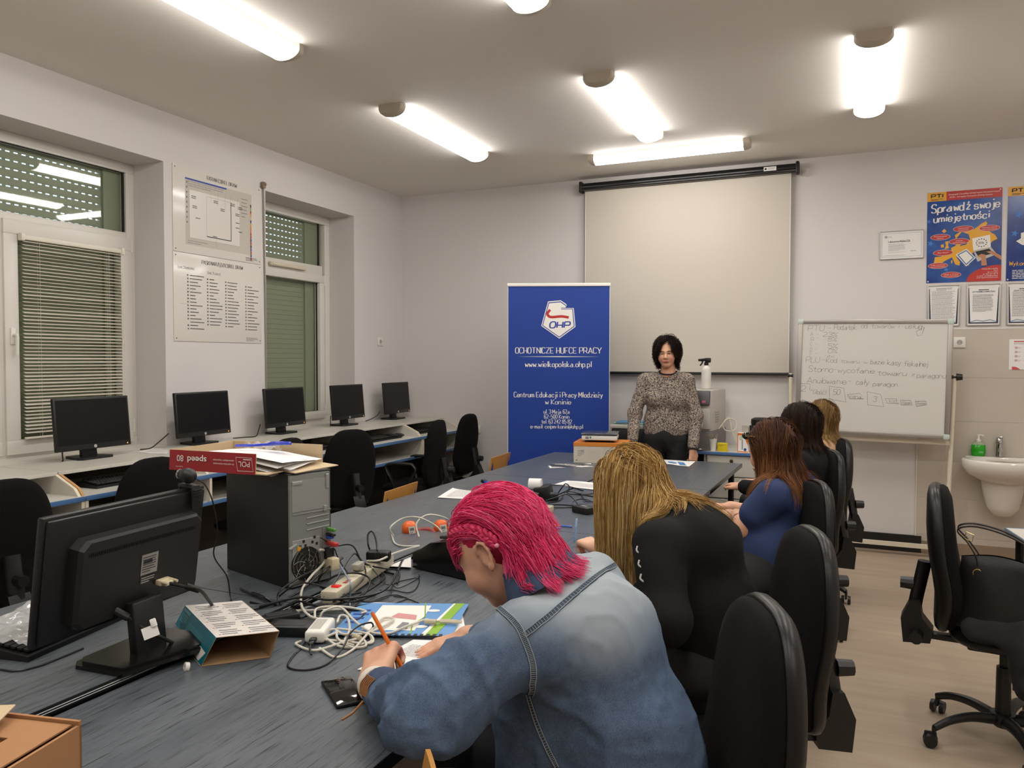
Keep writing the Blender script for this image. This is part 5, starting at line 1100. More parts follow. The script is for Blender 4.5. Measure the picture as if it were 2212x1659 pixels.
def ferrite(u, v, h, dx, dy, L_=.034, r=.0075, lb=''):
    p = onz(u, v, TZ+h); d = Vector((dx, dy, 0)).normalized()*L_/2; q = MB(); q.cyl(p-d, p+d, r, n=14); q.build('ferrite_bead', mat('plug_beige2', '#c2b89b', .45), None, label=lb, cat='ferrite bead')
ferrite(770, 1376, .012, .9, -.3, lb='beige ferrite bead lying in the white cable coil'); ferrite(930, 1343, .019, 1, .3, lb='beige ferrite bead on the cable across the blue booklet')
q = MB(); p = onz(965, 1342, TZ+.018); d = Vector((1, .3, 0)).normalized(); q.tube([onz(938, 1343, TZ+.018), p-d*.02], .003, 8); q.tube([p-d*.02, p+d*.03], .007, 8, flat=.6); q.tube([p+d*.03, p+d*.045], .005, 8, flat=.5); q.build('usb_plug', mat('plug_beige2', '#c2b89b', .45), None, label='beige usb plug end resting on the booklet corner', cat='plug')
# white adapter brick
pa, pb = onz(655, 1392, TZ+.02), onz(705, 1330, TZ+.02); K = frame((pa+pb)/2+Vector((.012, .0, .0)), (pb-pa), Vector((0, 0, 1)).cross(pb-pa))
t = thing('power_adapter', 'white power adapter with a black usb plug in its end', 'power adapter', K.translation)
q = MB(K); q.box((0, -.004, .0), (.125, .056, .034), bev=.009, seg=3); q.build('shell', M_white, t)
q = MB(K); q.box((-.073, -.004, -.002), (.022, .018, .010), bev=.003); q.box((-.095, -.006, -.003), (.022, .012, .008), bev=.002); q.tube(bez([(-.105, -.007, -.003), (-.125, -.01, -.008), (-.145, -.02, -.015)], 5), .0028, 6); q.build('plug', M_black, t)
q = MB(K); q.box((.066, -.01, 0), (.012, .02, .014), bev=.003); q.box((.0, .0, .0172), (.08, .03, .0006)); q.build('end_cap', mat('adapter_detail', '#b5b1a8', .4), t)
# power strip with red switch
pa, pb = onz(718, 1278, TZ+.04), onz(830, 1205, TZ+.04); K = frame((pa+pb)/2, (pb-pa), Vector((0, 0, 1)).cross(pb-pa)); LS = (pb-pa).length+.06
M_strip = mat('strip_beige', '#c2baa2', .4)
t = thing('power_strip', 'beige power strip with a lit red switch in the cable tangle', 'power strip', K.translation)
q = MB(K); q.box((0, 0, -.012), (LS, .056, .042), bev=.006); q.build('body', M_strip, t)
q = MB(K); q.box((-LS/2+.055, -.002, .011), (.028, .026, .006), T(ry=6), bev=.002); q.build('switch', mat('red_switch', '#c01818', .12, spec=.8, emit=('#ff2010', .25)), t)
q = MB(K)
for x in (-LS/2+.105, -LS/2+.13): q.box((x, -.010, .0095), (.018, .014, .001))
q.build('indicator_lens', mat('red_lens', '#b05040', .3), t)
for x in (-.01, .07, .14):
    q = MB(K); q.lathe([(.023, .0085), (.023, .013), (.019, .013), (.019, .0095), (.001, .0095)], (x, .002, 0), 20); q.build('outlet', M_strip, t)
q = MB(K); q.lathe([(.017, .013), (.017, .03), (.012, .034)], (0, .004, 0), 14); q.box((-.012, .004, .030), (.055, .030, .022), bev=.006); q.build('grey_plug', mat('plug_grey', '#9d9a8d', .45), t, label='grey mains plug')
cab([(742, 1282, .03), (700, 1295, .02), (668, 1310, .006), (640, 1325, .004)], .005, M_gc, 'grey mains cable leaving the power strip')
cab([(793, 1212, .07), (820, 1210, .08), (850, 1196, .07), (880, 1186, .05), (905, 1180, .03)], .0040, M_wc, 'white cable rising from the grey mains plug')
# black wall adapter with a cable loop on the strip
t = thing('power_adapter', 'black ribbed adapter plugged in with its cable looping up', 'power adapter', onz(818, 1200, TZ+.06)); K = frame(onz(818, 1200, TZ+.075), (.9, .25, 0), (-.25, .9, 0))
q = MB(K); q.box((0, 0, 0), (.085, .045, .036), bev=.008, seg=3); q.build('shell', M_black, t)
q = MB(K)
for k in range(7): q.box((-.03+k*.010, -.0225, .004), (.003, .003, .024))
q.build('ribs', mat('black_matte', '#0e0e0d', .55), t)
q = MB(); q.tube(bez([onz(815, 1190, TZ+.10), onz(812, 1165, TZ+.13), onz(804, 1148, TZ+.15), onz(795, 1155, TZ+.14), onz(795, 1175, TZ+.11), onz(800, 1192, TZ+.08)], 8), .0033, 8); q.build('cable_loop', M_bc, t)
# flat black boxes left of the white adapter
for (u, v), (L_, W_, H_), a, lb in (((630, 1345), (.13, .075, .03), 20, 'flat black power brick behind the teal box'), ((603, 1325), (.11, .06, .022), 55, 'small black cradle behind the teal box, cables over it')):
    p = tt(u, v, H_); t = thing('power_brick', lb, 'power brick', p); q = MB(T(p.x, p.y, p.z-H_/2, rz=a)); q.box((0, 0, 0), (L_, W_, H_), bev=.005); q.build('shell', M_black, t)
    q = MB(T(p.x, p.y, p.z+.0003, rz=a)); q.box((0, 0, 0), (L_*.7, W_*.6, .0006)); q.build('label', mat('dark_label', '#3a3a3c', .3), t)
# -- cardboard lid with papers on the tower
A_, B_ = Vector((-2.125, 1.945, 0)), Vector((-1.775, 1.965, 0)); X_ = (B_-A_).normalized(); Z0 = ZL+TH+.003
K = Matrix(((X_.x, -X_.y, 0, A_.x), (X_.y, X_.x, 0, A_.y), (0, 0, 1, Z0), (0, 0, 0, 1)))
t = thing('cardboard_tray', 'red printed paper-box lid lying on the tower, full of papers', 'box', K.translation)
q = MB(K); w_, d_, h_ = .395, .315, .068
q.mi = 1; q.box((w_/2, d_/2, .002), (w_, d_, .004)); q.mi = 0; q.box((w_/2-.02, -.002, h_/2), (w_-.04, .003, h_), T(rx=-4)); q.mi = 1
q.box((w_/2-.02, .0005, h_/2), (w_-.04, .002, h_), T(rx=-4)); q.box((0, d_/2, h_/2), (.004, d_, h_)); q.box((w_/2, d_, h_/2), (w_, .004, h_)); q.box((w_+.02, d_*.62, .002), (.09, d_*.7, .003), T(ry=4, rz=-6))
q.build('card', [mat('lid_red', '#8e1c20', .45), M_cardi], t, smooth=0)
F = Flat(K @ Matrix(((-1, 0, 0, w_-.04), (0, 0, -1, -.0062), (0, -1, 0, h_*.98), (0, 0, 0, 1)))); W2 = w_-.04
F.text('speed', .235, .018, .021, 0, width=.080, off=.0004).text('80', .306, .015, .022, 0, width=.028).text('do wydruków kolorowych,', .125, .034, .006, 0, width=.085).text('czarno-białych i kopiowania', .125, .022, .006, 0, width=.085).text('do wydruków kolorowych', .310, .052, .004, 0, width=.03)
F.line([(.012, .012), (.075, .012), (.068, .056), (.006, .056), (.012, .012)], .0012, 0); F.text('POL', .042, .025, .018, 0, width=.045); F.greek(.015, .014, .05, .008, 1, 0, 2, .4)
F.build('print', [C_wht], t)
R = random.Random(4)
for k in range(9):
    q = MB(K @ T(.245+R.uniform(-.02, .03), .165+R.uniform(-.015, .015), .010+k*.005, rz=R.uniform(-9, 9), ry=2.5))
    n_ = 8; z_ = lambda u, v: .010*u*u-.022*max(0, u-.45)*2+.006*math.sin(3*v+k)
    q.grid(lambda u, v: ((u-.5)*.297, (v-.5)*.21, z_(u, v)), n_, n_); q.build('paper_sheet', M_paper, None, smooth=60, label='printed white sheet in the pile inside the cardboard lid', cat='paper', group='papers in the cardboard lid')
F = Flat(K @ T(.245, .165, .0535, ry=2.5)); F.greek(-.12, -.08, .2, .12, 9, 0, 3, .12); F.build('printed_lines', [C_gry], None, ) if False else None
q = MB(K); q.tube(bez([(.14, .16, .070), (.20, .175, .072), (.25, .20, .075)], 6), .006, 8, flat=.6); q.tube(bez([(.25, .20, .075), (.27, .20, .080), (.30, .215, .080), (.315, .235, .077), (.295, .24, .076), (.265, .225, .075), (.25, .20, .075)], 6), .006, 8); q.ell((.285, .222, .076), (.028, .014, .005), T(rz=25)); q.build('scissors_handle', mat('scissors_blue', '#1f33b4', .25), None, label='blue plastic scissors handle on the papers in the lid', cat='scissors')
q = MB(K); q.grid(lambda u, v: (.10+u*.14, .24+v*.05, .06+.018*math.sin(9*u+3*v)*math.cos(7*v)), 14, 8); q.build('plastic_bag', mat('clear_film', '#d8d8d8', .15, alpha=.35), None, label='small clear zip bag at the back of the cardboard lid', cat='plastic bag')
# -- keyboard at the left edge with a plastic bag on it
k0, k1 = onz(60, 1415, ZL+.02), onz(137, 1381, ZL+.02); d = (k1-k0); a = math.degrees(math.atan2(d.y, d.x))
kc = k0+d.normalized()*.23+Vector((-d.y, d.x, 0)).normalized()*.085
kk = dup(kb, T(kc.x, kc.y, ZL, rz=a), 'black keyboard on the table at the left picture edge, half under plastic')
if 'group' in kk: del kk['group']
q = MB(); q.tube(bez([onz(0, 1446, ZL+.003), onz(35, 1449, ZL+.003), onz(80, 1440, ZL+.003), onz(120, 1425, ZL+.003), onz(180, 1400, ZL+.003)], 8), .0025, 6); q.build('keyboard_cable', M_bc, None, label='thin black cable on the table before the keyboard', cat='cable')
kd = Vector((math.cos(R_(a)), math.sin(R_(a)), 0)); kn = Vector((-kd.y, kd.x, 0))
def bag(u, v):
    p = kc+kd*((u-.52)*.42)+kn*((v-.34)*.24); h = .040+.010*(1-abs(2*u-1))+.020*noise.noise(Vector((u*5, v*6, .3)))+.007*noise.noise(Vector((u*17, v*15, 2)))+.016*max(0, v-.6)
    return (p.x, p.y, ZL+h)
q = MB(); q.grid(bag, 60, 44); m = mat('poly_film', '#e6e6e2', .10, alpha=.42, spec=.8)
q.build('plastic_bag', m, None, smooth=80, label='crumpled clear plastic bag lying over the keyboard at the left', cat='plastic bag')
# -- brown cardboard box at the lower left corner
c0 = onz(176, 1573, .855); c1_ = onz(0, 1553, .855); c2 = onz(30, 1664, .855)
e1 = Vector((c1_.x-c0.x, c1_.y-c0.y, 0)).normalized(); e2 = Vector((c2.x-c0.x, c2.y-c0.y, 0)); e2 = (e2-e1*e2.dot(e1)).normalized()
K = Matrix(((e1.x, e2.x, 0, c0.x), (e1.y, e2.y, 0, c0.y), (0, 0, 1, ZL), (0, 0, 0, 1)))
t = thing('cardboard_box', 'open brown cardboard box with cut-out insert at the lower left corner', 'box', K.translation)
q = MB(K); bw, bd, bh = .36, .30, .098
q.box((bw/2, .003, bh/2), (bw, .006, bh)); q.box((.003, bd/2, bh/2-.004), (.006, bd, bh-.008)); q.box((bw, bd/2, bh/2), (.006, bd, bh)); q.box((bw/2, bd, bh/2), (bw, .006, bh)); q.box((bw/2, bd/2, .003), (bw, bd, .005)); q.build('walls', M_card, t, smooth=0)
q = MB(K); z = bh-.006
for (x0_, y0_, x1_, y1_) in ((.014, .008, bw, .075), (.014, .075, .085, bd-.01), (.20, .075, bw, bd-.01), (.085, .20, .20, bd-.01)): q.bb((x0_, y0_, z-.003), (x1_, y1_, z))
q.box((.0875, .13, z-.03), (.003, .11, .055), T(ry=-12)); q.box((.14, .077, z-.03), (.10, .003, .055), T(rx=12)); q.build('insert', M_card, t, smooth=0)
q = MB(K); q.box((.21, .09, bh+.012), (.19, .12, .003), T(rz=18, rx=-5), bev=.001); q.build('flap', M_cardi, t)
# -- teal product sleeve
h_ = .075
bl_, br_ = onz(433, 1441, TZ), onz(584, 1421, TZ); tl_, tr_ = onz(467, 1377, TZ+h_), onz(604, 1363, TZ+h_); tb = onz(400, 1308, TZ+h_)-tl_
t = thing('product_carton', 'open teal and white product sleeve lying on its side', 'box', (bl_+br_)/2)
q = MB(); th = .0015
def wall(a, b, c, d, mi):
    a, b, c, d = map(Vector, (a, b, c, d)); n_ = (b-a).cross(d-a).normalized()*th; q.mi = mi
    A = [q._v(p) for p in (a, b, c, d)]; q.face(A); q.mi = 2; B = [q._v(p-n_) for p in (a, b, c, d)]; q.face(B[::-1]); q.skin(A, B)
wall(bl_, tl_, tl_+tb, bl_+tb, 0); wall(tl_, tr_, tr_+tb, tl_+tb, 1); wall(tr_, br_, br_+tb, tr_+tb, 0); wall(br_+Vector((0, 0, .001)), bl_+Vector((0, 0, .001)), bl_+tb+Vector((0, 0, .001)), br_+tb+Vector((0, 0, .001)), 1)
q.build('carton', [mat('teal_print', '#0f6f80', .35), mat('carton_white', '#d3cec6', .5), mat('kraft_inside', '#a98862', .85)], t, smooth=0)
Kx = (tr_-tl_); F = Flat(aff(tl_+Vector((0, 0, .0004)), Kx, tb)); W_, D_ = Kx.length, tb.length
for i in range(5):
    for j in range(2): F.greek(.02+j*(W_*.47), .012+i*(D_-.02)/5, W_*.40, (D_-.02)/5*.8, 3, 0, i*3+j, .3, ragged=.3); F.ell(.014+j*(W_*.47), .018+i*(D_-.02)/5, .0022, .0022, 1, 8)
F.build('print', [C_gry, C_red], t)
F = Flat(aff(bl_+tb, -tb, tl_-bl_)); Ht = (tl_-bl_).length; o = F.q.M
F.up(); F.greek(D_*.30, Ht*.30, D_*.45, Ht*.42, 9, 0, 5, .35); F.greek(D_*.05, Ht*.50, D_*.2, Ht*.3, 4, 0, 6, .6); F.rect(D_*.04, Ht*.86, D_*.2, Ht*.09, 0); F.poly([(D_*.70, Ht*.12), (D_*.90, Ht*.08), (D_*.96, Ht*.42), (D_*.76, Ht*.46)], 1)
F.build('print', [mat('teal_light', '#5fa8b2', .5), C_wht], t)
q = MB(); p = onz(402, 1441, TZ+.006); q.lathe([(.012, -.006), (.012, .004), (.010, .005), (.005, .005), (.005, -.006)], n=24, M=T(p.x, p.y, p.z, rx=75, rz=-30)); q.build('cable_grommet', M_white, None, label='small white plastic ring beside the teal box', cat='ring')
# -- papers, booklets, pens
def sheet(label, cs, z, lines=None, curl=0, group=None, name='paper_sheet', m=None, cat='paper', seed=0):
    """cs: four corners in the picture (near-left, near-right, far-right, far-left) meeting the table plane"""
    C4 = [onz(u, v, z) for u, v in cs]; q = MB()
    def fn(u, v):
        p = (C4[0]*(1-u)+C4[1]*u)*(1-v)+(C4[3]*(1-u)+C4[2]*u)*v; return (p.x, p.y, z+curl*(abs(2*u-1)**3)*(.4+.6*v)+.0008*math.sin(u*9+v*5))
    for dz in (0,): q.grid(fn, 12, 8)
    t = q.build(name, m or M_paper, None, smooth=80, label=label, cat=cat, group=group)
    if lines:
        X = (C4[1]-C4[0]); Y = (C4[3]-C4[0]); F = Flat(aff(C4[0]+Vector((0, 0, .0012+curl*.15)), X, Y)); W, H = X.length, Y.length; lines(F, W, H); F.build('print', [C_gry, C_blk, C_lgr, C_blu, C_wht, mat('print_sky', '#5a8fc4', .4), C_grn, mat('print_pink', '#c98a8a', .5), C_org], t)
    return t
def ln(F, w, h): F.greek(w*.12, h*.12, w*.76, h*.76, 14, 0, 3, .22)
sheet('stack of white printed sheets right of the computer tower', [(690, 1152), (800, 1172), (856, 1128), (735, 1123)], TZ+.006, ln, .004)
sheet('white sheet lying under the orange tag toys', [(800, 1176), (908, 1195), (925, 1150), (855, 1135)], TZ+.003, ln, .0)
nb = [(700, 1232), (875, 1235), (925, 1172), (712, 1168)]
sheet('open wire-bound notebook behind the power strip', [(735, 1218), (888, 1226), (888, 1178), (712, 1168)], TZ+.009, ln, 0, name='notebook', cat='notebook')
q = MB(); a_, b_ = onz(714, 1168, TZ+.010), onz(886, 1178, TZ+.010)
for i in range(26): p = a_.lerp(b_, i/25); q.box(p, (.006, .012, .006), T(rz=10), bev=.0015)
q.build('notebook_binding', M_black, None, label='black comb binding along the notebook behind the power strip', cat='binding')
def bk(F, w, h):
    F.rect(0, 0, w, h, 5).up().rect(w*.22, h*.14, w*.45, h*.78, 4).poly([(w*.74, 0), (w*.86, 0), (w*.95, h), (w*.86, h)], 4).up().poly([(w*.78, 0), (w*.87, 0), (w*.965, h), (w*.88, h)], 6).line([(w*.60, h), (w*.68, h*.55), (w*.62, h*.3), (w*.66, 0)], .004, 6)
    F.poly([(w*.38, h*.52), (w*.62, h*.45), (w*.60, h*.60), (w*.42, h*.66)], 7).poly([(w*.50, h*.2), (w*.60, h*.18), (w*.58, h*.36), (w*.52, h*.38)], 0).ell(w*.72, h*.75, .02, .012, 4).ell(w*.70, h*.25, .02, .012, 4).up().greek(w*.03, h*.3, w*.15, h*.5, 4, 3, 2, .4)
    for k in range(14): F.rect(w*.22+k*w*.052, -h*.015, w*.028, h*.055, 1)
sheet('white sheet sticking out under the blue booklet', [(740, 1372), (1010, 1380), (996, 1312), (800, 1300)], TZ+.002, None)
sheet('blue and green comb-bound booklet with a worksheet on its cover', [(712, 1372), (975, 1375), (988, 1308), (780, 1303)], TZ+.007, bk, 0, name='booklet', cat='booklet', m=mat('glossy_cover', '#5a93c4', .12, spec=.7))
def wp(F, w, h): F.greek(w*.1, h*.5, w*.6, h*.35, 9, 0, 3, .25); F.stroke('727', w*.42, h*.80, .010, 0, .1); F.greek(w*.6, h*.85, w*.3, h*.08, 3, 0, 4, .3)
sheet('white worksheet under the hands of the pink-haired student', [(772, 1446), (935, 1470), (1070, 1392), (893, 1381)], TZ+.0025, wp)
sheet('white sheet with a raised corner left of the blue stapler', [(945, 1076), (1050, 1078), (1068, 1064), (978, 1057)], TZ+.004, ln, .010)
sheet('white sheet between the paper roll and the blonde hair', [(1196, 1047), (1300, 1060), (1310, 1044), (1225, 1038)], TZ+.004, ln)
sheet('printed sheet lying in front of the orange and white box', [(1188, 1011), (1282, 1008), (1276, 1001), (1182, 1003)], TZ+.002, lambda F, w, h: F.greek(w*.05, h*.1, w*.9, h*.8, 8, 1, 2, .4))
sheet('leaflet with blue print in front of the standing woman', [(1440, 1002), (1488, 1008), (1502, 997), (1434, 993)], TZ+.002, lambda F, w, h: (F.rect(w*.62, h*.15, w*.3, h*.7, 5), F.ell(w*.32, h*.5, w*.22, h*.18, 5)))
t = sheet('sheet of paper on the desk left of the red cardboard lid', [(296, 977), (360, 981), (366, 972), (330, 968)], .9465, ln)
sheet('white sheet under the hands of the blonde student', [(1285, 1212), (1395, 1262), (1400, 1195), (1310, 1172)], TZ+.002, ln)
def pen(label, a, b, c0, c1_, r=.004, h=.005, hb=None, cat='pen', group=None, cap=.35):
    A, B = (a if isinstance(a, Vector) else onz(a[0], a[1], TZ+h)), (b if isinstance(b, Vector) else onz(b[0], b[1], TZ+(hb or h)))
    t = thing('pen', label, cat, (A+B)/2, 0, group); m_ = A.lerp(B, 1-cap)
    q = MB(); q.tube([A, A.lerp(B, .06), m_], r, 8, rr=[r*.35, r*.9, r*.9]); q.build('barrel', c0, t); q = MB(); q.tube([m_, A.lerp(B, .97), B], r, 8, rr=[r, r*.9, r*.5]); q.build('cap', c1_, t); return t
M_pb = mat('pen_blue', '#2358b8', .3); M_po = mat('pen_orange', '#d98524', .35)
pen('orange pen with blue cap beside the orange toys', (880, 1148), (840, 1166), M_po, M_pb)
pen('orange ballpoint with blue cap, upper of the two behind the denim collar', (1170, 1133), (1237, 1138), M_po, M_pb, cap=.4)
pen('orange ballpoint with blue cap, lower of the two behind the denim collar', (1165, 1140), (1212, 1141), M_po, M_pb)
# phone
c4 = [onz(u, v, TZ+.008) for u, v in ((729, 1536), (800, 1524), (762, 1449), (684, 1464))]; ce = sum(c4, Vector())/4; K = frame((ce.x, ce.y, TZ+.0055), c4[0]-c4[3], c4[1]-c4[0])
t = thing('smartphone', 'black smartphone lying face up by the denim cuff', 'phone', K.translation)
q = MB(K); q.box((0, 0, 0), (.152, .074, .009), bev=.004, seg=3); q.build('body', M_black, t)
q = MB(K); q.box((0, 0, .0047), (.146, .069, .0006), bev=.0003); q.build('glass', mat('phone_glass', '#050506', .04, spec=.8), t)
# black cash register
K = T(-1.325, 2.60, TZ, rz=-14)
t = thing('cash_register', 'small black cash register behind the pink hair', 'cash register', K.translation)
q = MB(K); Mx = Matrix(((1, 0, 0, 0), (0, 0, 1, 0), (0, 1, 0, 0), (0, 0, 0, 1)))
q.prism([(-.15, .004), (.16, .004), (.16, .05), (.14, .10), (.02, .125), (-.06, .11), (-.15, .055)], -.14, .14, Mx); q.build('case', mat('register_black', '#0d0c0c', .2), t, smooth=20)
q = MB(K); q.box((-.02, 0, .125), (.10, .16, .012), T(ry=-8), bev=.004); q.build('top_cover', mat('register_grey', '#3a3734', .4), t)
q = MB(K); q.grid(lambda u, v: (.0+u*.05, -.03+v*.05, .135+.02*u), 4, 4); q.build('receipt', M_paper, t)
# orange toys with tags
for (u, v), r, lb in (((885, 1138), .036, 'orange rubber ball shape with a white barcode tag'), ((953, 1133), .034, 'orange rubber ball shape half hidden by the pink hair')):
    p = onz(u, v+22, TZ); t = thing('orange_toy', lb, 'toy', p, 0, None)
    q = MB(T(p.x, p.y, TZ+r)); q.lathe([(.001, -r), (r*.75, -r*.8), (r, -.1*r), (r*.92, r*.5), (r*.5, r*.92), (.001, r)], n=28); q.build('body', mat('orange_rubber', '#d9601a', .35, sss=.1), t, smooth=80)
    d = (Vector((0, 0, CAMZ))-Vector((p.x, p.y, TZ+r))).normalized(); K = frame(Vector((p.x, p.y, TZ+r*1.0))+d*(r+.004)+Vector((.012, 0, -.004)), Vector((d.y*-1, d.x, .15)), Vector((0, 0, 1)))
    F = Flat(K); F.rect(-.014, -.016, .028, .032, 0).up()
    for i in range(9): F.rect(-.010+i*.0022, -.004, .0012, .014, 1)
    F.greek(-.011, -.013, .022, .006, 2, 1, 2, .5); F.build('tag', [C_wht, C_blk], t)
q = MB(); p = onz(918, 1152, TZ+.012); q.tube(bez([p+Vector((-.05, 0, .0)), p+Vector((-.02, .02, .01)), p+Vector((.02, .02, .01)), p+Vector((.05, 0, 0))], 6), .012, 10); q.build('red_roll', mat('dull_red', '#8a3a34', .5), None, label='dull red rubber piece between the orange toys', cat='toy')
cab([(850, 1158, .01), (843, 1140, .05), (870, 1120, .08), (905, 1118, .09), (940, 1135, .05), (955, 1150, .02)], .0036, M_wc, 'white cable arching over the orange toy')
cab([(905, 1160, .01), (900, 1130, .06), (925, 1112, .09), (960, 1118, .07), (975, 1130, .04)], .0036, M_wc, 'white cable looping between the two orange toys')
cab([(845, 1150, .004), (855, 1175, .004), (890, 1180, .004), (930, 1175, .004)], .0036, M_wc, 'white cable lying on the sheet before the orange toy')
# blue stapler
p = onz(1060, 1052, TZ+.02); K = T(p.x, p.y, TZ, rz=-32)
t = thing('stapler', 'blue stapler with black handle end on a white card', 'stapler', K.translation)
q = MB(K); q.box((0, 0, .008), (.15, .032, .010), bev=.003); q.build('base', M_black, t)
q = MB(K); q.box((0, 0, .034), (.15, .026, .022), T(ry=6), bev=.008); q.build('arm', mat('stapler_blue', '#1f3fae', .25), t)
q = MB(K); q.box((-.075, 0, .044), (.04, .028, .022), T(ry=6), bev=.006); q.build('grip', M_black, t)
q = MB(K); q.box((.02, -.025, .0015), (.12, .06, .003)); q.build('white_card', M_paper, None, label='white card under the blue stapler', cat='card')
# second clump: paper-roll device, adapters, strip
p = onz(1160, 1080, TZ); K = T(p.x, p.y+.02, TZ, rz=10)
t = thing('roll_printer', 'small black device holding a white paper roll', 'receipt printer', K.translation)
q = MB(K); q.box((.03, 0, .04), (.09, .12, .08), T(ry=-10), bev=.01); q.build('case', M_black, t)
q = MB(K); q.cyl((-.05, -.01, .085), (.02, -.01, .085), .034, n=30); q.build('paper_roll', M_paper, t)
for (u, v), s_, a, lb in (((1150, 1086), (.075, .05, .055), 5, 'black adapter with a printed face under the paper roll'), ((1190, 1082), (.085, .05, .045), 12, 'rounded black adapter right of the paper roll'), ((1262, 1108), (.11, .075, .036), -25, 'black power brick with a small white label before the blonde hair')):
    p = onz(u, v, TZ); t = thing('power_adapter', lb, 'power adapter', p); K = T(p.x, p.y, TZ+s_[2]/2, rz=a); q = MB(K); q.box((0, 0, 0), s_, bev=.007); q.build('shell', M_black, t); q = MB(K); q.box((0, 0, s_[2]/2+.0003), (s_[0]*.35, s_[1]*.3, .0008)); q.build('label', M_alu, t)
pa, pb = onz(1120, 1130, TZ+.03), onz(1186, 1094, TZ+.03); K = frame((pa+pb)/2, pb-pa, Vector((0, 0, 1)).cross(pb-pa)); L_ = (pb-pa).length
t = thing('power_strip', 'beige power strip partly behind the pink hair', 'power strip', K.translation)
q = MB(K); q.box((0, 0, -.010), (L_, .055, .038), bev=.006); q.build('body', M_strip, t)
for x in (-.06, .0, .06):
    q = MB(K); q.lathe([(.022, .0085), (.022, .012), (.019, .012), (.019, .0095), (.001, .0095)], (x, 0, 0), 20); q.build('outlet', M_strip, t)
GD = 'black cables around the paper roll device'; lc = 'black cable in the bundle between the paper roll and the blonde hair'
for k, b_ in enumerate(([(1165, 1086, .02), (1200, 1075, .05), (1225, 1068, .06), (1245, 1085, .04), (1250, 1100, .006)], [(1180, 1052, .04), (1195, 1048, .01), (1225, 1050, .004), (1260, 1060, .004)], [(1205, 1066, .004), (1215, 1052, .05), (1222, 1045, .09), (1230, 1052, .08), (1226, 1066, .02), (1250, 1068, .004), (1285, 1073, .004)],
   [(1185, 1086, .006), (1210, 1080, .006), (1225, 1062, .02), (1262, 1068, .006), (1280, 1066, .006)], [(1190, 1096, .006), (1240, 1096, .006), (1262, 1096, .02)], [(1232, 1092, .006), (1240, 1082, .02), (1262, 1078, .02), (1285, 1086, .006)], [(1110, 1068, .003), (1122, 1072, .003), (1135, 1062, .003), (1140, 1075, .003), (1160, 1090, .003)], [(1135, 1070, .01), (1138, 1056, .05), (1155, 1052, .06), (1165, 1066, .04), (1167, 1082, .01)], [(1255, 1066, .01), (1265, 1082, .01), (1285, 1084, .01)], [(1187, 1090, .006), (1205, 1090, .006), (1240, 1092, .006)])):
    cab(b_, .0034 if k != 6 else .0018, M_bc, lc, group=GD)
# box and scale
p0, p1_ = onz(1239, 999, TZ), onz(1352, 1003, TZ); X_ = (p1_-p0).normalized(); K = Matrix(((X_.x, -X_.y, 0, p0.x), (X_.y, X_.x, 0, p0.y), (0, 0, 1, TZ), (0, 0, 0, 1)))
t = thing('shipping_carton', 'white carton with an orange lid edge under the scale', 'box', K.translation)
q = MB(K); q.box((.20, .15, .064), (.40, .30, .128)); q.build('carton_body', mat('carton_cream', '#c9c1b2', .6), t, smooth=0)
q = MB(K); q.box((.20, .15, .141), (.404, .304, .028), bev=.001); q.build('lid', mat('lid_orange', '#c87a2a', .5), t, smooth=0)
F = Flat(K @ Matrix(((1, 0, 0, 0), (0, 0, -1, -.0005), (0, 1, 0, 0), (0, 0, 0, 1)))); F.greek(.03, .05, .05, .05, 4, 0, 2, .3, ragged=0).stroke('CE', .072, .085, .014, 0, .14).greek(.11, .03, .10, .07, 8, 1, 3, .2).greek(.22, .03, .10, .09, 8, 1, 4, .2).ell(.024, .02, .006, .006, 0); F.build('print', [C_gry, C_lgr], t)
K2 = K @ T(.185, .14, .156, rz=4)
t = thing('kitchen_scale', 'white shop scale with a glass platter on the orange-edged carton', 'scale', K2.translation)
q = MB(K2); q.box((0, 0, .034), (.27, .24, .036), bev=.008); q.build('body', M_white, t)
q = MB(K2)
for x in (-.09, .09):
    for y in (-.08, .08): q.cyl((x, y, 0), (x, y, .02), .02, n=12)
q.box((0, 0, .012), (.18, .15, .012)); q.build('feet', M_black, t)
q = MB(K2); q.box((0, 0, .064), (.28, .25, .010), bev=.003); q.box((0, 0, .054), (.24, .21, .012)); q.build('platter', mat('platter_steel', '#6f7276', .15, .7), t)
F = Flat(K2 @ Matrix(((1, 0, 0, -.135), (0, 0, -1, -.1205), (0, 1, 0, .018), (0, 0, 0, 1)))); F.rect(.03, .008, .025, .018, 0).rect(.062, .014, .012, .012, 1); F.build('display', [C_gry, mat('lamp_green', '#0f7a4a', .3)], t)
# ================================================================= RIGHT EDGE: SIDE TABLE, FOLDER, HANDBAG, COAT
K = T(1.06, 3.90, 0, rz=7)
t = thing('side_table', 'grey laminate table with a blue edge at the right picture border', 'table', K.translation)
q = MB(K); q.box((.13, .05, .737), (.95, .70, .022)); q.build('tabletop', M_lam, t, smooth=0)
q = MB(K); q.box((-.348, .05, .737), (.008, .70, .026), bev=.003); q.box((.13, -.303, .737), (.95, .008, .026), bev=.003); q.box((.13, .403, .737), (.95, .008, .026), bev=.003); q.build('edge_strip', mat('edge_bluegrey', '#51687c', .4), t)
for sx in (-.30, .56):
    for sy in (-.25, .35):
        q = MB(K); q.cyl((sx, sy, 0), (sx, sy, .726), .018); q.build('leg', M_legs, t)
M_pink = mat('pink_board', '#c2355c', .4)
pc = dep(2205, 1088, 4.05); K = frame(pc, (.75, .1, -.38), (.3, .3, 1))
t = thing('ring_binder', 'pink folder lying open and tilted on the side table', 'folder', pc)
K = T(.93, 3.97, .750, rz=20)
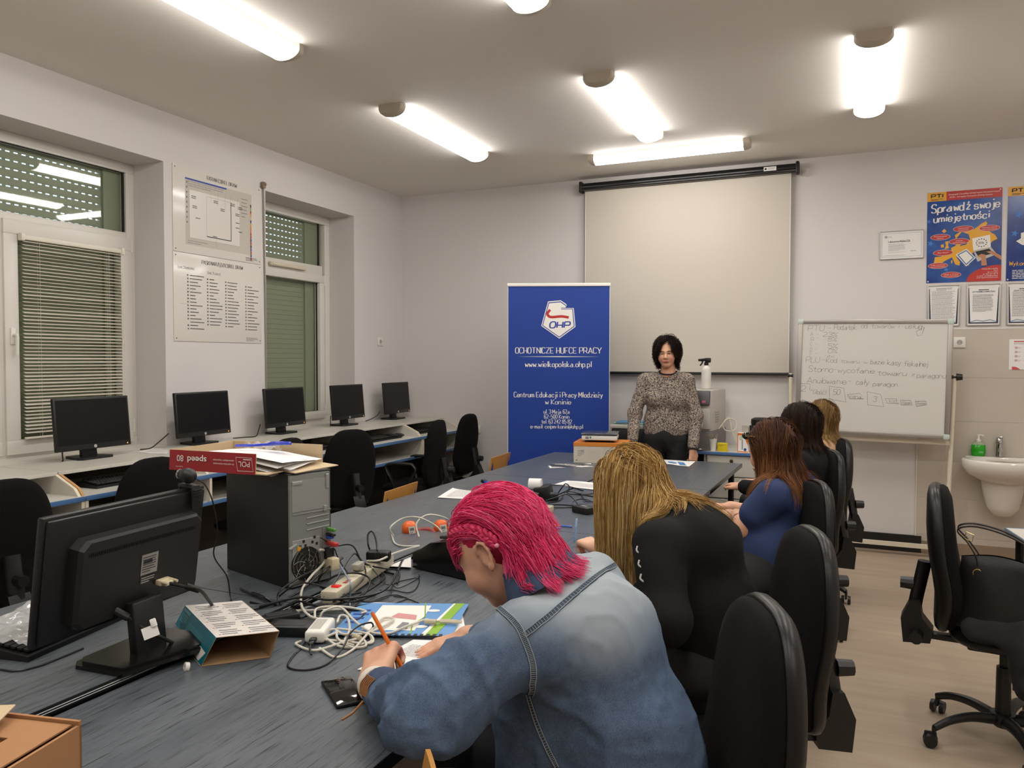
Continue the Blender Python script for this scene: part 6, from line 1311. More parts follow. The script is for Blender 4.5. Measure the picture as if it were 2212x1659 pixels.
q = MB(K); q.box((.0, .0, .10), (.03, .20, .14), T(ry=-38), bev=.004); q.box((.07, .0, .10), (.10, .20, .006), T(ry=28)); q.box((.05, 0, .03), (.16, .20, .06), T(ry=8), bev=.004); q.build('cover', M_pink, t)
q = MB(K); q.box((-.075, .03, .092), (.10, .14, .003), T(ry=-4)); q.build('inner_sheet', M_paper, t)
q = MB(K); q.box((-.078, .03, .089), (.11, .145, .003), T(ry=-4)); q.build('page_edge', M_pink, t)
# ================================================================= BODIES: smooth implicit surfaces turned into meshes
def vnoise(P, f, seed=0):
    """value noise in [-1, 1] at points P (n,3)"""
    Q = P*f+seed*17.13+1000; I = np.floor(Q).astype(np.int64); F = Q-I; F = F*F*(3-2*F); out = 0
    for dx in (0, 1):
        for dy in (0, 1):
            for dz in (0, 1):
                h = (I[:, 0]+dx)*73856093 ^ (I[:, 1]+dy)*19349663 ^ (I[:, 2]+dz)*83492791 ^ (seed*2654435761 & 0xffffffff)
                h = (h ^ (h >> 13))*1274126177; h = (h ^ (h >> 16)) & 0xffff
                w_ = (F[:, 0] if dx else 1-F[:, 0])*(F[:, 1] if dy else 1-F[:, 1])*(F[:, 2] if dz else 1-F[:, 2]); out = out+w_*(h/32767.5-1)
    return out
def cap(a, ra, b, rb, k=None, op=1): return ('c', np.array(a, float), ra, np.array(b, float), rb, k, op)
def ell(c, r, M=None, k=None, op=1):
    """ellipsoid; M: 3x3 rows = local axes in world"""
    return ('e', np.array(c, float), np.array(r, float), (np.eye(3) if M is None else np.array(M, float)), None, k, op)
def sdf(prims, P, k0=.02):
    d = None
    for p in prims:
        if p[0] == 'c':
            ab = p[3]-p[1]; L = max(ab@ab, 1e-12); t = np.clip(((P-p[1])@ab)/L, 0, 1); x = np.linalg.norm(P-p[1]-t[:, None]*ab, axis=1)-(p[2]+(p[4]-p[2])*t)
        else:
            q = (P-p[1])@p[3].T; k_0 = np.linalg.norm(q/p[2], axis=1); k_1 = np.linalg.norm(q/(p[2]**2), axis=1)+1e-9; x = k_0*(k_0-1)/k_1
        k = p[5] if p[5] is not None else k0
        if d is None: d = x
        elif p[6] > 0: h = np.clip(.5+.5*(x-d)/k, 0, 1); d = x*(1-h)+d*h-k*h*(1-h)
        else: x = -x; h = np.clip(.5-.5*(x-d)/k, 0, 1); d = x*(1-h)+d*h+k*h*(1-h)
    return d
def snet(fn, lo, hi, h):
    lo, hi = np.array(lo, float), np.array(hi, float); n = np.maximum(((hi-lo)/h).astype(int)+1, 3)
    ax = [lo[i]+h*np.arange(n[i]) for i in range(3)]; G = np.stack(np.meshgrid(*ax, indexing='ij'), -1).reshape(-1, 3); V = np.empty(len(G))
    for s_ in range(0, len(G), 400000): V[s_:s_+400000] = fn(G[s_:s_+400000])
    V = V.reshape(n); V = np.where(np.abs(V) < 1e-7, 1e-7, V); ins = V < 0; c = n-1
    acc = np.zeros((*c, 3)); cnt = np.zeros(c)
    idx = np.stack(np.meshgrid(*[np.arange(m) for m in c], indexing='ij'), -1).astype(float)
    for axis in range(3):
        o = [0, 1, 2]; o.remove(axis)
        for a in (0, 1):
            for b in (0, 1):
                s0 = [slice(0, c[i]) for i in range(3)]; s0[o[0]] = slice(a, c[o[0]]+a); s0[o[1]] = slice(b, c[o[1]]+b); s1 = list(s0); s1[axis] = slice(1, c[axis]+1)
                v0, v1 = V[tuple(s0)], V[tuple(s1)]; m = (v0 < 0) != (v1 < 0); t = np.where(m, v0/(np.where(m, v0-v1, 1)), 0)
                p = np.zeros((*c, 3)); p[..., axis] = t; p[..., o[0]] = a; p[..., o[1]] = b; acc += p*m[..., None]; cnt += m
    act = cnt > 0; vid = -np.ones(c, int); vid[act] = np.arange(act.sum()); pos = lo+h*(idx[act]+acc[act]/cnt[act][:, None]); quads = []
    for axis in range(3):
        o = [(axis+1) % 3, (axis+2) % 3]; s0 = [slice(None)]*3; s0[axis] = slice(0, c[axis]); s1 = [slice(None)]*3; s1[axis] = slice(1, n[axis])
        m = ins[tuple(s0)] != ins[tuple(s1)]; ijk = np.argwhere(m); ijk = ijk[(ijk[:, o[0]] > 0) & (ijk[:, o[1]] > 0) & (ijk[:, o[0]] < c[o[0]]) & (ijk[:, o[1]] < c[o[1]])]
        fl = ins[tuple(s0)][tuple(ijk.T)]
        def cell(a, b):
            q = ijk.copy(); q[:, o[0]] -= a; q[:, o[1]] -= b; return vid[tuple(q.T)]
        Q = np.stack([cell(1, 1), cell(0, 1), cell(0, 0), cell(1, 0)], 1); Q[~fl] = Q[~fl][:, ::-1]; quads.append(Q)
    Q = np.concatenate(quads); Q = Q[(Q >= 0).all(1)]; return pos, Q
def npmesh(name, V, Fq, m, parent=None, col=None, smooth=True, **k):
    me = bpy.data.meshes.new(name); V = np.asarray(V, np.float32); Fq = np.asarray(Fq, np.int32); nf, s_ = Fq.shape
    me.vertices.add(len(V)); me.vertices.foreach_set('co', V.ravel()); me.loops.add(nf*s_); me.loops.foreach_set('vertex_index', Fq.ravel()); me.polygons.add(nf)
    me.polygons.foreach_set('loop_start', np.arange(0, nf*s_, s_, dtype=np.int32)); me.polygons.foreach_set('loop_total', np.full(nf, s_, np.int32))
    if smooth: me.polygons.foreach_set('use_smooth', np.ones(nf, bool))
    if col is not None:
        a = me.color_attributes.new('Col', 'FLOAT_COLOR', 'POINT'); c = np.ones((len(V), 4), np.float32); c[:, :3] = col; a.data.foreach_set('color', c.ravel())
    me.materials.append(m); me.update(calc_edges=True); me.validate(); return link(name, me, parent, **k)
def blob(name, prims, h, m, parent, k0=.02, disp=None, col=None, pad=.03, chunks=None, **kk):
    """chunks: list of (lo, hi, h) boxes meshed separately into the one mesh, else one box round all prims"""
    def fn(P):
        d = sdf(prims, P, k0); return d+disp(P, d) if disp else d
    if chunks is None:
        pts = []; 
        for p in prims:
            if p[6] < 0: continue
            if p[0] == 'c': pts += [p[1]-p[2], p[1]+p[2], p[3]-p[4], p[3]+p[4]]
            else: pts += [p[1]-max(p[2]), p[1]+max(p[2])]
        pts = np.array(pts); chunks = [(pts.min(0)-pad, pts.max(0)+pad, h)]
    Vs, Fs, n = [], [], 0
    for lo, hi, hh in chunks:
        v, f = snet(fn, lo, hi, hh)
        if len(v) == 0: continue
        Vs.append(v); Fs.append(f+n); n += len(v)
    V = np.concatenate(Vs); F_ = np.concatenate(Fs)
    return npmesh(name, V, F_, m, parent, None if col is None else col(V), **kk)
def A3(v): return np.array(v, float)
def nrm(v): v = A3(v); return v/np.linalg.norm(v)
def hexl(h): return np.array(lin(h)[:3])
def bvh_of(o):
    me = o.data; return BVHTree.FromPolygons([o.matrix_world @ v.co for v in me.vertices], [tuple(p.vertices) for p in me.polygons])
class Head:
    """head frame: f forward (face), u up, l left; all in world; s scale"""
    squint = False
    def __init__(s, c, f, u, sc=1.0):
        s.c = A3(c); s.f = nrm(f); u = A3(u); s.u = nrm(u-s.f*(u@s.f)); s.l = np.cross(s.u, s.f); s.s = sc; s.M = np.array([s.f, s.l, s.u])
    def p(s, x, y, z): return s.c+(s.f*x+s.l*y+s.u*z)*s.s
    def loc(s, P): return ((P-s.c)@s.M.T)/s.s
    def e(s, x, y, z, r, k=None, op=1, M=None): return ell(s.p(x, y, z), np.array(r)*s.s, s.M if M is None else M, k, op)
    def cp(s, a, ra, b, rb, k=None): return cap(s.p(*a), ra*s.s, s.p(*b), rb*s.s, k)
    def skull(s): return [s.e(-.018, 0, .028, (.100, .078, .092)), s.e(.03, 0, -.01, (.068, .066, .095), .03)]
    def prims(s, detail=True):
        L = s.skull()+[s.e(.040, 0, -.050, (.052, .054, .060), .02), s.e(.066, 0, -.092, (.026, .026, .020), .02), s.e(.055, .028, -.035, (.035, .028, .032), .02), s.e(.055, -.028, -.035, (.035, .028, .032), .02),
             s.e(.082, .0, .018, (.012, .045, .012), .015)]
        if detail:
            for y in (-.031, .031): L.append(s.e(.100, y, -.001, (.016, .017, .011), .010, -1))
            for y in (-.031, .031): L.append(s.e(.078, y, -.001, (.0155, .017, .0135), .004))
            L += [s.cp((.088, 0, .004), .008, (.112, 0, -.030), .0105, .010), s.e(.100, .012, -.034, (.010, .007, .007), .006), s.e(.100, -.012, -.034, (.010, .007, .007), .006),
                  s.e(.091, 0, -.060, (.012, .026, .0050), .006), s.e(.090, 0, -.0695, (.012, .020, .0065), .006), s.e(.062, .040, -.030, (.030, .022, .026), .02), s.e(.062, -.040, -.030, (.030, .022, .026), .02)]
            for y in (-1, 1):
                L.append(s.e(-.004, y*.076, -.006, (.013, .006, .024), .006)); ar = [(.010, .079, .012), (.004, .082, .025), (-.010, .087, .030), (-.023, .090, .022), (-.026, .089, .005), (-.019, .086, -.012), (-.010, .082, -.026), (-.001, .078, -.034)]
                for a_, b_ in zip(ar, ar[1:]): L.append(s.cp((a_[0], y*a_[1], a_[2]), .0042, (b_[0], y*b_[1], b_[2]), .0042, .004))
                L.append(s.cp((.006, y*.078, -.012), .0045, (.004, y*.079, -.020), .004, .004)); L.append(s.cp((-.004, y*.081, -.030), .0055, (-.006, y*.080, -.024), .005, .005))
            if s.squint:
                for y in (-.031, .031): L += [s.e(.0800, y, -.0005, (.0150, .0165, .0125), .003), s.e(.0965, y, -.002, (.012, .0135, .0026), .003, -1)]
        return L
    def skin_col(s, base, lip='#9a4f45'):
        B, Lp = hexl(base), hexl(lip)
        def f(V):
            q = s.loc(V); c = np.tile(B, (len(V), 1))*(1+.06*vnoise(V, 40, 3))[:, None]
            d = np.exp(-(((q[:, 1])/.024)**4+((q[:, 2]+.065)/.011)**4))*(q[:, 0] > .082); c = c*(1-d[:, None])+Lp*d[:, None]
            ch = np.exp(-(((np.abs(q[:, 1])-.042)/.02)**2+((q[:, 2]+.03)/.022)**2))*(q[:, 0] > .03)*.35; c = c*(1-ch[:, None])+hexl('#b8705c')*ch[:, None]
            return c
        return f
def hand(w, d, n, side, curl=(.5, .5, .5, .5), thumb=.5, sc=1.0, spread=.10):
    """prims of a hand: w wrist, d direction of the palm, n normal out of the back of the hand, side +1 thumb towards n x d ..."""
    w, d = A3(w), nrm(d); n = A3(n); n = nrm(n-d*(n@d)); a = np.cross(n, d)*side; L = []; T_ = None
    def pt(x, y, z): return w+(d*x+a*y+n*z)*sc
    k = .009*sc
    L.append(cap(pt(-.03, 0, 0), .024*sc, pt(.01, 0, 0), .024*sc, .02*sc))
    for y0, y1 in ((.018, .030), (.006, .010), (-.006, -.010), (-.018, -.028)): L.append(cap(pt(.01, y0, 0), .015*sc, pt(.085, y1, .0), .0125*sc, .012*sc))
    for i, (y, ln_, r) in enumerate(((.030, .072, .0092), (.010, .080, .0095), (-.010, .075, .0090), (-.028, .060, .0080))):
        p = pt(.086-(.004 if i in (0, 3) else 0), y, .002); c = curl[i]; ang = c*.9; dd = nrm(d+a*(y*spread*10)); seg = (.46, .30, .24)
        for j in range(3):
            dirv = dd*math.cos(ang)-n*math.sin(ang); q = p+dirv*ln_*seg[j]*sc; L.append(cap(p, (r-.0008*j)*sc, q, (r-.0008*(j+1))*sc, k if j == 0 else .003*sc)); p = q; ang += c*1.05
        if i == 0: T_ = p
    b = pt(.02, .026, -.008); m_ = b+(a*.030*(1-.4*thumb)+d*.030-n*.016*thumb)*sc; e_ = m_+(d*.030+a*.008*(1-2*thumb)-n*.012*thumb)*sc; f_ = e_+(d*.022-a*.008*thumb-n*.008*thumb)*sc
    L += [cap(b, .017*sc, m_, .0125*sc, .014*sc), cap(m_, .0115*sc, e_, .010*sc, .004*sc), cap(e_, .010*sc, f_, .0085*sc, .003*sc)]
    return L, (T_+f_)/2, T_
# ----------------------------------------------------------------- hair
def simulate(roots, dirs, length, steps, coll, grav=.5, stiff=.8, wav=.0, seed=0, lift=.004, wf=14., gdir=(0, 0, -1), hug=.4, hcoll=None, liftvar=.6):
    """grow hair guides: they start along the skin, cling to it for the first part, then hang"""
    e = 1e-3; hc = hcoll or coll; rs = np.random.RandomState(seed); lf = lift*(1-liftvar*.5+liftvar*rs.rand(len(roots)))
    def grad(fn, Q, d0):
        g_ = np.stack([fn(Q+A3(v)*e)-d0 for v in ((1, 0, 0), (0, 1, 0), (0, 0, 1))], 1)/e; return g_/(np.linalg.norm(g_, axis=1)[:, None]+1e-9)
    P = roots.copy(); D = dirs/np.linalg.norm(dirs, axis=1)[:, None]; n0 = grad(hc, P, hc(P)); D = D-n0*np.sum(D*n0, 1)[:, None]*.97; D /= np.linalg.norm(D, axis=1)[:, None]+1e-9
    P = P+n0*(lf-hc(P))[:, None]*.6; out = [P.copy()]; g = A3(gdir); ph = rs.rand(len(P), 3)*6.28
    for i in range(steps):
        t = i/steps; D = D*stiff+g*grav*(.3+t)
        if wav: D = D+wav*np.sin(ph+wf*t*np.array([1, 1.3, .8]))
        D /= np.linalg.norm(D, axis=1)[:, None]; P = P+D*(length/steps)[:, None]
        if t < hug:
            d = hc(P); P = P-grad(hc, P, d)*np.clip(d-lf, 0, .05)[:, None]*.85
        d = coll(P); bad = d < lf
        if bad.any(): Q = P[bad]; d0 = coll(Q); P[bad] = Q+grad(coll, Q, d0)*(lf[bad]-d0)[:, None]
        D = P-out[-1]; D /= np.linalg.norm(D, axis=1)[:, None]+1e-9; out.append(P.copy())
    return np.stack(out, 1)
def strands(name, paths, r, cfn, m, parent, nchild=12, spread=.012, clump=.6, seed=0, frizz=.0, sides=3, ragged=.15, curl=0., curlf=30.):
    """paths (N,S,3) guides -> children tubes; cfn(rand, t) -> colour"""
    N, S_, _ = paths.shape; rs = np.random.RandomState(seed); C = np.repeat(paths, nchild, 0); K = len(C); t = np.linspace(0, 1, S_)
    off = rs.randn(K, 3)*spread; fall = (1-clump*t)[None, :, None]; C = C+off[:, None, :]*fall
    if frizz:
        w_ = np.cumsum(rs.randn(K, S_, 3)*frizz, 1); C = C+w_
    if curl:
        ph = rs.rand(K, 1)*6.28; a = curlf*t[None, :]+ph; C[:, :, 0] += curl*np.cos(a)*t; C[:, :, 1] += curl*np.sin(a)*t; C[:, :, 2] += curl*.5*np.sin(a*1.3)*t
    if ragged:
        cut = 1-ragged*rs.rand(K); idx = t[None, :]*cut[:, None]*(S_-1); i0 = np.clip(idx.astype(int), 0, S_-2); fr = (idx-i0)[..., None]; C = C[np.arange(K)[:, None], i0]*(1-fr)+C[np.arange(K)[:, None], i0+1]*fr
    D = np.gradient(C, axis=1); D /= np.linalg.norm(D, axis=2)[..., None]+1e-9; ref = np.array([.31, .52, .79]); A_ = np.cross(D, ref); A_ /= np.linalg.norm(A_, axis=2)[..., None]+1e-9; B_ = np.cross(D, A_)
    rad = (r*(1-.75*t**3))[None, :, None]*(.7+.6*rs.rand(K, 1, 1)); V = np.stack([C+rad*(A_*math.cos(2*PI*i/sides)+B_*math.sin(2*PI*i/sides)) for i in range(sides)], 2)   # K,S,sides,3
    base = (np.arange(K)*S_*sides)[:, None, None]; si = np.arange(S_-1)[None, :, None]*sides; j = np.arange(sides)[None, None, :]; jn = (j+1) % sides
    Fq = np.stack([base+si+j, base+si+jn, base+si+sides+jn, base+si+sides+j], -1).reshape(-1, 4)
    rnd = np.repeat(rs.rand(N), nchild)*.65+rs.rand(K)*.35; col = cfn(rnd[:, None]+0*t[None, :], np.broadcast_to(t[None, :], (K, S_))); col = np.repeat(col[:, :, None, :], sides, 2).reshape(-1, 3)
    return npmesh(name, V.reshape(-1, 3), Fq, m, parent, col)
def ramp(c):
    """colour ramp list [(pos, hex)...] -> function of array"""
    xs = [a for a, _ in c]; cs = np.array([hexl(b) for _, b in c])
    return lambda x: np.stack([np.interp(x, xs, cs[:, i]) for i in range(3)], -1)
def hairmat(name, rough=.55, spec=.22):
    return mat(name, '#808080', .58, spec=.2, attr='Col')
M_skin = mat('skin', '#b98368', .5, sss=.10, attr='Col', bump=(260, .06))
def limb(a, ra, b, rb, c, rc, k=.03): return [cap(a, ra, b, rb, k), cap(b, rb, c, rc, k)]
def eyes(hd, parent, iris='#3b2a1c', lid=0.35):
    for y in (-.031, .031):
        q = MB(); c = Vector(hd.p(.0815, y, -.001)); K = frame(c, hd.f, hd.l); q.M = K; q.ell((0, 0, 0), .0125*hd.s, u=16, v=12); e = q.build('eye', mat('eye_white', '#c9c2b8', .2), parent)
        q = MB(K); q.ell((.0075*hd.s, 0, 0), (.0058*hd.s, .0062*hd.s, .0062*hd.s), u=12, v=8); q.build('iris', mat('iris_'+iris[1:], iris, .15), e)
# ================================================================= PEOPLE
def folds(seed, amp=.006, f=9, ridge=True, direc=(1, 1, 1)):
    dv = A3(direc)
    def g(P, d):
        n = vnoise(P*dv, f, seed); n = (1-np.abs(n)*2) if ridge else n
        return -(amp*n+amp*.5*vnoise(P*dv, f*2.3, seed+1))*(np.abs(d) < .05)
    return g
def seated(J, w=1.0):
    """torso + limb primitives from joints for the body under the clothes"""
    L = [cap(J['hipL'], .085*w, J['hipR'], .085*w, .05), cap(J['pelvis'], .105*w, J['waist'], .095*w, .05), cap(J['waist'], .095*w, J['chest'], .105*w, .05), cap(J['shL'], .052*w, J['chest'], .085*w, .05), cap(J['shR'], .052*w, J['chest'], .085*w, .05), cap(J['chest'], .085*w, J['neck'], .050*w, .05)]
    for s_ in 'LR': L += limb(J['sh'+s_], .050*w, J['el'+s_], .038*w, J['wr'+s_], .026*w)
    for s_ in 'LR':
        if 'kn'+s_ in J: L += limb(J['hip'+s_], .080*w, J['kn'+s_], .056*w, J['an'+s_], .036*w)+[cap(J['an'+s_], .036, A3(J['an'+s_])+A3(J['foot'])*.16-A3((0, 0, .03)), .030)]
    return L
def sit_legs(J, seat, f, side, table=.60):
    """thighs forward along f from the seat, shins down, feet on the floor"""
    f = nrm(f); side = nrm(side)
    for s_, k in (('L', 1), ('R', -1)):
        J['hip'+s_] = seat+side*.085*k; J['kn'+s_] = seat+side*.11*k+f*.40+A3((0, 0, -.02)); an = J['kn'+s_]+f*.02; an[2] = .085; J['an'+s_] = an
    J['foot'] = f
def trousers(name, J, m, parent, w=1.0, h=.014, top=True):
    L = [cap(J['hipL'], .098*w, J['hipR'], .098*w, .05)]
    if top: L.append(cap(J['pelvis'], .115*w, (A3(J['pelvis'])*.5+A3(J['waist'])*.5), .105*w, .05))
    for s_ in 'LR': L += limb(J['hip'+s_], .090*w, J['kn'+s_], .066*w, J['an'+s_], .050*w)
    return blob(name, L, h, m, parent, .03, folds(5, .004, 12))
def shoes(J, parent, m):
    for s_ in 'LR':
        a = A3(J['an'+s_]); f = nrm(J['foot']); blob('shoe', [cap(a+f*-.03-A3((0, 0, .045)), .038, a+f*.04-A3((0, 0, .045)), .036), cap(a+f*.04-A3((0, 0, .045)), .036, a+f*.15-A3((0, 0, .055)), .028)], .009, m, parent, .02)
M_shoe = mat('shoe_black', '#0d0d0d', .5)
M_jeans = mat('trousers_black', '#0e0e10', .85)
GP = 'students writing along the right side of the table'
# ---------------------------------------------------------------- 1: pink hair, denim jacket
def person1():
    t = thing('person', 'person with bright pink hair and faded denim jacket, bent over writing', 'person', (-.45, 1.62, 0))
    hd = Head((-.726, 1.590, 1.108), (-.80, .06, -.60), (-.58, .02, .80), 1.0)
    J = dict(pelvis=A3((-.43, 1.62, .60)), waist=A3((-.455, 1.615, .74)), chest=A3((-.545, 1.61, .93)), neck=A3((-.655, 1.60, 1.055)), shL=A3((-.605, 1.455, .960)), shR=A3((-.575, 1.775, .985)))
    sit_legs(J, J['pelvis'], (-.95, -.2, 0), (.2, -.95, 0))
    # near (left) arm: elbow on the table edge, hand with the pen
    J['elL'] = A3((-.755, 1.295, .845)); J['wrL'] = A3(onz(806, 1476, .800)); J['elR'] = A3((-.80, 1.80, .80)); J['wrR'] = A3(onz(1010, 1375, .785))
    hL = A3(onz(836, 1398, .815)); dL = nrm(hL-J['wrL']+A3((0, 0, .004)))
    hp, grip, tip = hand(J['wrL']+dL*.018, nrm(dL+A3((0, 0, .20))), (-.30, -.35, .80), 1, (.75, .85, .9, .95), .75, 1.14)
    hR = A3(onz(935, 1398, .765)); dR = nrm(hR-J['wrR']); hq, _, _ = hand(J['wrR'], dR, (.0, .05, 1), 1, (.10, .12, .10, .12), .15, .95)
    body = seated(J)+hd.prims()+[cap(hd.p(-.03, 0, -.06), .056, J['neck'], .060, .03)]+hp+hq
    def bx(P, r): P = np.array(P); return P.min(0)-r, P.max(0)+r
    lo1, hi1 = bx([hd.c], .165); W = [J['wrL'], hL]; lo2, hi2 = bx(W, .085); lo3, hi3 = bx([J['wrR'], hR], .075); lo3[0] -= .02
    sk = hd.skin_col('#d3a083')
    b = blob('body', body, .012, M_skin, t, .012, None, lambda V: sk(V), chunks=[(lo1, hi1, .0048), (lo2, hi2, .0034), (lo3, hi3, .0036), (A3((-1.0, 1.2, .03)), A3((-.25, 2.0, lo1[2]+.01)), .016)])
    eyes(hd, t)
    # lashes, brow and glasses arm hidden by the fringe: a dark lash line
    q = MB(); q.tube([Vector(hd.p(.093, .020, .004)), Vector(hd.p(.0945, .031, .0065)), Vector(hd.p(.086, .045, .002))], .0018, 6); q.tube([Vector(hd.p(.100, .014, .022)), Vector(hd.p(.098, .030, .027)), Vector(hd.p(.086, .048, .023))], .0028, 6, flat=1); q.build('lashes', mat('lash', '#2a1512', .7), t)
    # denim jacket
    jk = [cap(J['pelvis']+A3((0, 0, -.06)), .150, J['waist'], .145, .06), cap(J['waist'], .142, J['chest']+A3((.02, 0, -.03)), .135, .07), cap(J['shL']+A3((.01, .02, -.01)), .082, J['chest']+A3((.045, 0, .0)), .112, .07), cap(J['shR']+A3((.01, -.02, -.01)), .082, J['chest']+A3((.045, 0, .0)), .112, .07), cap(J['chest'], .105, J['neck']+A3((.025, 0, -.025)), .070, .05), cap(J['waist']+A3((-.14, -.03, -.16)), .125, J['chest']+A3((-.06, -.02, -.10)), .12, .06), cap(J['waist']+A3((.05, -.01, -.06)), .13, J['chest']+A3((.05, 0, -.12)), .11, .06)]
    jk += limb(J['shL'], .083, J['elL'], .074, J['wrL']-nrm(J['wrL']-J['elL'])*.108, .046, .035)+limb(J['shR'], .082, J['elR'], .070, J['wrR']+A3((.05, 0, .0)), .048, .035)
    jk += [cap(J['elL']+A3((.04, .03, .02)), .080, J['elL']+A3((-.03, .02, .0)), .070, .03)]
    hip = J['pelvis']
    eL, wL, sL = J['elL'], J['wrL'], J['shL']
    def dsp(P, d):
        W = P+.03*np.stack([vnoise(P, 6, 31), vnoise(P, 6, 32), vnoise(P, 6, 33)], 1)
        n1 = vnoise(W*A3((1, 1.1, .55)), 9, 4); r_ = np.clip(1-np.abs(n1)*3.2, -.6, 1); n2 = vnoise(W, 22, 9); r2 = np.clip(1-np.abs(n2)*3, -.5, 1)
        arm = np.exp(-(np.linalg.norm(P-eL, axis=1)/.20)**2)+.6*np.exp(-(np.linalg.norm(P-wL, axis=1)/.12)**2)
        dl = nrm(wL-eL); s1 = (P-eL)@dl; ring = np.sin(s1*62+3.0*vnoise(P, 7, 8))*np.clip(s1*9, 0, 1)*np.clip((.26-s1)*9, 0, 1)   # creases across the forearm
        du = nrm(eL-sL); s2 = (P-sL)@du; rg2 = np.clip(1-np.abs(np.sin(s2*26+2.4*vnoise(P, 6, 12)))*2.2, -.3, 1)*np.exp(-(np.linalg.norm(P-(sL+eL)/2, axis=1)/.13)**2)
        back = np.clip((P[:, 0]+.62)*8, 0, 1)*np.clip((1.0-P[:, 2])*6, 0, 1); dg = np.clip(1-np.abs(np.sin((P[:, 2]*.7-P[:, 1]*.8+P[:, 0]*.4)*26+2.2*vnoise(P, 5, 14)))*2.6, -.2, 1)*back
        near = np.linalg.norm(P-wL, axis=1); keep = np.clip((near-.03)*16, .2, 1)
        return -(.0042*r_*(1+2.2*arm)+.0022*r2*(1+arm)+.0055*ring*(near < .30)+.0110*rg2+.0050*dg)*keep*(np.abs(d) < .06)
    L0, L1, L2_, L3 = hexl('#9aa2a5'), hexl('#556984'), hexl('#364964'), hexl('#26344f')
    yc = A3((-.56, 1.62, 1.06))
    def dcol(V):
        w_ = np.clip(1.35-np.linalg.norm((V-yc)*A3((.9, .75, 1.25)), axis=1)/.20+.30*vnoise(V, 9, 11), 0, 1); w_ = w_*w_*(3-2*w_)  # pale upper back: bleached wash, with some of the lighting put into the colour
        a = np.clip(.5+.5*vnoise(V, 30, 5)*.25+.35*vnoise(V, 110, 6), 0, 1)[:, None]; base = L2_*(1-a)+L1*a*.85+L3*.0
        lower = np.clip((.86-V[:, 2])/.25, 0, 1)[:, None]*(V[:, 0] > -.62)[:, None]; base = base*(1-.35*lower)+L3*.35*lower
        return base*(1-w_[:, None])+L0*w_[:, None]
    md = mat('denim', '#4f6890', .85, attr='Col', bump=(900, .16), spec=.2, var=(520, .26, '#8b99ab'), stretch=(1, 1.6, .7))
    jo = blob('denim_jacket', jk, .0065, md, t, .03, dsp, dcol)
    bv = bvh_of(jo); cz = Vector((0, 0, CAMZ))
    def hit(u, v, off=.0015):
        r = bv.ray_cast(cz, ray(u, v).normalized())
        return (r[0]+r[1]*off, r[1]) if r[0] is not None else None
    ms = mat('seam_dark', '#33404f', .85); ml = mat('stitch', '#8f989c', .8)
    def seam(px, w_, name='seam'):
        P = []; N = []
        for a in bez([(u, v, 0) for u, v in px], 10):
            h = hit(a.x, a.y)
            if h and (not P or (h[0]-P[-1]).length < .06): P.append(h[0]); N.append(h[1])
        if len(P) < 4: return
        q = MB(); wd = [N[i].cross((P[min(i+1, len(P)-1)]-P[max(i-1, 0)]).normalized()) for i in range(len(P))]; q.strap(P, wd, w_, .003); s_ = q.build(name, ms, t, smooth=60)
        q = MB()
        for k in (-1, 1): q.tube([P[i]+wd[i].normalized()*(k*w_*.42)+N[i]*.0022 for i in range(len(P))], .0009, 5)
        for i in range(0, len(P)-1): q.tube([P[i]-wd[i].normalized()*w_*.3+N[i]*.0018, P[i]+wd[i].normalized()*w_*.3+N[i]*.0018], .0006, 4)
        q.build('stitching', ml, s_)
    seam([(1133, 1372), (1180, 1335), (1240, 1285), (1290, 1245), (1328, 1220)], .013)
    seam([(1060, 1300), (1090, 1325), (1118, 1352), (1135, 1385), (1148, 1420), (1152, 1455), (1147, 1500)], .013)
    seam([(1035, 1310), (1042, 1285), (1060, 1262), (1078, 1250)], .014)
    seam([(1142, 1500), (1160, 1560), (1185, 1620), (1205, 1657)], .010)
    # collar: a raised band round the neck, open to the front
    q = MB(); ax = hd.u; c = Vector(J['neck'])+Vector((.010, 0, .012)); upv = Vector((-.45, 0, .89)).normalized(); sd = Vector((0, 1, 0)); fw = sd.cross(upv).normalized(); fw = -fw if fw.x < 0 else fw   # fw: towards the back (+x)
    def colr(u, v):
        a = -2.1+4.2*u; r_ = .072+.018*(1-v); hgt = -.036+.046*v+.008*math.cos(a); tilt = .012*math.sin(9*u+2)*v
        return c+fw*(math.cos(a)*r_*1.02)+sd*(math.sin(a)*r_*1.12)+upv*(hgt+tilt)
    q.grid(colr, 44, 10); q.grid(lambda u, v: colr(u, v)+(c-colr(u, v)).normalized()*-.007, 44, 10)
    q.tube([colr(i/44, 1) + (colr(i/44, 1)-c).normalized()*.003 for i in range(45)], .0055, 8); q.build('collar', mat('denim_dark', '#2c3a55', .85, bump=(900, .16), var=(30, .5, '#4a5c7a')), t, smooth=60)
    # white cuff of the shirt, lace and cuff band at the near wrist
    wd = nrm(J['wrL']-J['elL']); cf = J['wrL']-wd*.020
    q = MB(); q.tube([Vector(cf-wd*.02), Vector(cf+wd*.018)], .036, 24, rr=[.043, .0385]); q.build('shirt_cuff', mat('shirt_white', '#d8cfc2', .8, bump=(120, .2)), t)
    q = MB(); c2 = J['wrL']-wd*.085; q.tube([Vector(c2-wd*.05), Vector(c2-wd*.03), Vector(c2-wd*.01), Vector(c2+wd*.028)], .05, 28, rr=[.046, .050, .0505, .0470]); q.build('jacket_cuff', _M['denim_dark'], t)
    q = MB(); sdv = nrm(np.cross(wd, A3((0, 0, 1)))); 
    for k in range(6):
        b0 = c2+wd*(-.026+.009*k); q.tube(bez([Vector(b0+sdv*(-.035)+A3((0, 0, .040))), Vector(b0+wd*.006+sdv*(-.048)+A3((0, 0, .024))), Vector(b0+sdv*(-.053)+A3((0, 0, .002)))], 5), .0018, 6)
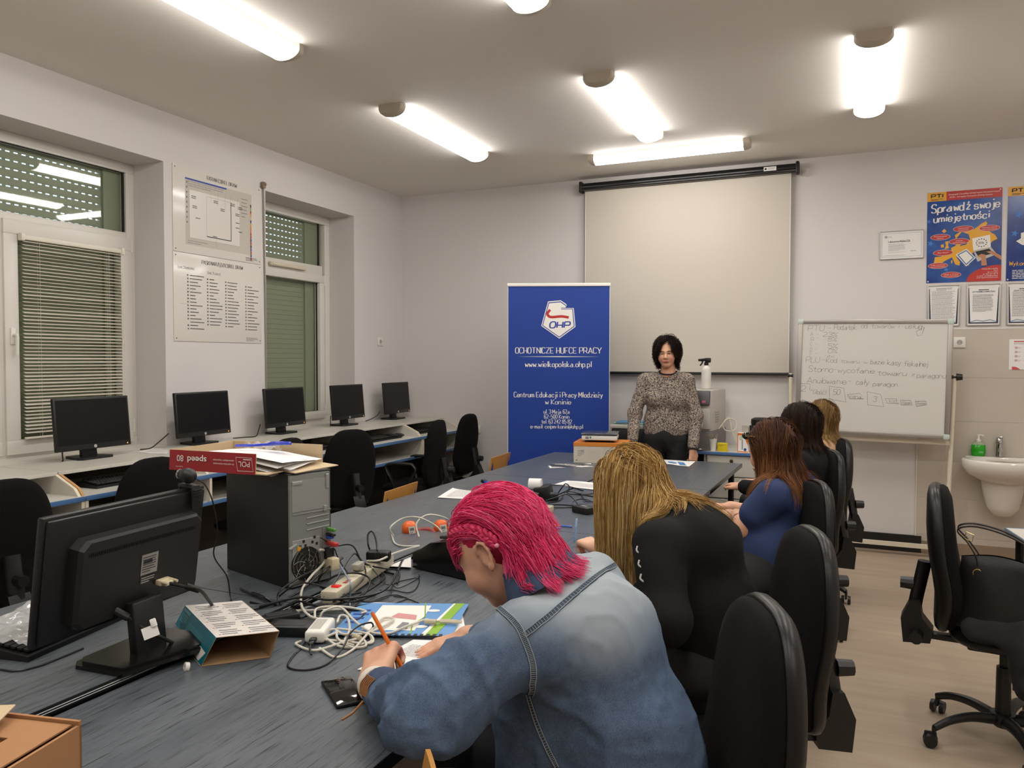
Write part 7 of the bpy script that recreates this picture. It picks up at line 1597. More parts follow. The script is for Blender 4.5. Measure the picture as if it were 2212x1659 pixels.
    q.tube(bez([Vector(c2+sdv*-.052+A3((0, 0, -.01))), Vector(c2+sdv*-.075+A3((0, 0, -.03))), Vector(c2+sdv*-.10+A3((0, 0, -.040)))], 5), .003, 6); q.build('leather_lace', mat('lace_tan', '#9b6a3e', .6), t)
    trousers('trousers', J, M_jeans, t); shoes(J, t, M_shoe)
    # the pen she holds
    tipp = Vector(A3(onz(893, 1487, TZ+.004))); g_ = Vector(grip); tp = Vector(dep(803, 1322, (tipp-Vector((0, 0, CAMZ))).dot(_f)+.03)); 
    pen('orange ballpoint held upright in the writing hand by the white cuff', tipp, tp, mat('pen_nib', '#e0701e', .3), mat('pen_orange2', '#e0701e', .3), r=.0052, cap=.5)
    # ---- hair
    skl = hd.skull()+[hd.e(.03, 0, -.045, (.05, .05, .06), .02), cap(hd.p(-.03, 0, -.06), .056, J['neck'], .060, .03)]
    colp = skl+[cap(J['neck']+A3((.012, 0, -.03)), .088, J['neck']+A3((-.004, 0, .010)), .078, .02)]
    coll = lambda P: np.minimum(sdf(colp, P, .02), sdf(jk, P, .03)-.004)
    hm = hairmat('hair_pink')
    # dyed stubble and root layer hugging the skull
    cp_ = [hd.e(-.020, 0, .030, (.1025, .0815, .0945)), hd.e(-.055, 0, -.020, (.062, .066, .070), .03), hd.e(.085, 0, -.052, (.085, .12, .085), .012, -1), hd.e(.008, .090, -.006, (.026, .03, .036), .008, -1), hd.e(.008, -.090, -.006, (.026, .03, .036), .008, -1)]
    rp = ramp([(0, '#5e0f1c'), (.45, '#a81a3a'), (1, '#c4345c')])
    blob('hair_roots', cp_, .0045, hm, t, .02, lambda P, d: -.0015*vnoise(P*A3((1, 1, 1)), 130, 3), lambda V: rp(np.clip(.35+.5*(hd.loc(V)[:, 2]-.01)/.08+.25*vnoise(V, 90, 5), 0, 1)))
    rs = np.random.RandomState(1); N = 330; th = rs.rand(N)*2*PI; R0 = []
    X = rs.uniform(-.112, .068, N); Y = rs.uniform(-.072, .050, N); ok = (X+.018)**2/.1**2+Y**2/.078**2 < .97; X, Y = X[ok], Y[ok]; N = len(X); Z = .028+.094*np.sqrt(1-(X+.018)**2/.1**2-Y**2/.078**2)
    roots = hd.c+np.stack([X, Y, Z], 1)@hd.M
    # combed back from the brow over the crown and down the nape; cropped over the near ear
    dirs = np.stack([-1.0+.12*rs.randn(N), np.where(Y > .01, .10, -.35)+.25*rs.randn(N), 0*X], 1)@hd.M; ln_ = rs.uniform(.15, .25, N)*np.where(Y > .0, .80, 1)
    P = simulate(roots, dirs, ln_, 22, coll, grav=.10, stiff=.95, wav=.05, seed=2, lift=.007, hug=.62, gdir=(.55, .05, -.8))
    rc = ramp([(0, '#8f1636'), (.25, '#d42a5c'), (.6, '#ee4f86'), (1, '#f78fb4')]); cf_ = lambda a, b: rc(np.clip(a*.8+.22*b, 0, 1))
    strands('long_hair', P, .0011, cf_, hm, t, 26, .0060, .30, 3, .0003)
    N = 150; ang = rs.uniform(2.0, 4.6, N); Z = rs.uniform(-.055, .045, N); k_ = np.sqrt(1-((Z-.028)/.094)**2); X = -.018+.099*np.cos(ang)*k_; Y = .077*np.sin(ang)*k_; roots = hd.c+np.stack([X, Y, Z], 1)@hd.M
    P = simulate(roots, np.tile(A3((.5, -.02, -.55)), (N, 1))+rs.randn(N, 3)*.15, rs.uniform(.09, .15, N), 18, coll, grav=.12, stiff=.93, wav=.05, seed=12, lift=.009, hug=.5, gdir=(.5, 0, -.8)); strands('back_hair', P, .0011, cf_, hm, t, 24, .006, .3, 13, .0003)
    # fringe falling over the brow
    N = 46; Y = rs.uniform(-.055, .058, N); X = rs.uniform(.045, .072, N); Z = .028+.092*np.sqrt(np.clip(1-(X+.018)**2/.1**2-Y**2/.078**2, .02, 1)); roots = hd.c+np.stack([X, Y, Z], 1)@hd.M
    dirs = np.stack([.9+0*X, Y*4, .1+0*X], 1)@hd.M; P = simulate(roots, dirs, rs.uniform(.06, .10, N), 14, lambda P: sdf(skl, P, .02), grav=.10, stiff=.9, seed=5, lift=.008, gdir=tuple(-hd.u*.9+hd.f*.1), hug=.6); strands('fringe', P, .0010, cf_, hm, t, 16, .006, .5, 6, .0004)
    # braid along the near side
    B = [hd.p(.055, .052, .078), hd.p(.030, .064, .076), hd.p(.000, .074, .066), hd.p(-.028, .081, .046), hd.p(-.044, .084, .022), hd.p(-.050, .085, .002)]; Bp = bez([Vector(p) for p in B], 4); q = MB()
    for i in range(len(Bp)-1):
        d = (Bp[i+1]-Bp[i]).normalized(); n_ = Vector(hd.l); s_ = d.cross(n_).normalized(); sg = 1 if i % 2 else -1; c_ = Bp[i]+s_*(.0055*sg)+n_*.005; K = frame(c_, (d+s_*(-.75*sg)).normalized(), n_)
        q.M = K; q.ell((0, 0, 0), (.0125, .006, .0062), u=10, v=8)
    q.build('braid', mat('braid_pink', '#d22a5c', .45, bump=(200, .5), var=(80, .7, '#8f1436')), t, smooth=80)
    q = MB(); e = Bp[-1]; q.ell(e+Vector(hd.l)*.005, (.0055, .0055, .0055)); q.build('hair_tie', mat('tie_clear', '#e59ab0', .3), t)
    rt = np.tile(A3(e), (8, 1))+rs.randn(8, 3)*.002; P = simulate(rt, np.tile(-hd.u-.3*hd.f, (8, 1)), np.full(8, .075), 12, coll, grav=.3, stiff=.8, seed=4, lift=.006); strands('braid_tail', P, .0011, cf_, hm, t, 16, .003, -1.2, 8, .0003)
    return t
person1()
# ---------------------------------------------------------------- 2: blonde, black top, hair hanging down
def person2():
    t = thing('person', 'person in a black top with long blonde hair hanging over the page', 'person', (-.36, 2.44, 0))
    hd = Head((-.675, 2.560, 1.100), (-.62, .25, -.75), (-.70, .22, .68), 1.0)
    J = dict(pelvis=A3((-.40, 2.44, .60)), waist=A3((-.405, 2.445, .74)), chest=A3((-.475, 2.46, .945)), neck=A3((-.59, 2.50, 1.045)), shL=A3((-.530, 2.320, .970)), shR=A3((-.545, 2.640, 1.000)))
    sit_legs(J, J['pelvis'], (-.95, .2, 0), (-.2, -.95, 0))
    J['elL'] = A3(onz(1440, 1345, .79)); J['wrL'] = A3(onz(1352, 1222, .785)); J['elR'] = A3((-.70, 2.66, .80)); J['wrR'] = A3(onz(1290, 1185, .805))
    hR = A3(onz(1248, 1160, .825)); hp, grip, tip = hand(J['wrR'], hR-J['wrR'], (.15, -.25, 1), -1, (.7, .8, .9, .95), .7, .95)
    hq, _, _ = hand(J['wrL'], (-.5, .85, -.05), (0, 0, 1), 1, (.2, .2, .2, .25), .2, .95)
    body = seated(J)+hd.prims(False)+[cap(hd.p(-.03, 0, -.06), .054, J['neck'], .058, .03)]+hp+hq; sk = hd.skin_col('#d6a58a')
    lo = np.minimum(J['wrR'], hR)-.08; hi = np.maximum(J['wrR'], hR)+.08
    blob('body', body, .013, M_skin, t, .012, None, sk, chunks=[(hd.c-.16, hd.c+.16, .010), (lo, hi, .0042), (J['wrL']-.10, J['wrL']+.12, .006), (A3((-.92, 2.15, .03)), A3((-.25, 2.85, .96)), .016)])
    tk = [cap(J['pelvis']+A3((0, 0, -.08)), .150, J['waist'], .150, .06), cap(J['waist'], .148, J['chest']+A3((.02, 0, -.03)), .140, .07), cap(J['shL']+A3((.02, .02, -.01)), .078, J['chest']+A3((.03, 0, 0)), .112, .07), cap(J['shR']+A3((.02, -.02, -.01)), .078, J['chest']+A3((.03, 0, 0)), .112, .07), cap(J['chest'], .105, J['neck']+A3((.02, 0, -.02)), .062, .05)]
    tk += limb(J['shL'], .078, J['elL'], .062, J['elL']*.6+J['wrL']*.4, .052, .035)+limb(J['shR'], .078, J['elR'], .062, J['elR']*.55+J['wrR']*.45, .050, .035)
    mb_ = mat('black_cotton', '#0a0a0a', .85, bump=(300, .2), spec=.25)
    bv2 = bvh_of(blob('black_top', tk, .010, mb_, t, .03, folds(21, .0065, 7)))
    q = MB()
    for k, (z, y) in enumerate(((.0, 0), (-.055, .01), (-.10, .015))):
        r_ = bv2.ray_cast(Vector((0, 0, CAMZ)), ray(1378+4*k, 1180+30*k).normalized()); p = (r_[0]+r_[1]*.002) if r_[0] is not None else Vector((-.53, 2.25, .99+z)); q.tube(bez([p, p+Vector((.0, -.008, -.012)), p+Vector((.012, -.010, -.02))], 5), .0028, 6)
    q.build('shoulder_lacing', mat('cord_white', '#b9b5ae', .6), t)
    trousers('trousers', J, M_jeans, t); shoes(J, t, M_shoe)
    g_ = Vector(grip); pen('light blue pen held by the blonde student', Vector(A3(onz(1240, 1172, .80))), Vector(A3(dep(1246, 1120, (g_-Vector((0, 0, CAMZ))).dot(_f)))), mat('pen_lightblue', '#7fb2e0', .3), mat('pen_lightblue2', '#9cc6ea', .3), r=.0045)
    skl = hd.skull()+[hd.e(.03, 0, -.045, (.05, .05, .06), .02), cap(hd.p(-.03, 0, -.06), .054, J['neck'], .058, .03)]
    coll = lambda P: np.minimum(sdf(skl, P, .02), sdf(tk, P, .03))
    hm = hairmat('hair_blonde', .38); rs = np.random.RandomState(4)
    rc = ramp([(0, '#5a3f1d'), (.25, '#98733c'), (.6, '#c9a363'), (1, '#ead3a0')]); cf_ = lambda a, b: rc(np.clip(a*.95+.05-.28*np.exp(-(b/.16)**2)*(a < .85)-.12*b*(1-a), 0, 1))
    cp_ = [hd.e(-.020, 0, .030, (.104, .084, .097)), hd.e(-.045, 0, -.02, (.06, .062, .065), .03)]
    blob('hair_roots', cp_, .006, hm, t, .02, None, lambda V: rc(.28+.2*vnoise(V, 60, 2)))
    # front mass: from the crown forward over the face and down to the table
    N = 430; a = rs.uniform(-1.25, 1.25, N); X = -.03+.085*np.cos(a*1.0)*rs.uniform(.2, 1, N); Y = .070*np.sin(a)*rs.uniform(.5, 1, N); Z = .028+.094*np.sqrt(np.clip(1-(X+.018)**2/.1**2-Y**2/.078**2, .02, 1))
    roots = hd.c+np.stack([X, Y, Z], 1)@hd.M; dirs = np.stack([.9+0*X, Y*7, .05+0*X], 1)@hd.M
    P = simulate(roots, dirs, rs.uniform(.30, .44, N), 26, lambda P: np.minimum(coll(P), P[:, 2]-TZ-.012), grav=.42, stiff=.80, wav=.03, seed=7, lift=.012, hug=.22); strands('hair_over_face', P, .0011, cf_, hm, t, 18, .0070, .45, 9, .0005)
    # near side curtain
    N = 300; X = rs.uniform(-.112, .05, N); Y = rs.uniform(.020, .074, N); ok = (X+.018)**2/.1**2+Y**2/.078**2 < .985; X, Y = X[ok], Y[ok]; N = len(X); Z = .028+.094*np.sqrt(np.clip(1-(X+.018)**2/.1**2-Y**2/.078**2, .02, 1)); roots = hd.c+np.stack([X, Y, Z], 1)@hd.M
    dirs = np.stack([.15+0*X, 1+0*X, -.2+0*X], 1)@hd.M; P = simulate(roots, dirs, rs.uniform(.26, .40, N), 24, lambda P: np.minimum(coll(P), P[:, 2]-TZ-.012), grav=.50, stiff=.80, wav=.03, seed=8, lift=.012, hug=.15); strands('hair_side', P, .0011, cf_, hm, t, 18, .007, .5, 10, .0006)
    N = 200; ang = rs.uniform(1.1, 3.5, N); Z = rs.uniform(-.045, .05, N); k_ = np.sqrt(1-((Z-.028)/.094)**2); X = -.018+.099*np.cos(ang)*k_; Y = .077*np.sin(ang)*k_; roots = hd.c+np.stack([X, Y, Z], 1)@hd.M
    P = simulate(roots, np.tile(A3((-.15, -.2, -1)), (N, 1)), rs.uniform(.22, .38, N), 24, lambda P: np.minimum(coll(P), P[:, 2]-TZ-.012), grav=.5, stiff=.75, wav=.03, seed=13, lift=.012, hug=.2); strands('hair_by_neck', P, .0011, cf_, hm, t, 16, .008, .4, 14, .0006)
    # back lock lying on the shoulders
    N = 230; X = rs.uniform(-.113, -.03, N); Y = rs.uniform(-.06, .06, N); Z = .02+.080*np.sqrt(np.clip(1-(X+.018)**2/.1**2-Y**2/.078**2, .02, 1)); roots = hd.c+np.stack([X, Y, Z], 1)@hd.M
    dirs = np.tile(A3((.75, -.05, .12)), (N, 1))+rs.randn(N, 3)*.15; P = simulate(roots, dirs, rs.uniform(.18, .36, N), 24, coll, grav=.10, stiff=.93, wav=.10, seed=9, lift=.012, hug=.9); strands('hair_on_back', P, .0011, cf_, hm, t, 12, .007, .6, 12, .0010)
    return t
person2()
# ---------------------------------------------------------------- the three further students
def student(label, seat, head, hf, hu, top_m, hairc, cuts, hl, torso_w=1.0, seed=1, lean=.10, hands=None, short=False, sleeve=.45, shf=(-1, 0, 0), child=12, neckm=None):
    seat = A3(seat); f = nrm(shf); sd = np.cross(A3((0, 0, 1)), f); t = thing('person', label, 'person', (seat[0], seat[1], 0)); hd = Head(head, hf, hu)
    pel = A3((seat[0], seat[1], .60)); nk = hd.p(-.045, 0, -.115); ch = nk*.72+pel*.28+A3((0, 0, .0)); ch[2] = nk[2]-.13
    J = dict(pelvis=pel, waist=pel*.6+ch*.4, chest=ch, neck=nk, shL=nk+sd*.165+A3((0, 0, -.085)), shR=nk-sd*.165+A3((0, 0, -.085)))
    sit_legs(J, pel, f, sd)
    for s_, k in (('L', 1), ('R', -1)):
        e = J['sh'+s_]+f*.12+sd*.03*k; e[2] = max(.80, J['sh'+s_][2]-.22); J['el'+s_] = e; w_ = (A3(hands[0 if s_ == 'L' else 1]) if hands else e+f*.22-sd*.08*k); w_[2] = max(w_[2], .79); J['wr'+s_] = w_
    hp = hand(J['wrL'], nrm(f*.9-sd*.4), (0, 0, 1), 1, (.3, .35, .4, .4), .3, .92)[0]+hand(J['wrR'], nrm(f*.9+sd*.4), (0, 0, 1), -1, (.3, .35, .4, .4), .3, .92)[0]
    body = seated(J)+hd.prims(True)+[cap(hd.p(-.03, 0, -.06), .054, nk, .058, .03)]+hp; sk = hd.skin_col('#cf9c80')
    wl, wr = np.minimum(J['wrL'], J['wrR']), np.maximum(J['wrL'], J['wrR'])
    blob('body', body, .013, M_skin, t, .012, None, sk, chunks=[(hd.c-.16, hd.c+.16, .0075), (wl-.12, wr+.12, .007), (np.minimum(pel, nk)-A3((.32, .3, .58)), A3((max(pel[0], nk[0])+.28, max(pel[1], nk[1])+.30, nk[2]-.04)), .018)]); eyes(hd, t)
    tk = [cap(pel+A3((0, 0, -.06)), .145*torso_w, J['waist'], .135*torso_w, .06), cap(J['waist'], .132*torso_w, ch, .125*torso_w, .07), cap(J['shL'], .066*torso_w, ch, .105*torso_w, .06), cap(J['shR'], .066*torso_w, ch, .105*torso_w, .06), cap(ch, .10, nk+A3((0, 0, -.03)), .060, .05)]
    for s_ in 'LR':
        e, w_, sh = J['el'+s_], J['wr'+s_], J['sh'+s_]
        if sleeve < .5: tk.append(cap(sh, .072, sh*(1-sleeve*1.6)+e*(sleeve*1.6), .070, .03))
        else: tk += limb(sh, .070, e, .056, w_-nrm(w_-e)*.02, .040, .03)
    blob('top', tk, .010, top_m, t, .03, folds(seed+30, .0055, 8)); trousers('trousers', J, M_jeans, t); shoes(J, t, M_shoe)
    skl = hd.skull()+[cap(hd.p(-.03, 0, -.06), .052, nk, .056, .03)]; coll = lambda P: np.minimum(sdf(skl, P, .02), sdf(tk, P, .03))
    rc = ramp(hairc); hm = hairmat('hair_%d' % seed, .38); rs = np.random.RandomState(seed)
    blob('hair_roots', [hd.e(-.022, 0, .032, (.103, .084, .096)), hd.e(-.050, 0, -.02, (.060, .066, .070), .03), hd.e(.095, 0, -.055, (.085, .12, .095), .012, -1)], .007, hm, t, .02, None, lambda V: rc(.25+.2*vnoise(V, 60, 2)))
    N = 300; X = rs.uniform(-.112, .060, N); Y = rs.uniform(-.074, .074, N); ok = (X+.018)**2/.1**2+Y**2/.078**2 < .985; X, Y = X[ok], Y[ok]; Z = .028+.094*np.sqrt(1-(X+.018)**2/.1**2-Y**2/.078**2); roots = hd.c+np.stack([X, Y, Z], 1)@hd.M
    dirs = np.stack([-.25-8*np.clip(-X, 0, 1)*.2-.2, np.sign(Y)*.6+Y*10, .05+0*X], 1)@hd.M; ln_ = rs.uniform(hl[0], hl[1], len(X))
    P = simulate(roots, dirs, ln_, 22, coll, grav=.45, stiff=.75, wav=.02, seed=seed, lift=.011, hug=.5); cf_ = lambda a, b: rc(np.clip(a*.55+cuts*b, 0, 1))
    strands('long_hair', P, .0012, cf_, hm, t, child+4, .0065, .40, seed, .0004)
    N = 90; ang = rs.uniform(1.4, 4.9, N); Z = rs.uniform(-.03, .05, N); X = -.018+.099*np.cos(ang)*np.sqrt(1-((Z-.028)/.094)**2); Y = .077*np.sin(ang)*np.sqrt(1-((Z-.028)/.094)**2); roots = hd.c+np.stack([X, Y, Z], 1)@hd.M
    dirs = np.stack([X*4, Y*4, -1+0*X], 1)@hd.M; P = simulate(roots, dirs, rs.uniform(hl[0]*.75, hl[1]*.85, N), 20, coll, grav=.45, stiff=.75, wav=.02, seed=seed+1, lift=.010, hug=.6); strands('back_hair', P, .0012, cf_, hm, t, child+4, .007, .4, seed+1, .0004)
    return t, hd, J
s3, h3, J3 = student('student with long brown hair and sunglasses, wearing a blue T-shirt', (-.36, 3.50, 0), A3(dep(1668, 972, 3.50)), (-.86, .42, -.32), (-.30, .1, .94), mat('blue_tshirt', '#1f3058', .85, bump=(200, .2)), [(0, '#24140c'), (.35, '#4c2f1f'), (.7, '#7d5030'), (1, '#a9794c')], .50, (.30, .42), seed=11, sleeve=.35, hands=(onz(1592, 1112, .80), onz(1578, 1095, .80)), shf=(-.95, .3, 0), child=14, torso_w=.86)
g = thing('sunglasses', 'black sunglasses pushed up on the brown-haired student', 'sunglasses', h3.p(.07, 0, .09)); q = MB()
for y in (-.034, .034): q.ell(Vector(h3.p(.080, y, .090)), (.024, .026, .018), u=14, v=10)
q.build('lenses', mat('lens_black', '#0a0a0a', .1), g); q = MB()
for y in (-1, 1): q.tube([Vector(h3.p(.075, y*.058, .088)), Vector(h3.p(.03, y*.085, .080)), Vector(h3.p(-.02, y*.090, .060))], .003, 8)
q.build('arms', mat('gold_hinge', '#8c6a3a', .3, .8), g)
s4, h4, J4 = student('student with dark shoulder-length hair and black jacket, fourth along the table', (-.32, 4.62, 0), A3(dep(1727, 922, 4.42)), (-.80, .52, -.15), (-.15, .05, .98), mat('black_cotton', '#0a0a0a', .85), [(0, '#120b08'), (.4, '#2c1d16'), (.8, '#4b3527'), (1, '#6b4d38')], .18, (.15, .21), seed=21, sleeve=.8, shf=(-.95, .3, 0), torso_w=1.05, child=12)
s5, h5, J5 = student('student with long fair hair and beige top beside the whiteboard', (-.20, 5.36, 0), A3(dep(1770, 908, 5.22)), (-.80, .55, -.08), (-.08, .0, 1), mat('beige_knit', '#b08a68', .85, bump=(200, .3)), [(0, '#45311c'), (.35, '#7d6038'), (.75, '#a98a58'), (1, '#cbb283')], .45, (.24, .32), seed=31, sleeve=.8, shf=(-.95, .3, 0), child=12)
# ---------------------------------------------------------------- standing woman
def woman():
    B = A3((-1.372, 6.205, 0)); t = thing('person', 'standing woman with short dark curly hair, patterned top and black trousers', 'person', B)
    f = nrm((.16, -.98, 0)); sd = np.cross(A3((0, 0, 1)), f)   # sd: her left = image right
    hd = Head(A3(dep(1441, 764, 6.165)), (.10, -.99, -.04), (-.03, 0, 1), .95); hd.squint = True
    nk = hd.p(-.03, 0, -.140); J = dict(pelvis=B+A3((0, 0, .948)), waist=B+A3((0, 0, 1.074)), chest=B+A3((.0, -.01, 1.275)), neck=nk, shL=B+sd*.168+A3((0, 0, 1.362)), shR=B-sd*.168+A3((0, 0, 1.362)), hipL=B+sd*.09+A3((0, 0, .90)), hipR=B-sd*.09+A3((0, 0, .90)))
    J['elL'] = B+sd*.235+f*.03+A3((0, 0, 1.09)); J['wrL'] = A3(dep(1497, 972, 6.10)); J['elR'] = B-sd*.245+f*.04+A3((0, 0, 1.10)); J['wrR'] = B-sd*.25+f*.12+A3((0, 0, .87))
    for s_, k in (('L', 1), ('R', -1)): J['kn'+s_] = B+sd*.09*k+f*.01+A3((0, 0, .49)); J['an'+s_] = B+sd*.09*k+A3((0, 0, .09))
    J['foot'] = f
    hp = hand(J['wrL'], (.0, -.08, -1), sd*.5+f*.8, 1, (.75, .8, .85, .9), .6, .92)[0]+hand(J['wrR'], (0, -.2, -1), -sd*.5+f*.7, -1, (.7, .7, .7, .7), .5, .92)[0]
    body = seated(J, .90)+hd.prims()+[cap(hd.p(-.03, 0, -.06), .052, nk+A3((0, .01, -.03)), .056, .03), cap(J['shL']*.45+nk*.55-A3((0, 0, .03)), .034, J['shR']*.45+nk*.55-A3((0, 0, .03)), .034, .03), cap(J['chest']+A3((0, 0, .03)), .045, nk+f*.004-A3((0, 0, .05)), .050, .03)]+hp; sk = hd.skin_col('#cf9c7e', '#a05a50')
    blob('body', body, .013, M_skin, t, .012, None, sk, chunks=[(hd.c-A3((.14, .14, .22)), hd.c+.15, .0032), (J['wrL']-.13, J['wrL']+.10, .005), (J['wrR']-.13, J['wrR']+.10, .008), (B-A3((.35, .25, 0)), B+A3((.35, .25, 1.40)), .018)])
    eyes(hd, t, '#2a1c12'); q = MB()
    for y in (-1, 1):
        q.tube(bez([Vector(hd.p(.0930, y*.017, .001)), Vector(hd.p(.0960, y*.031, .0045)), Vector(hd.p(.087, y*.047, .0)),], 5), .0016, 6)
        q.tube(bez([Vector(hd.p(.0995, y*.012, .019)), Vector(hd.p(.0990, y*.028, .0245)), Vector(hd.p(.087, y*.049, .019))], 5), .0022, 6)
    q.build('brows_and_lashes', mat('brow_dark', '#2a1610', .7), t)
    q = MB(); q.tube([Vector(hd.p(.1035, -.019, -.0655)), Vector(hd.p(.106, 0, -.0655)), Vector(hd.p(.1035, .019, -.0655))], .0012, 6); q.build('mouth_line', mat('mouth_dark', '#5a2a26', .6), t)
    # patterned top
    tk = [cap(B+sd*-.07+A3((0, 0, .985)), .112, B+sd*.07+A3((0, 0, .985)), .112, .05), cap(B+sd*-.05+A3((0, 0, 1.09)), .110, B+sd*.05+A3((0, 0, 1.09)), .110, .06), cap(B+sd*-.075+A3((0, 0, 1.255)), .107, B+sd*.075+A3((0, 0, 1.255)), .107, .06), cap(J['shL'], .054, J['chest']+A3((0, 0, .02)), .095, .05), cap(J['shR'], .054, J['chest']+A3((0, 0, .02)), .095, .05), ell(B+sd*.075+f*.075+A3((0, 0, 1.21)), (.062, .062, .06), None, .05), ell(B-sd*.075+f*.075+A3((0, 0, 1.21)), (.062, .062, .06), None, .05), cap(J['chest']+A3((0, 0, .03)), .07, nk+A3((0, 0, -.085)), .050, .05), cap(J['shL']+A3((0, 0, .008)), .044, nk+A3((0, .0, -.045)), .050, .04), cap(J['shR']+A3((0, 0, .008)), .044, nk+A3((0, 0, -.045)), .050, .04)]
    tk += [ell(nk+f*.014+A3((0, 0, .024)), (.078, .078, .074), None, .006, -1), ell(B+A3((0, 0, .797)), (.5, .5, .145), None, .01, -1)]
    for s_ in 'LR': tk += limb(J['sh'+s_], .056, J['el'+s_], .052, J['wr'+s_]+A3((0, 0, .035)), .040, .025)
    m = mat('patterned_blouse', '#9a8c7e', .85, bump=(80, .2)); nt = m.node_tree; L = nt.links.new; b_ = nt.nodes['Principled BSDF']; tc = nt.nodes.new('ShaderNodeTexCoord')
    vo = nt.nodes.new('ShaderNodeTexNoise'); vo.inputs['Scale'].default_value = 130; vo.inputs['Detail'].default_value = 1; vo.inputs['Distortion'].default_value = 1.5; L(tc.outputs['Object'], vo.inputs['Vector'])
    cr = nt.nodes.new('ShaderNodeValToRGB'); e = cr.color_ramp.elements; e[0].position = .0; e[0].color = lin('#131116'); e[1].position = .5; e[1].color = lin('#16131a'); a = e.new(.505); a.color = lin('#a8988a'); a = e.new(1.0); a.color = lin('#b9aa98'); L(vo.outputs['Fac'], cr.inputs[0]); L(cr.outputs[0], b_.inputs['Base Color'])
    to = blob('blouse', tk, .0085, m, t, .025, folds(41, .0045, 9))
    q = MB(); nc = nk+f*.014+A3((0, 0, .024)); pos = [p for p in tk if p[6] > 0]; P = []; es = np.radians(np.arange(-88, 60, 1.5))
    for i in range(48):
        a = 2*PI*i/48; dv = f*math.cos(a)+sd*math.sin(a); Q = nc+A3((.078, .078, .074))*(dv[None, :]*np.cos(es)[:, None]+A3((0, 0, 1))[None, :]*np.sin(es)[:, None]); v = sdf(pos, Q, .025); k = min(len(es)-1, int(np.nonzero(v < 0)[0].max())+1) if (v < 0).any() else 30; P.append(Vector(Q[k])+Vector(f*(.004*math.cos(a))))
    P = [(P[i-1]+P[i]*2+P[(i+1) % len(P)])/4 for i in range(len(P))]
    q.tube(P, .0055, 8, closed=True); q.build('neckline', M_jeans, t)
    q = MB()
    for s_ in 'LR': w_ = Vector(J['wr'+s_]); e_ = Vector(J['el'+s_]); d = (e_-w_).normalized(); q.tube([w_+d*.0, w_+d*.030], .040, 20)
    q.build('cuffs', M_jeans, t)
    q = MB(); q.tube([Vector(nk)+Vector(sd*math.sin(a))*.062+Vector(f)*(math.cos(a)*.052+.016)+Vector((0, 0, -.028-.024*math.cos(a))) for a in [-1.6+3.2*i/20 for i in range(21)]], .0012, 6); q.build('necklace', mat('gold', '#b98a4a', .3, .9), t)
    Jt = dict(J); trousers('trousers', Jt, M_jeans, t, 1.0, .012); shoes(J, t, M_shoe)
    skl = hd.skull()+[cap(hd.p(-.03, 0, -.06), .05, nk, .055, .03)]; coll = lambda P: sdf(skl, P, .02)
    rc = ramp([(0, '#0d0806'), (.6, '#22140e'), (1, '#4a3020')]); hm = hairmat('hair_curly', .4); rs = np.random.RandomState(5)
    blob('hair_roots', [hd.e(-.028, 0, .034, (.100, .084, .094)), hd.e(-.045, 0, -.03, (.060, .080, .075), .03), hd.e(.100, 0, -.045, (.085, .056, .100), .010, -1)], .006, hm, t, .02, lambda P, d: -.004*vnoise(P, 60, 3), lambda V: rc(.2+.2*vnoise(V, 60, 2)))
    N = 260; X = rs.uniform(-.11, .064, N); Y = rs.uniform(-.075, .075, N); ok = (X+.018)**2/.1**2+Y**2/.078**2 < .98; X, Y = X[ok], Y[ok]; Z = .028+.094*np.sqrt(1-(X+.018)**2/.1**2-Y**2/.078**2); roots = hd.c+np.stack([X, Y, Z], 1)@hd.M
    dirs = np.stack([X*3-.45, np.sign(Y)*.9+Y*12, .35+0*X], 1)@hd.M; P = simulate(roots, dirs, rs.uniform(.10, .17, len(X)), 44, coll, grav=.30, stiff=.82, wav=.05, seed=3, lift=.020, wf=30., hug=.5)
    strands('curly_hair', P, .0016, lambda a, b: rc(np.clip(a*.8+.25*b, 0, 1)), hm, t, 14, .008, .35, 5, .0005, curl=.013, curlf=32.)
    N = 120; ang = rs.uniform(1.25, 5.03, N); Z = rs.uniform(-.04, .07, N); k = np.sqrt(1-((Z-.028)/.094)**2); X = -.018+.099*np.cos(ang)*k; Y = .077*np.sin(ang)*k; roots = hd.c+np.stack([X, Y, Z], 1)@hd.M
    dirs = np.stack([X*6, Y*14, -.3+0*X], 1)@hd.M; P = simulate(roots, dirs, rs.uniform(.06, .11, N), 36, coll, grav=.25, stiff=.82, wav=.06, seed=6, lift=.022, wf=30., hug=.7); strands('curly_sides', P, .0016, lambda a, b: rc(np.clip(a*.8+.25*b, 0, 1)), hm, t, 14, .009, .3, 6, .0005, curl=.013, curlf=32.)
    return t
woman()
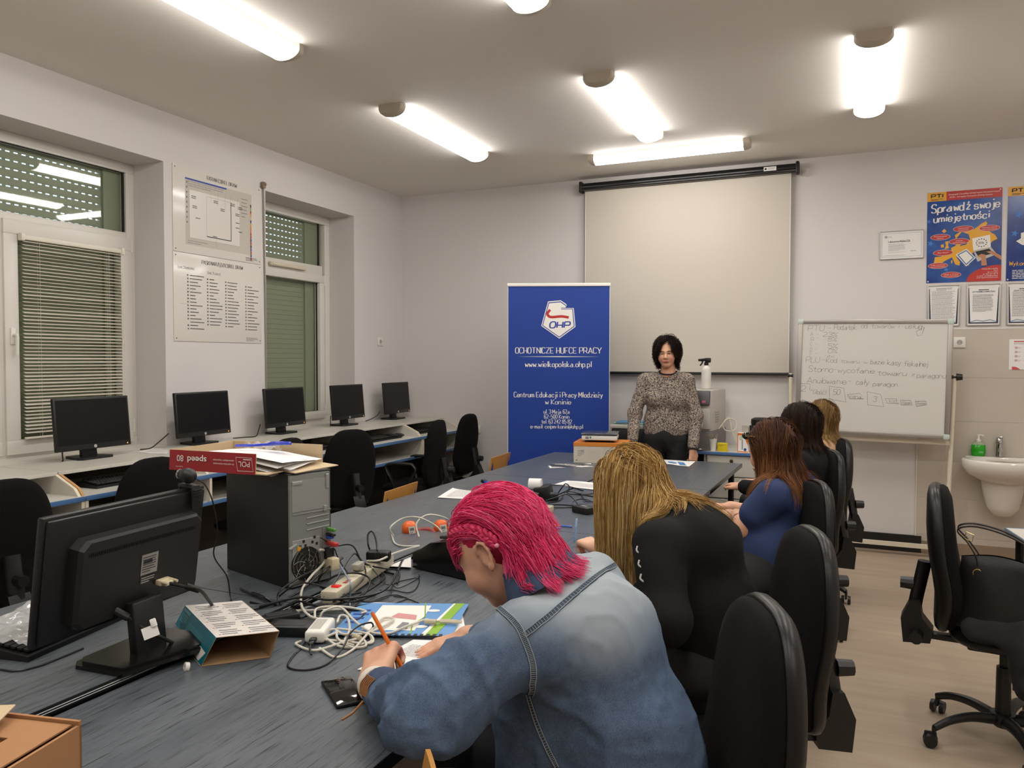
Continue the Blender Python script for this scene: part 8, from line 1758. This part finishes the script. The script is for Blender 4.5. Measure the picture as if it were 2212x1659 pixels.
# ================================================================= HANDBAG AND COAT ON THE RIGHT CHAIR
M_lea = mat('black_leather', '#0b0a0a', .38, bump=(180, .12), spec=.4)
K = T(.56, 3.46, .499, rz=-8)
t = thing('handbag', 'black leather handbag with buckled straps standing on the right office chair', 'handbag', K.translation)
q = MB(K); n = 20
def bagf(u, v, s_):
    w_ = .19-.03*v; x = (u-.5)*2*w_; y = s_*(.055*(1-v)**.6+.012)*(1-.5*abs(2*u-1)**3)+.006*math.sin(9*u+4*v)*v; return (x, y, .27*v+.012*math.sin(5*u)*v)
for s_ in (-1, 1): q.grid(lambda u, v: bagf(u, v, s_), n, 14)
for u in (0, 1): q.grid(lambda a, v: ((u-.5)*2*(.19-.03*v)*(1+.0*a), (a*2-1)*(.055*(1-v)**.6+.012)*.5, .27*v+.012*math.sin(5*u)*v), 4, 14)
q.bb((-.19, -.03, -.001), (.19, .03, .004)); q.build('body', M_lea, t, smooth=60)
for s_, dx in ((-1, 0), (1, .01)):
    q = MB(K); P_ = bez([(-.105+dx, s_*.02, .20), (-.110+dx, s_*.024, .27), (-.14, s_*.030, .33), (-.175, s_*.035, .375), (-.12, s_*.03, .395), (-.02, s_*.03, .375), (.06, s_*.028, .33), (.090+dx, s_*.026, .27), (.095+dx, s_*.02, .20)], 8); q.strap(P_, (0, 1, .05), .017, .004); q.build('strap', M_lea, t, smooth=60)
q = MB(K)
for x in (-.105, .095): q.tube([(x+.015*math.cos(a), -.032, .215+.015*math.sin(a)) for a in [2*PI*i/16 for i in range(16)]], .0022, 6, closed=True)
q.build('eyelet', mat('gold_ring', '#b5a06a', .25, .9), t)
q = MB(K); q.tube([(-.150, -.032, .345), (-.125, -.032, .335), (-.120, -.032, .362), (-.145, -.032, .372)], .0022, 6, closed=True); q.build('buckle', _M['gold_ring'], t)
co = [cap((.44, 3.43, .495), .040, (.62, 3.39, .505), .050, .04), cap((.62, 3.39, .505), .05, (.82, 3.42, .50), .055, .04), cap((.58, 3.355, .48), .040, (.60, 3.33, .33), .035, .04), cap((.68, 3.345, .48), .045, (.70, 3.32, .25), .035, .05), cap((.78, 3.355, .47), .045, (.80, 3.33, .22), .035, .05), cap((.62, 3.35, .42), .035, (.80, 3.34, .40), .04, .05), cap((.64, 3.335, .33), .03, (.80, 3.335, .32), .03, .05), cap((.82, 3.42, .50), .05, (.84, 3.62, .495), .045, .05)]
blob('coat', co, .009, mat('coat_black', '#0c0c0d', .9, bump=(200, .2)), None, .03, folds(77, .010, 11), label='dark coat hanging over the front of the right office chair seat', cat='coat')
